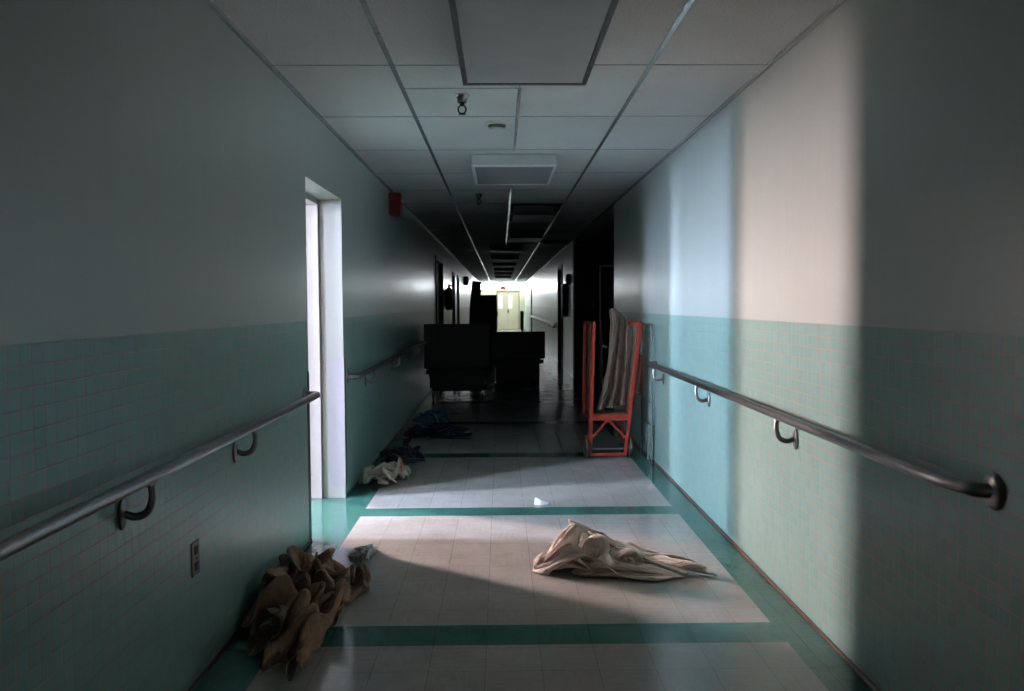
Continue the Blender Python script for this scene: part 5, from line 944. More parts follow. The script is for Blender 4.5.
750,562,375,782,537,391,797,526,454,793,557,543,786,571,627,780,573,697,795,569,718,794,550,720,810,528,653,823,500,558,823,442,493,817,387,426,809,381,323,792,357,297,789,354,356,799,357,427,814,356,526,817,355,656,802,343,788,779,319,902,754,298,977,737,271,995,733,247,950,753,244,837,799,239,729,805,224,624,803,259,523,821,269,424,831,275,365,839,266,321,
851,237,286,876,210,284,872,172,261,835,157,247,830,127,226,819,117,191,287,898,252,300,904,321,324,917,394,364,911,487,385,926,599,402,932,688,421,917,732,448,890,674,496,866,582,532,844,435,547,813,312,545,776,320,539,770,384,543,764,432,545,774,474,562,798,496,591,835,500,626,870,549,674,893,633,729,877,699,765,853,795,788,812,851,788,749,855,774,689,763,
759,657,610,747,633,464,730,613,410,744,592,379,763,572,399,796,556,431,822,536,486,815,559,559,806,588,636,804,592,708,806,586,752,819,559,753,829,521,686,837,478,593,837,432,498,837,384,398,828,362,308,810,341,320,813,346,384,812,335,466,810,323,574,805,326,710,810,317,842,800,298,948,778,280,999,759,259,994,768,239,967,790,229,872,820,223,765,847,202,670,
836,240,635,850,251,566,857,248,491,856,234,419,851,209,372,828,179,331,800,156,285,769,134,269,750,123,239,750,129,201,321,924,274,326,920,349,351,928,417,385,940,505,410,941,592,425,941,632,453,939,629,478,908,576,494,869,481,526,840,363,555,823,264,554,794,247,565,793,312,569,800,369,571,787,414,574,783,461,599,820,493,642,846,521,685,864,601,736,861,664,
768,837,738,781,795,778,773,736,784,770,685,663,767,652,496,754,624,351,731,620,262,716,603,243,733,583,248,768,589,318,802,563,391,832,550,451,832,578,549,831,580,647,824,570,680,832,546,693,856,505,652,855,460,564,859,409,467,856,371,362,847,347,288,828,323,315,835,345,376,829,347,478,822,320,592,802,312,711,798,300,825,809,278,909,790,272,929,785,260,902,
795,245,874,836,233,801,872,224,725,879,235,658,860,255,632,861,234,613,850,218,556,825,208,465,805,216,384,777,204,306,747,180,236,723,157,191,709,130,167,695,107,153,334,941,316,347,931,380,379,922,423,414,932,476,437,922,532,449,902,534,471,913,491,507,886,423,526,852,320,533,823,182,568,804,115,607,802,134,605,824,161,590,837,200,599,822,258,586,787,290,
579,765,373,599,781,469,636,804,519,671,810,598,705,799,648,734,772,638,732,719,628,729,681,500,735,661,332,751,666,182,719,667,110,701,660,100,687,626,116,726,613,164,768,596,249,792,551,348,850,551,412,848,542,540,852,535,594,841,513,587,866,478,557,879,433,477,870,391,379,881,344,314,870,317,288,845,296,287,848,322,340,838,340,445,832,343,571,823,318,678,
814,303,762,818,289,824,801,279,810,818,269,799,839,259,750,885,264,715,908,260,615,904,267,541,884,274,501,885,251,539,884,218,607,839,193,574,799,196,477,766,207,372,722,196,270,695,166,195,672,139,143,693,133,103,339,942,343,372,930,356,402,914,390,435,896,431,461,897,421,474,866,409,493,872,342,531,858,269,574,843,174,598,844,57,649,846,46,676,863,85,
676,886,107,664,896,119,646,894,133,638,867,173,626,825,199,616,783,254,605,771,360,615,763,457,638,764,521,663,746,534,664,717,495,677,699,368,699,688,245,679,679,128,669,725,92,666,730,65,662,697,46,685,650,54,731,620,125,763,576,230,803,532,334,841,515,426,855,499,491,843,475,486,866,445,451,892,410,387,905,363,322,907,317,272,894,283,254,875,264,284,
864,289,322,837,309,389,844,324,500,842,332,605,838,312,665,841,314,729,844,299,725,842,285,683,870,285,662,912,284,600,934,272,507,917,267,425,905,260,377,908,247,413,919,247,492,898,227,553,834,214,567,783,205,506,743,203,379,714,172,275,683,140,209,674,119,146,374,920,317,400,915,296,429,892,313,457,865,338,481,870,303,499,845,280,520,855,204,563,858,143,
618,867,98,659,885,21,704,891,46,734,908,66,731,929,95,728,947,115,712,949,139,687,942,147,676,905,165,668,854,174,642,824,227,627,795,308,631,774,353,637,755,387,642,732,380,633,733,309,653,708,239,665,702,144,641,748,113,643,770,61,653,740,12,675,688,30,713,635,60,754,587,139,791,540,253,826,507,340,850,481,402,854,452,408,861,417,370,882,377,314,
910,336,253,924,289,218,908,254,195,905,239,242,893,257,304,873,282,356,853,312,399,862,321,493,866,331,564,859,317,603,872,317,636,881,305,621,883,291,567,913,286,497,935,275,427,936,244,380,928,232,317,917,222,307,928,222,354,941,229,437,907,231,508,846,228,536,794,225,492,767,203,372,744,167,292,708,143,274,416,874,264,419,868,214,454,853,226,480,835,249,
492,850,208,514,839,172,550,844,119,592,868,64,640,894,48,685,907,44,735,915,6,746,936,28,733,950,66,713,950,82,725,974,95,718,985,147,703,959,196,698,912,182,674,871,215,663,823,233,657,798,292,653,774,314,658,760,363,638,758,289,639,744,215,686,708,205,670,748,132,663,782,74,667,759,7,683,709,40,719,654,69,765,600,118,799,546,195,830,507,283,
846,474,341,855,442,346,877,407,313,892,363,259,904,314,180,917,263,154,929,224,162,926,197,209,930,230,226,924,255,272,906,285,368,883,324,347,877,349,429,882,330,475,880,310,517,892,309,540,913,301,525,916,306,442,939,281,390,948,244,343,946,202,300,925,189,254,907,187,266,930,184,306,934,201,381,923,220,463,885,209,521,827,217,515,817,205,429,799,178,348,
409,813,243,432,814,221,456,815,208,485,827,177,495,846,142,521,846,122,551,854,70,598,873,20,646,905,10,689,924,37,726,931,5,743,958,13,739,973,56,714,964,44,700,971,93,690,987,124,678,969,182,678,928,230,675,883,267,678,844,245,683,804,278,683,779,339,683,756,344,683,745,303,671,767,220,686,742,204,706,730,149,693,760,66,691,744,25,697,696,15,
734,656,73,774,612,144,813,563,213,844,520,269,855,486,308,859,447,309,877,404,280,907,359,236,929,307,170,920,253,120,920,204,104,937,214,114,953,223,137,961,225,187,946,262,238,932,289,332,912,336,365,911,347,435,916,332,499,904,342,544,917,332,562,933,318,506,949,293,426,953,259,336,949,214,272,931,182,223,913,187,196,901,178,212,915,170,269,903,193,343,
923,197,434,908,193,535,880,194,512,858,194,455,436,794,256,434,782,209,437,812,170,469,843,162,494,857,123,520,870,110,553,879,92,598,893,48,637,919,35,685,928,42,718,939,34,724,964,0,717,985,26,690,986,43,669,976,97,656,972,150,657,939,228,650,902,270,663,869,306,673,824,336,700,796,377,712,758,424,725,735,399,739,746,342,729,772,274,714,778,157,
724,737,131,722,720,87,713,711,33,716,670,3,745,628,43,794,598,125,828,575,227,862,540,281,874,511,326,868,472,342,883,422,309,906,375,232,928,322,156,937,266,102,922,218,64,933,213,33,957,221,36,971,233,74,964,249,154,941,286,252,927,336,329,934,363,433,937,360,546,921,374,610,917,368,644,924,338,622,947,307,554,961,270,449,961,235,335,950,201,243,
932,186,176,908,172,166,900,159,206,898,166,275,896,169,372,919,185,466,915,170,544,881,163,540,470,813,290,452,771,208,437,810,139,465,850,134,483,877,137,509,880,132,546,890,138,591,903,87,632,926,57,667,942,35,699,953,38,688,954,5,672,971,19,648,971,61,626,956,144,625,933,236,628,902,348,660,867,384,685,825,419,706,787,453,742,754,475,769,732,453,
784,706,418,798,727,381,790,755,336,760,756,218,745,765,80,739,714,40,737,681,85,747,659,36,777,627,31,823,604,111,865,585,210,868,575,320,885,555,373,870,520,383,875,462,384,901,405,316,928,359,216,932,317,115,921,270,73,899,245,51,912,246,6,937,262,14,958,286,68,964,321,201,953,366,343,920,390,492,933,404,613,964,405,650,964,398,714,945,366,739,
929,324,702,947,282,598,959,244,471,964,211,347,957,183,245,941,158,190,923,146,206,911,146,278,909,168,353,914,166,454,923,151,540,901,148,577,479,820,275,468,783,177,446,809,94,458,859,68,463,886,98,485,900,145,527,886,186,576,891,136,615,910,108,643,943,91,672,937,73,679,946,94,668,944,130,645,927,178,620,900,262,613,875,381,649,841,433,684,819,520,
729,794,552,761,759,563,784,736,553,804,713,526,825,708,492,844,706,469,839,731,407,815,746,281,766,744,162,765,742,45,766,702,32,784,672,37,809,649,57,844,626,144,845,609,275,850,611,385,841,589,438,866,580,471,871,531,475,885,470,441,912,425,360,917,396,243,905,360,178,904,345,128,896,342,89,917,353,87,938,370,139,938,390,270,916,417,417,917,438,550,
945,443,620,936,452,715,959,452,773,947,418,801,959,357,786,960,293,709,959,242,595,966,211,472,964,189,366,963,169,293,946,160,289,936,166,344,933,168,427,927,141,511,913,123,576,893,126,623,511,797,221,485,804,106,443,845,32,425,885,54,417,883,98,434,903,147,483,888,215,545,880,191,595,891,156,618,927,151,641,924,125,645,914,139,649,892,194,644,866,252,
640,839,346,650,804,472,700,776,523,744,764,566,787,751,625,801,717,654,821,698,639,840,697,602,845,680,562,855,675,544,863,691,476,847,712,360,801,723,246,780,730,121,794,725,25,811,691,18,825,666,89,827,634,199,827,603,337,810,596,454,790,603,538,807,601,576,835,595,597,865,559,582,884,508,549,901,484,452,902,467,356,886,439,312,884,444,257,899,445,242,
923,455,274,926,464,377,923,464,463,936,463,532,920,483,653,926,489,763,956,488,821,974,446,830,983,386,771,980,319,692,984,250,624,976,200,544,970,177,450,964,165,386,953,153,349,938,158,393,934,136,472,921,105,549,899,91,622,883,99,689,530,823,82,488,864,30,434,906,9,381,902,17,368,897,69,388,911,146,432,879,193,498,867,213,562,871,187,595,899,197,
615,906,207,617,881,203,623,852,263,644,820,345,672,786,422,698,750,529,749,734,583,792,717,589,833,713,628,860,698,663,869,675,638,875,661,634,878,639,593,860,637,585,851,660,531,845,679,422,813,710,315,780,702,179,782,726,63,802,700,44,811,672,133,811,624,237,801,597,398,773,576,537,749,591,644,757,580,703,778,603,726,815,611,726,855,583,716,886,562,641,
902,548,551,891,527,478,890,524,415,906,522,376,917,512,402,939,511,424,947,490,448,936,508,560,926,522,679,941,519,766,976,504,815,992,458,793,991,397,717,979,330,629,990,261,566,989,199,521,983,159,478,966,151,434,941,143,401,915,148,409,902,128,492,879,97,562,865,67,639,854,59,725,528,888,65,474,913,82,411,927,85,359,939,32,330,917,44,341,913,126,
393,890,163,464,870,165,526,871,212,572,873,232,592,882,262,602,852,275,621,815,325,660,776,377,695,736,454,740,717,540,782,698,626,830,685,630,872,680,621,895,683,592,896,672,646,884,664,675,888,645,663,874,631,636,840,649,598,831,659,482,803,697,368,767,713,251,759,721,125,776,714,63,792,669,123,787,620,245,773,595,425,743,583,581,725,573,701,732,587,785,
754,610,814,786,635,799,829,631,754,867,612,691,890,597,618,891,578,538,902,564,488,918,556,453,935,551,414,946,532,378,963,527,452,955,539,559,953,536,670,958,508,718,987,496,754,981,453,738,989,401,650,987,331,565,979,261,506,993,205,448,992,158,414,979,128,425,949,130,432,909,135,419,895,149,516,875,114,613,847,81,681,813,52,712,511,915,104,489,930,151,
426,944,120,364,951,89,323,937,65,330,910,87,380,893,131,449,893,161,496,882,235,543,874,271,572,863,293,592,843,331,619,810,385,657,766,428,709,728,451,754,703,517,797,685,589,838,674,626,873,669,593,896,665,565,895,654,615,882,651,655,880,651,692,878,632,677,847,643,632,816,652,546,792,676,428,763,711,320,750,738,207,775,745,113,796,705,126,781,652,245,
770,610,401,743,600,555,724,604,676,730,610,747,750,633,753,785,639,718,825,625,672,867,614,601,904,613,538,921,595,471,908,588,403,906,578,363,930,572,343,942,551,340,969,550,407,980,539,514,982,537,623,974,510,683,985,491,686,982,456,688,983,410,591,975,340,506,986,264,438,988,204,368,989,158,329,985,122,351,957,127,392,914,117,413,885,149,489,861,124,609,
833,81,643,798,54,683,498,964,47,488,948,140,462,961,165,399,964,136,347,950,135,344,929,103,386,923,120,440,911,188,479,890,296,526,886,335,560,878,354,589,866,358,623,839,381,660,793,426,704,762,468,742,733,506,786,715,527,824,688,560,854,686,579,877,687,554,881,663,580,871,651,606,861,651,645,857,646,689,831,645,655,799,660,591,775,670,474,749,709,369,
743,756,273,768,773,169,787,747,142,799,691,200,795,633,303,782,618,452,766,622,560,777,623,621,790,636,616,827,632,581,857,616,522,887,609,462,910,616,382,936,611,316,929,589,265,914,580,234,903,566,228,929,544,265,957,529,333,991,532,433,992,525,549,985,519,626,966,502,649,976,466,631,986,414,540,976,342,435,991,261,368,990,192,300,979,142,256,969,108,287,
956,124,321,928,102,409,878,130,481,850,138,601,814,92,625,787,44,642,458,939,34,480,974,47,475,975,191,444,977,203,406,955,193,393,942,177,420,931,205,470,909,263,535,894,281,568,915,303,570,941,335,590,925,303,618,904,314,650,861,372,676,821,445,711,791,497,743,770,474,791,747,495,824,727,511,843,727,557,863,719,566,862,706,595,847,693,600,837,675,594,
823,675,581,804,673,527,768,699,452,731,735,393,717,778,292,743,809,181,772,798,104,806,759,135,817,701,198,813,659,272,811,643,372,805,654,416,832,642,424,866,650,408,884,631,357,895,615,276,923,629,211,916,608,164,915,589,119,908,578,92,911,559,105,908,540,174,947,524,249,985,512,348,992,504,469,982,501,557,958,496,585,980,470,562,990,415,479,994,334,391,
987,248,304,992,174,234,981,114,204,947,101,214,949,121,238,926,95,341,887,101,465,849,138,581,822,114,678,781,80,658,435,966,22,465,979,62,460,995,139,445,992,247,439,967,258,454,954,236,489,934,218,531,906,198,579,911,191,559,946,167,554,967,164,579,966,198,596,965,235,622,948,290,646,914,376,678,873,422,703,831,425,740,803,417,777,781,419,805,776,450,
813,768,512,824,766,564,819,747,582,807,740,571,792,722,550,771,714,500,754,754,412,730,784,329,701,820,224,727,843,116,766,851,69,792,827,64,806,779,69,825,733,129,837,704,196,843,707,255,861,686,266,869,663,237,879,639,225,891,626,133,920,616,81,942,599,52,934,585,36,923,571,31,930,548,22,917,525,100,918,499,196,959,484,287,974,483,393,968,485,474,
965,477,511,963,446,498,982,395,411,986,316,328,982,222,247,974,146,190,956,93,147,926,95,133,935,122,157,921,113,267,884,103,371,851,132,489,817,139,596,789,109,676,415,951,49,411,976,69,397,993,121,399,978,195,417,964,260,450,950,286,496,927,268,544,916,212,545,921,124,523,929,64,552,921,55,578,915,71,598,931,88,611,956,136,621,967,221,646,950,310,
663,912,347,687,872,359,724,851,375,760,846,374,767,840,439,766,825,482,769,805,461,755,800,490,752,784,501,737,778,422,720,805,328,723,839,244,741,872,156,765,903,78,805,910,63,825,893,53,825,851,22,823,800,32,829,753,54,848,728,115,860,695,134,873,664,118,901,652,138,918,636,81,949,622,20,965,589,2,959,573,62,953,564,87,952,549,54,963,521,62,
925,487,110,924,459,218,960,451,316,961,447,394,973,444,421,976,415,404,970,360,329,984,279,268,972,189,181,964,111,115,940,73,55,908,75,40,907,103,85,910,115,188,882,133,285,844,131,396,809,133,469,768,146,543,329,975,6,308,985,61,306,962,133,317,978,166,346,974,209,381,941,243,432,922,308,502,925,315,535,947,231,511,956,129,526,950,23,559,943,16,
586,949,8,583,949,52,610,973,80,637,979,177,662,975,257,672,946,321,679,915,370,714,900,383,712,897,434,697,889,425,711,885,377,714,868,327,696,856,335,693,850,292,706,882,200,739,917,124,778,947,124,815,951,159,844,939,172,854,919,159,840,885,119,830,838,82,842,793,28,848,751,41,862,708,58,887,682,68,915,657,72,936,636,112,968,616,53,997,586,24,
974,582,94,940,583,91,943,560,117,972,521,106,965,485,79,917,447,116,938,427,220,956,412,288,968,398,318,989,377,293,993,319,246,994,236,177,987,144,116,963,79,43,932,36,35,901,29,25,894,56,86,897,109,119,868,119,218,827,110,346,789,119,465,746,148,477,228,981,60,211,958,117,208,973,164,219,995,202,242,978,221,278,964,227,326,968,269,383,954,327,
447,951,355,493,952,338,507,972,248,505,984,159,532,992,115,554,992,132,577,995,172,605,997,246,625,988,325,642,964,371,650,945,389,661,931,414,679,932,413,689,949,403,700,952,344,698,941,297,714,937,261,737,953,199,778,963,169,813,984,116,859,982,82,888,979,103,897,966,128,891,948,109,865,911,98,852,857,63,860,802,52,856,754,83,876,716,81,910,693,75,
937,663,72,951,632,112,963,603,62,992,567,44,984,579,122,946,591,125,929,563,150,966,529,165,983,486,133,947,444,97,933,406,143,956,390,193,961,368,215,977,343,181,992,288,133,986,207,85,965,122,48,969,48,21,946,0,31,921,1,76,926,42,114,900,87,180,834,89,262,784,91,410,742,97,511,682,125,497,165,980,94,151,974,156,137,987,190,140,999,243,
155,980,239,177,964,227,211,970,264,256,982,298,306,965,350,362,955,413,419,958,444,454,967,422,488,983,370,518,980,358,539,993,371,561,977,406,581,953,450,602,939,488,620,931,498,637,936,509,655,928,465,676,960,418,679,980,321,726,978,277,777,982,257,807,970,213,856,982,201,900,991,172,932,996,108,941,978,57,934,956,85,906,948,60,860,916,51,870,848,32,
877,785,36,879,734,85,889,696,124,924,694,136,939,668,113,964,640,103,972,604,78,980,565,71,984,559,125,958,577,158,936,547,157,948,517,186,967,481,173,948,436,144,958,412,127,977,393,156,983,371,169,985,342,124,981,300,49,984,215,20,987,127,28,985,55,53,969,10,89,946,11,163,910,56,212,853,72,295,785,70,429,710,63,511,642,64,482,609,63,395,
151,990,99,122,989,155,99,992,196,91,989,245,95,975,239,104,971,215,124,961,249,155,979,290,197,988,332,249,992,386,307,992,447,364,991,498,417,992,526,459,984,525,493,969,535,520,948,568,547,934,627,571,921,677,585,896,674,609,904,668,638,907,602,664,932,507,663,976,385,724,992,316,796,974,312,855,951,260,909,950,216,940,958,179,964,967,148,958,954,74,
939,954,54,900,932,81,873,890,1,886,814,0,883,744,18,911,712,101,913,666,130,912,677,142,945,690,149,971,662,132,983,630,94,983,600,80,977,566,75,970,549,115,960,519,158,947,477,135,948,452,204,986,446,202,978,425,247,990,417,269,983,396,271,995,366,219,990,345,76,993,269,16,999,179,59,996,108,120,965,68,171,920,76,259,859,69,363,784,48,477,
691,29,575,606,18,464,557,9,353,538,14,236), (46, 64), [-0.027, -0.224, 0.008], [0.542, 0.332, 0.267]),
 'wad': ((
9,863,117,15,900,176,28,891,272,110,813,332,49,681,357,71,598,369,114,605,365,192,605,402,261,626,516,280,540,574,217,485,578,190,485,517,154,456,490,176,446,543,156,352,541,99,255,502,131,297,445,191,331,441,247,311,415,215,304,380,243,306,320,337,322,351,454,299,398,445,231,450,436,241,435,446,212,377,474,163,318,459,127,312,414,76,341,362,74,377,
310,95,373,276,136,358,317,127,401,424,132,375,553,138,345,605,95,357,551,128,311,446,28,215,99,973,121,109,990,173,82,963,246,38,854,309,82,696,310,99,587,330,135,556,356,204,563,435,298,572,556,234,531,611,209,571,512,171,601,440,134,580,440,110,500,480,148,399,540,139,275,559,143,293,502,179,305,440,230,280,422,241,282,374,234,276,317,309,314,311,
400,318,374,477,275,391,484,212,371,492,179,260,527,115,196,515,97,184,475,114,231,418,124,265,405,157,307,392,190,361,339,207,389,351,140,412,486,119,366,585,110,361,586,108,303,459,81,279,124,957,158,160,955,180,99,923,222,10,803,250,45,620,273,71,505,298,113,497,301,167,528,392,279,518,520,246,503,649,181,620,559,164,689,451,127,673,415,88,587,473,
101,458,549,139,311,613,181,240,567,175,265,478,196,267,408,225,252,366,238,248,313,277,282,304,412,313,328,496,260,334,538,184,285,572,141,169,589,99,106,590,52,114,555,31,162,499,49,186,439,111,199,447,175,238,428,229,313,365,222,411,406,89,412,535,97,385,577,83,301,481,76,298,50,873,107,60,903,158,26,828,182,6,650,201,28,447,220,33,338,236,
59,361,221,108,450,308,198,498,440,293,446,610,163,542,629,141,658,511,145,666,442,121,590,487,121,472,581,117,305,616,176,204,599,190,205,496,167,231,405,172,243,342,211,230,329,304,247,323,431,270,295,532,216,293,600,132,239,624,146,115,618,119,45,628,47,60,583,19,86,525,7,134,456,58,139,402,146,146,411,220,199,428,263,336,358,177,473,453,72,396,
538,66,321,483,64,321,42,728,98,22,736,112,4,639,128,0,445,137,8,238,153,22,135,192,41,186,194,80,337,237,112,474,393,244,443,514,228,446,636,169,533,578,165,574,507,124,526,527,101,434,612,92,272,625,149,169,590,174,140,484,188,156,386,170,161,340,191,169,309,278,197,332,407,248,299,509,209,279,581,114,215,646,127,97,635,103,20,615,38,19,
563,14,54,496,0,102,414,43,133,405,126,102,404,190,127,431,261,220,413,281,404,419,130,476,506,73,424,483,45,407,42,692,168,30,641,117,19,520,98,9,318,75,12,115,79,32,27,116,59,80,191,102,271,216,111,429,388,197,414,486,247,377,589,211,390,627,158,435,602,119,410,583,63,346,616,69,213,612,128,137,521,167,103,403,201,74,311,188,90,271,
200,114,281,287,157,318,406,226,330,490,219,284,557,131,204,608,113,104,605,92,40,575,51,28,518,20,42,442,13,79,401,55,102,396,135,67,417,186,100,447,228,189,449,283,340,429,228,483,456,142,474,510,111,442,50,753,181,27,633,157,28,487,118,37,287,56,12,93,26,49,10,60,63,72,158,116,288,178,154,426,365,234,408,490,243,330,529,218,275,564,
172,254,575,126,230,583,80,227,546,72,155,479,111,84,381,152,83,254,197,42,169,222,65,162,228,109,229,304,168,280,422,242,310,494,237,309,548,175,221,578,132,128,558,100,55,541,43,77,485,28,89,439,51,86,426,98,58,435,162,63,442,207,105,470,240,200,497,306,330,468,263,476,450,179,472,495,143,387,74,842,244,41,711,213,26,552,166,30,345,106,
35,145,45,55,54,36,45,114,140,131,347,180,229,454,393,301,436,524,287,344,552,249,247,500,213,175,449,147,175,403,101,170,362,75,98,296,114,44,206,157,7,110,193,38,43,241,72,64,240,149,181,317,221,292,440,273,342,518,238,353,562,190,277,587,173,170,553,135,98,515,75,90,493,51,121,465,96,98,460,142,97,454,171,131,485,221,175,523,270,261,
529,304,386,515,241,504,494,193,489,461,163,382,144,888,331,83,818,277,52,674,229,40,468,168,53,257,85,68,144,58,38,204,132,145,419,226,293,495,456,380,478,591,352,371,620,297,252,553,267,188,431,184,175,331,130,130,244,117,62,159,94,21,87,127,42,20,150,69,33,219,108,35,259,193,174,323,266,341,448,305,415,520,261,414,567,206,345,593,196,244,
565,180,156,519,132,113,523,101,131,498,139,144,492,174,172,517,211,216,551,242,286,583,264,394,569,254,503,556,186,554,522,179,518,474,187,405,241,913,373,187,882,337,109,819,261,63,642,197,50,412,125,72,272,97,32,316,144,158,467,318,331,547,550,446,523,679,409,425,717,369,310,652,329,224,539,269,212,401,193,155,278,125,107,160,127,59,80,86,68,36,
108,102,27,178,160,81,283,248,204,313,298,396,414,288,480,501,296,486,553,262,438,606,252,320,573,219,232,526,185,157,545,169,155,538,184,189,552,210,237,594,229,321,631,242,424,619,201,542,583,158,638,533,121,616,543,137,550,529,170,413,309,977,386,281,932,381,202,918,317,106,804,206,52,580,138,74,415,124,68,408,188,229,533,378,380,594,609,481,570,737,
488,476,747,455,397,695,408,334,618,311,315,525,274,239,395,211,194,267,140,163,177,140,154,117,125,187,101,171,251,139,252,314,246,319,348,408,370,291,522,459,292,538,540,316,498,585,300,384,578,273,272,532,225,199,541,216,167,574,225,201,617,232,277,663,223,401,632,161,532,583,104,626,516,51,678,503,55,649,554,83,555,587,116,403,294,975,307,338,962,379,
285,955,368,204,880,268,98,700,163,82,536,158,87,492,234,254,568,392,416,578,603,513,551,695,545,493,669,511,442,625,441,405,597,377,352,559,304,325,483,272,281,379,222,250,299,178,248,234,155,263,201,177,313,218,242,340,307,298,386,427,359,341,508,417,310,553,473,342,528,525,341,430,541,313,297,529,261,191,532,220,146,582,223,166,631,201,279,658,166,444,
624,108,598,559,53,696,489,31,720,482,17,656,525,48,518,623,55,365,255,950,216,342,948,326,325,949,359,228,953,303,135,785,212,104,637,165,116,549,226,239,612,383,406,569,558,495,498,609,542,486,536,521,422,481,466,407,460,403,372,473,342,376,450,317,363,408,281,314,352,214,305,314,165,313,282,166,344,278,224,349,335,279,391,425,333,369,513,390,349,528,
412,321,509,428,347,431,467,310,285,489,247,147,529,193,85,560,171,105,625,149,230,695,136,405,634,59,585,579,22,685,520,2,718,521,12,633,552,12,471,633,25,287,222,917,135,302,919,260,317,915,317,230,942,265,112,808,173,74,656,147,88,558,217,208,570,366,395,584,469,490,505,506,525,451,417,508,404,355,477,364,324,432,355,321,387,366,326,354,356,332,
300,369,337,222,343,338,150,340,341,140,363,329,193,374,358,250,371,424,299,386,507,350,399,525,380,377,493,371,352,399,414,322,226,474,269,85,478,176,69,584,183,45,665,177,179,712,113,355,681,76,516,623,65,609,563,46,639,605,22,570,651,19,403,718,5,196,231,873,94,257,891,171,269,887,223,204,892,189,125,762,134,71,608,114,94,515,137,189,527,279,
361,553,386,469,510,439,502,455,366,500,405,301,469,368,253,448,359,227,403,356,231,359,353,255,285,363,296,203,373,321,122,379,327,99,397,337,156,391,365,221,397,414,284,418,474,329,417,495,365,408,456,423,393,364,423,357,188,437,253,57,481,171,20,611,225,37,719,230,181,744,157,340,720,100,469,685,98,539,629,98,531,645,77,444,709,45,291,806,60,114,
248,825,76,228,846,125,211,826,142,162,773,133,99,659,70,49,505,65,97,416,79,172,488,180,332,507,326,483,535,392,518,491,363,496,452,298,448,418,242,421,402,192,402,387,169,347,366,190,264,351,241,181,367,285,116,388,298,120,415,315,174,405,348,241,406,394,308,439,448,371,435,470,427,431,413,469,424,309,458,377,146,460,272,23,505,221,33,632,245,87,
758,201,229,778,165,366,748,117,460,714,119,496,668,127,450,663,89,340,703,99,200,795,117,42,291,790,57,235,772,73,198,707,96,142,607,72,95,497,65,80,355,50,111,278,91,169,415,111,347,516,261,500,572,364,539,547,408,531,514,346,483,472,270,447,428,201,391,420,166,338,382,140,261,362,172,221,383,239,200,400,282,208,418,311,244,431,342,304,427,392,
381,443,447,458,471,447,507,474,388,563,441,277,518,334,159,527,282,51,571,250,89,682,175,186,784,140,339,815,159,461,763,149,527,721,151,528,696,162,464,681,139,353,677,122,209,714,126,66,303,768,60,253,705,78,184,631,76,130,537,32,98,395,24,92,259,32,130,207,54,213,376,83,373,547,222,461,631,399,519,634,448,545,587,391,534,524,311,491,464,235,
412,446,183,343,434,132,284,402,134,270,398,181,259,403,228,278,416,292,323,446,365,374,483,441,465,503,479,542,523,457,599,488,413,606,414,320,576,322,211,590,282,134,646,241,174,702,164,305,773,150,466,808,154,570,771,158,602,745,185,578,737,199,515,749,197,416,718,174,318,695,156,204,324,781,97,246,685,99,158,591,98,121,504,46,59,385,33,58,255,18,
131,222,10,236,398,56,335,603,243,411,699,442,476,701,449,523,666,418,550,603,345,531,526,270,449,491,223,367,459,183,319,431,153,309,416,177,338,389,231,359,404,331,413,483,403,499,536,479,584,560,547,623,555,540,632,489,509,624,421,403,631,350,273,647,271,224,661,201,285,747,175,427,814,192,573,813,206,658,789,207,678,767,248,630,780,255,572,798,209,490,
794,204,397,738,224,316,342,823,125,262,730,125,164,646,117,115,559,50,56,433,14,61,316,0,135,296,13,226,472,88,302,638,286,402,739,434,462,766,463,472,721,417,499,647,392,497,595,320,450,512,281,402,441,241,355,435,217,319,435,226,335,424,289,441,479,353,517,564,492,596,617,611,665,642,650,680,602,644,666,561,572,658,464,474,660,370,353,660,282,316,
708,227,388,772,193,537,841,242,670,856,248,752,833,242,763,801,269,706,789,301,665,826,252,574,846,224,482,824,215,366,295,901,127,293,814,144,226,735,121,153,655,82,103,542,18,114,426,1,164,403,41,218,556,133,276,696,314,355,760,450,414,787,460,448,778,413,441,723,364,415,669,305,411,607,255,390,536,241,364,511,258,353,510,284,377,527,354,493,582,439,
579,647,584,648,700,695,699,698,714,715,656,662,699,601,576,657,511,469,681,401,375,694,305,364,732,258,466,772,243,645,799,280,755,829,291,804,838,289,849,830,297,819,828,323,758,840,300,654,848,270,529,857,231,389,198,927,110,254,909,98,275,863,76,207,785,73,154,674,59,158,548,19,141,482,79,188,597,174,238,717,313,292,794,422,345,806,415,371,798,389,
370,747,333,337,689,294,352,656,257,383,625,233,359,586,248,370,596,302,394,612,393,481,647,502,532,686,638,604,737,678,645,725,644,649,657,583,635,581,501,639,510,384,707,416,322,732,310,344,755,260,496,752,223,684,771,278,841,776,310,906,800,329,947,833,329,908,851,327,819,857,286,684,875,247,524,880,278,363,233,989,114,237,999,70,264,972,46,246,904,62,
179,799,68,171,661,44,180,555,87,147,611,182,183,719,292,231,829,351,278,848,360,336,830,337,371,789,296,343,699,266,308,652,238,342,622,207,398,596,207,410,615,251,398,642,311,414,682,427,453,733,530,510,714,552,541,659,515,570,619,420,615,595,311,713,567,225,798,464,203,793,330,264,776,244,466,801,255,736,809,289,894,802,305,971,812,321,999,855,317,939,
876,302,815,907,271,625,934,278,425,939,363,260,311,955,107,308,967,67,286,966,20,255,919,23,194,836,42,183,719,41,202,611,64,193,625,143,179,728,214,218,824,266,255,857,277,327,868,283,345,788,265,306,696,221,303,617,170,338,560,148,383,500,154,433,487,186,475,549,189,480,613,249,488,686,335,517,763,388,584,716,381,648,696,310,719,697,210,808,646,125,
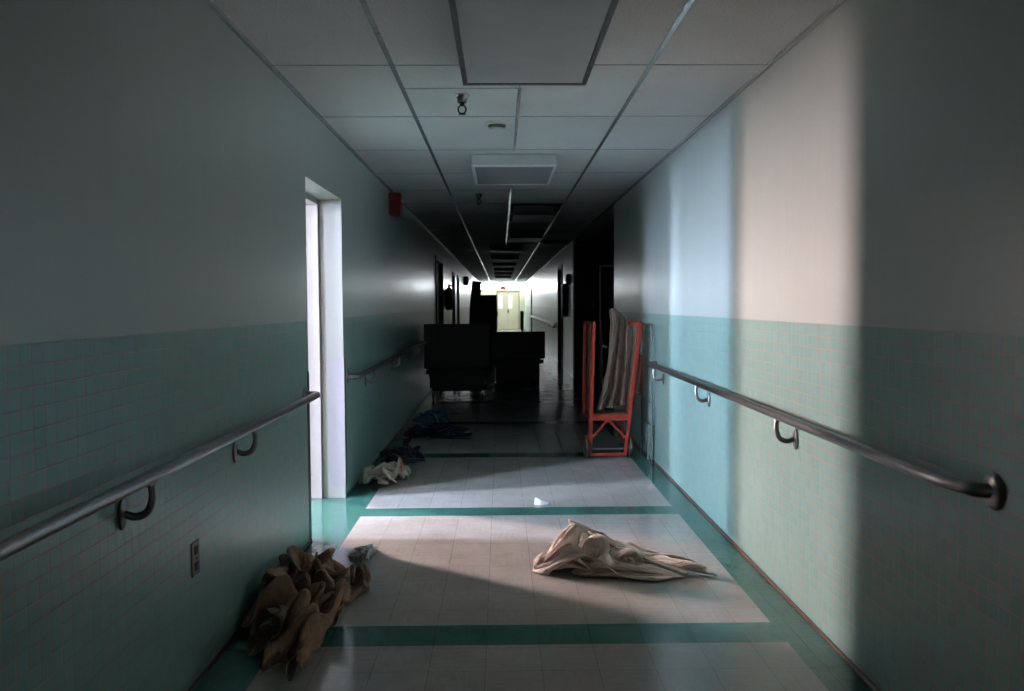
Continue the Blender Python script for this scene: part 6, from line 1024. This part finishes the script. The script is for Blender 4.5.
849,519,95,875,387,133,819,255,326,813,264,643,807,335,853,801,364,947,833,368,960,868,350,860,903,332,681,941,322,462,982,417,270,998,508,111,350,860,105,319,872,87,311,878,25,266,850,26,213,782,28,208,713,37,223,645,67,218,633,115,183,708,153,221,792,198,253,832,228,306,847,255,331,784,245,344,683,165,358,568,126,383,471,93,437,406,91,501,389,106,
535,440,107,530,540,131,510,638,199,527,729,291,605,721,325,701,726,297,776,753,191,826,669,64,754,547,27,831,424,23,928,322,168,826,269,436,810,320,677,797,370,819,839,373,820,873,364,694,888,311,488,948,443,294,972,533,94,970,495,60,392,842,77,341,841,71,335,780,33,290,725,11,251,664,36,223,617,29,237,596,53,251,632,88,189,695,147,180,797,184,
223,826,244,293,823,294,325,756,256,370,615,173,429,490,110,455,388,46,523,361,35,562,360,51,583,395,109,575,511,119,543,651,180,554,751,295,620,750,385,703,743,361,787,776,246,841,729,82,727,611,21,745,471,30,922,421,43,899,336,259,791,286,472,773,326,630,813,365,648,843,321,549,905,415,392,959,545,200,948,527,59,965,456,11,416,899,147,382,870,77,
358,788,42,347,661,34,302,562,41,291,507,46,279,481,72,273,559,96,252,676,135,192,758,212,232,802,283,310,800,316,360,721,225,424,548,169,492,408,139,537,323,69,582,309,30,611,357,65,626,453,122,620,609,138,589,738,245,645,797,404,658,782,479,694,755,454,788,757,321,860,781,139,795,679,17,769,552,28,867,478,31,928,415,158,829,339,330,759,306,476,
793,329,544,833,365,495,892,485,358,940,578,186,931,554,46,932,509,8,476,933,210,423,914,152,400,851,45,375,724,71,363,595,62,326,528,25,339,459,24,338,486,83,300,635,106,251,743,205,285,782,289,343,746,289,403,666,173,471,493,171,555,349,142,607,301,92,624,336,85,668,428,116,682,593,141,666,763,211,625,831,354,637,842,516,644,827,566,703,803,490,
803,776,350,883,765,192,862,732,57,849,636,24,907,550,59,930,460,183,876,376,318,769,346,410,776,364,507,794,412,484,885,504,383,956,576,227,959,589,98,961,581,50,493,869,235,466,940,197,433,904,92,408,800,14,407,712,75,380,633,24,372,557,29,402,494,49,344,602,112,292,756,173,321,804,233,363,724,249,433,620,189,502,468,173,577,331,168,613,335,135,
655,402,155,681,550,180,663,740,219,653,882,293,658,930,455,661,925,575,699,896,583,767,854,463,855,807,315,908,778,189,884,739,102,878,657,92,917,564,159,918,472,271,863,404,381,747,377,458,717,358,522,750,443,511,878,462,443,957,524,290,991,573,186,976,592,152,485,851,221,460,921,184,428,932,91,422,878,10,447,811,47,451,762,59,455,690,41,454,622,90,
378,684,121,336,791,175,359,822,231,389,746,226,450,591,210,528,443,197,566,395,176,586,420,168,623,514,188,631,663,222,619,821,269,629,928,372,666,984,464,700,966,554,777,937,532,863,880,398,880,839,225,915,788,142,904,729,118,894,649,137,900,542,235,851,430,322,769,391,406,674,395,503,654,363,573,725,425,582,844,416,499,947,463,369,990,506,272,997,571,253,
508,893,214,464,897,140,457,920,44,464,873,24,498,854,76,500,851,106,525,817,137,493,792,201,435,835,221,396,900,250,384,904,283,401,810,245,442,653,221,497,520,219,559,486,212,589,528,211,592,623,215,575,721,276,575,864,349,603,940,401,647,970,465,725,924,516,822,937,448,913,899,299,911,829,138,925,742,85,944,734,104,885,646,175,861,505,268,786,411,373,
681,353,447,608,343,557,603,359,625,704,372,608,834,403,558,938,448,440,975,504,347,977,571,304,501,887,154,506,938,71,529,879,41,546,786,73,583,785,111,590,832,116,590,908,147,531,938,261,470,932,369,464,978,409,419,978,420,398,894,357,441,769,239,436,631,249,494,578,237,534,631,228,550,670,308,544,770,378,539,873,429,568,931,419,630,918,476,737,898,456,
857,886,374,943,864,220,902,812,87,915,705,46,988,732,80,918,634,203,811,503,319,707,411,433,599,363,514,532,323,599,602,325,666,707,358,639,854,403,595,923,473,471,944,530,366,939,586,304,560,927,133,602,868,48,617,752,60,638,687,95,673,692,118,669,751,78,667,853,81,626,943,231,569,989,381,514,976,497,475,985,527,413,928,473,415,846,345,465,759,265,
482,682,294,502,703,329,523,735,379,551,796,420,561,869,445,608,894,445,690,853,457,797,827,425,908,815,315,945,815,153,899,768,42,904,679,46,992,709,93,883,651,225,776,519,376,653,424,488,549,387,587,529,362,668,600,354,697,720,387,659,856,444,588,903,516,426,950,611,312,970,683,236,613,835,111,700,755,57,695,646,69,687,616,94,702,594,113,719,661,65,
715,791,31,685,887,157,631,954,313,563,981,453,515,956,531,449,925,501,412,849,414,438,793,322,466,760,312,487,784,366,529,826,394,581,852,407,622,867,400,677,847,413,749,791,419,838,775,367,921,771,262,950,791,119,923,748,29,919,662,46,990,674,94,860,672,247,729,557,413,648,472,568,577,429,659,582,397,700,652,403,672,783,451,630,879,514,488,955,625,329,
966,751,194,997,831,102,725,786,108,755,634,70,713,528,50,693,520,78,667,542,52,670,613,38,673,719,10,708,857,45,670,917,192,580,948,330,520,936,425,477,884,442,439,856,378,480,808,319,522,800,301,540,814,338,579,838,362,613,845,359,663,836,350,712,798,365,763,744,372,835,733,329,898,737,245,956,770,140,944,765,72,935,695,65,995,656,109,885,654,257,
762,586,447,697,464,564,644,443,633,648,486,653,747,509,637,847,561,514,956,636,362,999,770,205,986,891,84,931,949,27,738,644,135,728,507,84,650,473,41,618,501,45,605,558,69,608,644,69,610,720,34,652,802,10,683,899,80,637,913,197,558,905,274,524,872,296,520,837,256,570,796,215,632,820,222,657,793,243,660,798,273,681,800,278,699,780,277,692,751,311,
732,700,323,776,701,296,820,718,240,894,728,171,959,751,86,960,694,90,980,641,133,896,677,263,782,639,426,724,544,530,729,504,577,763,532,561,813,635,504,910,701,390,995,780,269,987,878,159,948,944,95,898,906,79,711,540,124,674,449,80,592,472,38,561,550,21,560,639,54,561,712,57,581,773,20,619,824,5,654,887,35,657,923,126,612,880,169,606,851,180,
657,813,152,714,845,169,768,858,176,784,844,156,792,817,163,781,820,198,749,786,229,704,749,273,697,693,270,723,672,268,755,675,252,810,697,199,887,725,126,943,688,106,961,635,163,914,667,266,786,683,401,733,615,488,747,606,525,777,630,479,838,723,417,920,808,354,979,883,296,971,937,235,936,945,207,921,947,194,634,516,100,607,465,85,547,548,87,525,646,84,
515,739,67,520,804,12,559,884,6,598,918,15,622,936,36,637,958,84,627,909,136,672,838,118,754,884,124,837,961,181,884,974,230,892,961,203,876,910,185,856,869,168,805,843,229,749,774,266,699,708,246,721,682,240,721,670,230,750,668,226,812,722,176,897,711,99,952,644,146,907,638,269,794,672,417,720,664,506,723,660,541,764,696,516,814,778,477,867,858,450,
909,906,429,921,949,397,918,980,368,896,959,332), (38, 38), [-0.203, -0.19, 0.008], [0.2, 0.189, 0.406]),
 'flat': ((
616,662,8,532,684,12,465,801,47,399,889,65,366,891,17,355,761,58,289,616,55,252,524,13,226,493,51,204,556,76,173,650,59,97,676,118,67,672,204,107,604,344,169,492,477,153,402,564,121,313,676,112,242,710,133,220,669,168,234,668,190,262,629,153,265,558,96,219,486,100,159,378,99,52,415,187,13,704,242,95,886,272,114,813,263,62,660,275,53,533,
289,25,511,336,27,555,627,630,25,558,686,43,467,763,59,408,832,73,407,825,14,373,678,26,334,508,43,294,423,50,277,425,105,274,497,91,232,606,97,146,672,150,110,672,223,161,583,348,179,432,396,107,366,392,148,330,436,167,302,510,191,298,576,178,267,575,168,222,545,113,208,445,76,183,340,87,116,292,116,28,421,165,25,756,233,84,883,249,76,730,
240,49,529,264,43,389,287,10,393,320,15,496,659,580,46,581,633,61,495,697,68,442,731,78,447,685,34,413,517,19,391,339,14,367,260,114,345,266,179,345,341,174,332,457,123,277,555,154,244,574,239,214,461,254,98,406,174,79,322,112,84,263,186,179,251,327,217,294,478,208,252,512,173,216,466,119,174,359,81,145,237,90,100,236,136,55,416,159,57,758,
218,107,866,245,39,720,258,16,482,255,19,325,297,16,329,340,3,482,740,587,80,628,626,110,530,707,129,469,743,121,430,700,108,394,569,76,411,427,65,427,354,75,408,347,138,387,397,147,352,465,152,327,513,178,270,508,152,137,475,107,9,407,62,0,344,85,96,264,77,211,264,274,255,272,445,235,256,492,156,255,427,126,195,318,89,145,189,98,93,190,
152,52,394,169,67,713,214,105,822,228,65,710,226,15,476,247,0,273,282,24,253,338,33,416,762,586,157,604,680,105,477,819,84,410,901,109,373,869,120,395,738,149,407,600,131,456,517,83,465,489,130,409,526,183,353,569,250,317,556,277,294,496,215,180,453,75,64,400,20,83,334,25,172,293,155,229,321,375,258,309,501,254,267,536,159,263,489,88,210,315,
68,171,158,77,145,113,136,110,262,175,94,527,198,75,709,202,42,669,184,13,427,194,6,172,242,9,98,304,3,238,664,642,211,501,829,67,357,961,15,334,983,129,374,880,183,411,726,203,460,626,146,484,573,100,453,566,142,369,625,235,283,670,284,241,652,279,247,542,313,229,434,210,190,379,108,184,356,180,190,343,379,213,336,561,221,301,640,235,270,626,
238,253,561,136,228,428,110,192,180,95,186,30,121,135,85,175,131,312,221,120,541,240,92,627,229,78,464,217,36,197,210,54,44,273,20,82,572,778,166,421,949,61,354,999,95,402,891,224,474,701,239,549,613,157,561,588,98,505,573,131,421,622,187,310,703,254,235,747,338,207,700,343,245,584,360,251,450,327,234,389,280,227,371,378,209,364,569,193,331,724,
205,306,810,216,274,826,252,234,769,264,206,635,210,177,449,196,161,241,221,115,224,275,113,424,355,93,665,405,81,820,392,43,753,366,51,470,319,46,243,340,50,163,567,823,124,456,943,128,421,902,254,503,730,229,630,615,159,701,532,133,654,530,109,513,561,155,375,671,279,262,773,348,193,808,377,182,728,396,241,611,410,277,494,360,277,413,392,270,379,505,
249,353,692,223,330,825,213,338,897,245,327,943,269,291,923,294,221,869,326,171,706,334,135,516,352,95,460,396,92,601,470,124,772,519,105,871,515,17,797,454,28,502,389,62,300,352,5,227,648,801,118,542,844,208,490,796,284,547,671,253,684,544,202,780,509,160,738,540,107,556,565,162,363,699,344,243,802,433,188,804,454,211,729,394,266,610,377,303,480,381,
318,384,416,291,341,533,249,298,693,242,277,800,260,303,825,267,328,791,293,286,717,315,224,650,344,167,489,375,124,303,414,107,263,447,83,388,477,62,568,521,42,652,528,27,523,480,89,269,431,86,133,394,28,233,738,682,74,652,721,228,559,727,307,559,636,269,680,523,181,808,488,159,752,551,79,545,539,153,379,689,371,258,759,453,226,764,406,269,659,403,
322,510,360,368,393,329,328,337,316,289,302,445,277,296,622,290,265,662,330,263,645,324,259,554,293,197,439,315,108,326,333,83,166,354,144,34,392,187,90,487,164,263,537,99,418,571,47,494,526,34,363,476,75,140,433,77,49,439,47,204,821,616,26,722,656,190,621,720,349,568,671,351,635,522,228,793,477,121,772,558,38,598,510,153,443,634,335,342,675,411,
319,641,345,366,507,316,420,374,234,428,297,139,397,275,182,346,306,320,319,300,474,310,258,505,316,214,455,322,178,344,303,108,243,300,100,124,312,158,36,335,217,39,404,219,122,505,180,255,557,117,407,570,62,399,536,63,272,475,59,88,427,33,62,467,60,179,819,664,65,706,686,259,608,722,440,584,726,435,598,557,323,749,473,116,786,534,11,684,488,98,
556,561,255,472,596,361,432,560,335,433,471,248,456,367,143,466,284,82,455,253,131,415,290,240,364,326,356,340,273,407,313,223,366,282,142,276,287,115,149,328,167,96,341,194,98,383,208,164,452,178,232,530,116,302,574,106,375,569,85,336,531,70,181,464,44,10,411,7,50,473,20,155,745,704,261,648,721,455,565,757,605,535,760,575,611,659,436,678,469,234,
762,485,59,708,470,85,605,480,242,536,561,452,470,560,582,497,509,567,530,479,426,521,431,261,510,353,202,469,332,251,408,354,340,370,307,444,365,251,400,317,193,273,328,135,199,375,165,197,426,154,263,473,127,354,517,107,400,545,59,398,580,65,365,569,61,249,522,50,92,448,27,41,409,31,105,508,9,224,672,712,466,579,721,639,481,739,705,461,760,686,
552,711,567,650,546,392,698,437,203,649,426,241,584,487,473,506,540,728,430,507,838,428,467,728,490,443,544,565,450,374,553,435,256,505,395,281,459,349,400,416,268,561,392,232,571,397,243,398,407,192,282,448,164,386,526,147,485,574,129,600,595,65,587,579,5,487,585,30,356,582,53,215,542,28,91,470,5,78,500,31,187,587,0,369,572,687,600,501,718,743,
433,737,801,428,712,728,515,677,625,641,597,506,690,501,401,651,467,480,576,506,680,486,488,794,457,467,746,493,422,588,552,379,402,602,395,254,603,430,209,550,395,295,489,319,445,445,207,638,412,164,728,409,190,524,485,206,358,566,174,421,661,169,584,724,166,753,710,130,806,676,52,723,654,29,575,628,57,436,618,61,320,609,26,249,645,2,278,711,43,448,
523,681,727,471,691,758,461,669,765,485,618,699,582,578,606,697,518,513,763,466,430,727,427,467,639,428,587,548,438,586,545,390,540,592,381,388,651,392,232,681,395,121,645,401,106,567,367,242,503,304,468,436,226,679,445,171,783,441,191,568,512,226,355,578,177,358,670,179,530,749,192,704,779,182,808,758,126,819,726,85,734,708,81,605,673,77,447,634,67,286,
601,73,212,663,60,235,544,625,770,521,620,753,554,613,689,605,531,635,714,480,566,827,419,487,906,376,428,871,369,389,738,384,413,623,370,470,615,370,408,670,373,270,730,423,160,749,415,60,705,381,57,601,334,209,499,277,436,462,239,682,477,182,729,487,211,511,505,285,244,532,205,172,607,164,319,699,172,503,763,175,634,756,162,690,725,135,629,683,114,471,
614,102,244,507,167,124,458,193,137,519,118,140,640,509,737,630,496,692,675,498,684,730,442,617,813,383,538,913,350,506,966,299,455,903,330,451,751,347,453,620,327,433,633,338,362,721,383,254,772,441,121,781,443,19,756,390,44,661,351,169,553,273,349,517,231,553,521,191,579,534,230,382,536,315,129,505,308,32,552,230,87,628,173,260,707,160,417,739,126,495,
702,132,447,641,139,275,540,158,108,433,223,63,440,176,82,546,87,90,698,410,722,748,410,677,788,418,651,826,387,603,867,338,563,938,326,540,962,260,484,874,314,484,709,334,487,584,322,454,613,331,333,713,375,219,774,422,119,796,433,41,781,401,63,723,359,94,643,303,214,596,247,342,603,212,388,597,227,251,541,351,172,503,417,67,540,351,33,579,204,73,
655,161,231,704,130,355,691,102,355,648,130,196,527,188,79,434,197,21,485,143,40,619,57,81,674,378,785,765,380,676,818,377,638,860,366,638,887,317,629,941,306,599,929,259,539,816,301,530,650,353,517,550,342,485,573,347,353,656,358,229,712,381,149,749,392,121,777,395,134,774,375,115,730,341,143,684,295,206,680,233,238,676,234,197,617,307,164,557,391,159,
555,384,113,600,282,100,656,172,127,719,126,245,721,101,312,648,96,228,546,168,66,469,202,2,532,123,16,679,36,55,594,294,870,707,346,756,779,356,631,839,348,612,889,323,598,902,299,561,856,279,577,717,317,568,563,393,595,481,358,565,530,327,464,589,311,327,646,314,265,673,324,261,701,327,258,720,313,252,750,290,270,735,226,258,795,220,218,804,237,169,
733,285,142,650,329,127,645,347,85,695,268,79,759,192,167,814,136,284,801,78,316,696,76,238,569,120,92,537,161,32,645,98,18,792,14,38,512,215,932,591,291,797,675,363,724,762,336,678,826,316,643,836,310,594,779,346,581,624,369,641,478,412,708,432,361,655,508,321,554,578,297,424,632,288,353,679,297,376,712,285,368,725,245,324,755,197,333,834,175,288,
901,199,194,885,256,144,799,315,155,711,331,79,727,294,70,796,206,165,879,134,275,924,106,383,871,39,379,747,20,238,643,65,110,665,105,45,803,61,12,937,1,47,448,218,999,492,243,903,552,295,832,646,324,792,738,310,737,751,318,645,684,373,665,522,399,745,390,382,767,387,339,666,497,300,572,578,268,431,642,256,346,693,275,385,725,259,413,752,224,369,
821,203,289,923,178,265,964,177,140,926,245,108,814,330,128,744,322,40,799,229,116,900,128,243,975,96,377,982,49,449,905,20,378,783,37,211,699,92,106,741,106,49,874,63,42,990,16,16,429,228,967,454,209,917,478,255,856,557,243,844,657,276,822,658,317,686,582,368,752,405,393,827,310,351,797,392,316,702,526,272,553,633,253,401,695,272,332,748,271,352,
761,262,406,789,235,357,868,226,240,977,202,203,990,198,119,905,234,163,799,331,172,782,311,38,862,166,138,966,79,322,999,27,413,978,4,404,884,58,284,765,125,132,666,178,61,687,189,16,808,150,47,930,104,32,494,194,841,532,212,747,585,237,690,656,231,662,742,222,686,736,269,694,573,315,698,396,332,833,355,297,803,492,270,652,664,259,456,768,297,358,
806,294,343,811,268,327,791,266,399,808,234,393,876,243,258,957,236,208,944,247,175,865,319,190,804,397,139,819,330,28,882,177,129,979,87,264,978,34,310,915,68,267,811,152,138,703,265,25,622,340,47,585,325,53,658,255,12,780,173,9,589,193,616,659,216,548,727,206,490,814,188,459,912,163,471,922,195,552,743,261,582,559,300,713,551,269,695,712,260,547,
849,344,391,884,344,318,878,304,358,838,290,319,816,268,368,792,263,435,841,259,385,858,295,292,853,364,258,827,470,182,867,508,70,879,459,15,882,291,13,904,168,59,906,115,92,842,162,79,764,261,17,684,382,6,645,458,63,622,466,98,573,389,39,657,296,0), (26, 32), [-0.095, -0.29, 0.008], [0.403, 0.14, 0.31]),
}
def slope(U):
    U = U.copy(); U[:, 2] *= np.interp(U[:, 0], [0, .10, .2, .35, .5, .7, 1], [.2, .6, 1, .85, .55, .42, .30])
    U[:, 1] = np.interp(U[:, 0], [0, .3, 1], [.45, .55, .22])+(U[:, 1]-.5)*np.interp(U[:, 0], [0, .15, .3, .6, 1], [.12, .6, .9, .85, .55]); return U
def heap(U):
    U = U.copy(); U[:, 0] *= np.interp(U[:, 1], [0, .3, .65, .8, 1], [.72, .85, 1, .75, .36]); return U
G = 'crumpled cloths on the floor'
cloth('blanket', 'brown', F_brown, (XL+.02, 3.26, .004), (-.66, 4.97, .25), 'brown crumpled blanket heaped against the left wall below the outlet', 'blanket', group=G, warp=heap)
cloth('blanket', 'cream', F_cream, (.16, 4.36, .004), (1.155, 5.0, .29), 'cream crumpled blanket with brown stains lying mid floor', 'blanket', group=G, flip=(-1, 1), warp=slope)
cloth('cloth', 'wad', F_wad, (XL+.02, 6.88, .004), (-.77, 7.30, .215), 'stained cream cloth wad at the left wall beyond the doorway', 'cloth', group=G)
cloth('cloth', 'wad', F_navy, (-1.16, 7.78, .004), (-.70, 8.2, .18), 'black cloth wad just behind the stained cream one', 'cloth', rz=2.0, group=G)
cloth('blanket', 'flat', F_dark, (-1.14, 9.22, .004), (-.30, 9.85, .17), 'dark navy blanket spread low on the shadowed floor', 'blanket', group=G)
cloth('cloth', 'wad', F_blue, (-1.10, 10.3, .004), (-.62, 10.8, .24), 'dull blue cloth heap behind the dark navy blanket', 'cloth', rz=1.0, group=G)
cloth('cloth', 'flat', F_white, (-.90, 4.76, .003), (-.74, 5.08, .07), 'thin greyish white rag beside the far end of the brown blanket', 'cloth', rz=1.4, group=G)
def scrap(pts, name, label, z=.004):
    bm = bmesh.new()
    vs = [bm.verts.new(p) for p in pts]; c = bm.verts.new(sum((v.co for v in vs), Vector())/len(vs)+Vector((0, 0, .012)))
    for i in range(len(vs)): bm.faces.new((vs[i], vs[(i+1) % len(vs)], c))
    m = MB(); m.merge(bm); o = m.build(name, M_paper); md = o.modifiers.new('s', 'SOLIDIFY'); md.thickness = .0015; md.offset = 0
    tag(o, label, 'litter'); return o
scrap([(.235, 6.19, .002), (.245, 6.28, .035), (.27, 6.27, .03), (.30, 6.24, .012), (.345, 6.25, .010), (.34, 6.20, .002), (.28, 6.17, .002)], 'paper_scrap', 'small white crumpled paper scrap on the pale floor tiles')
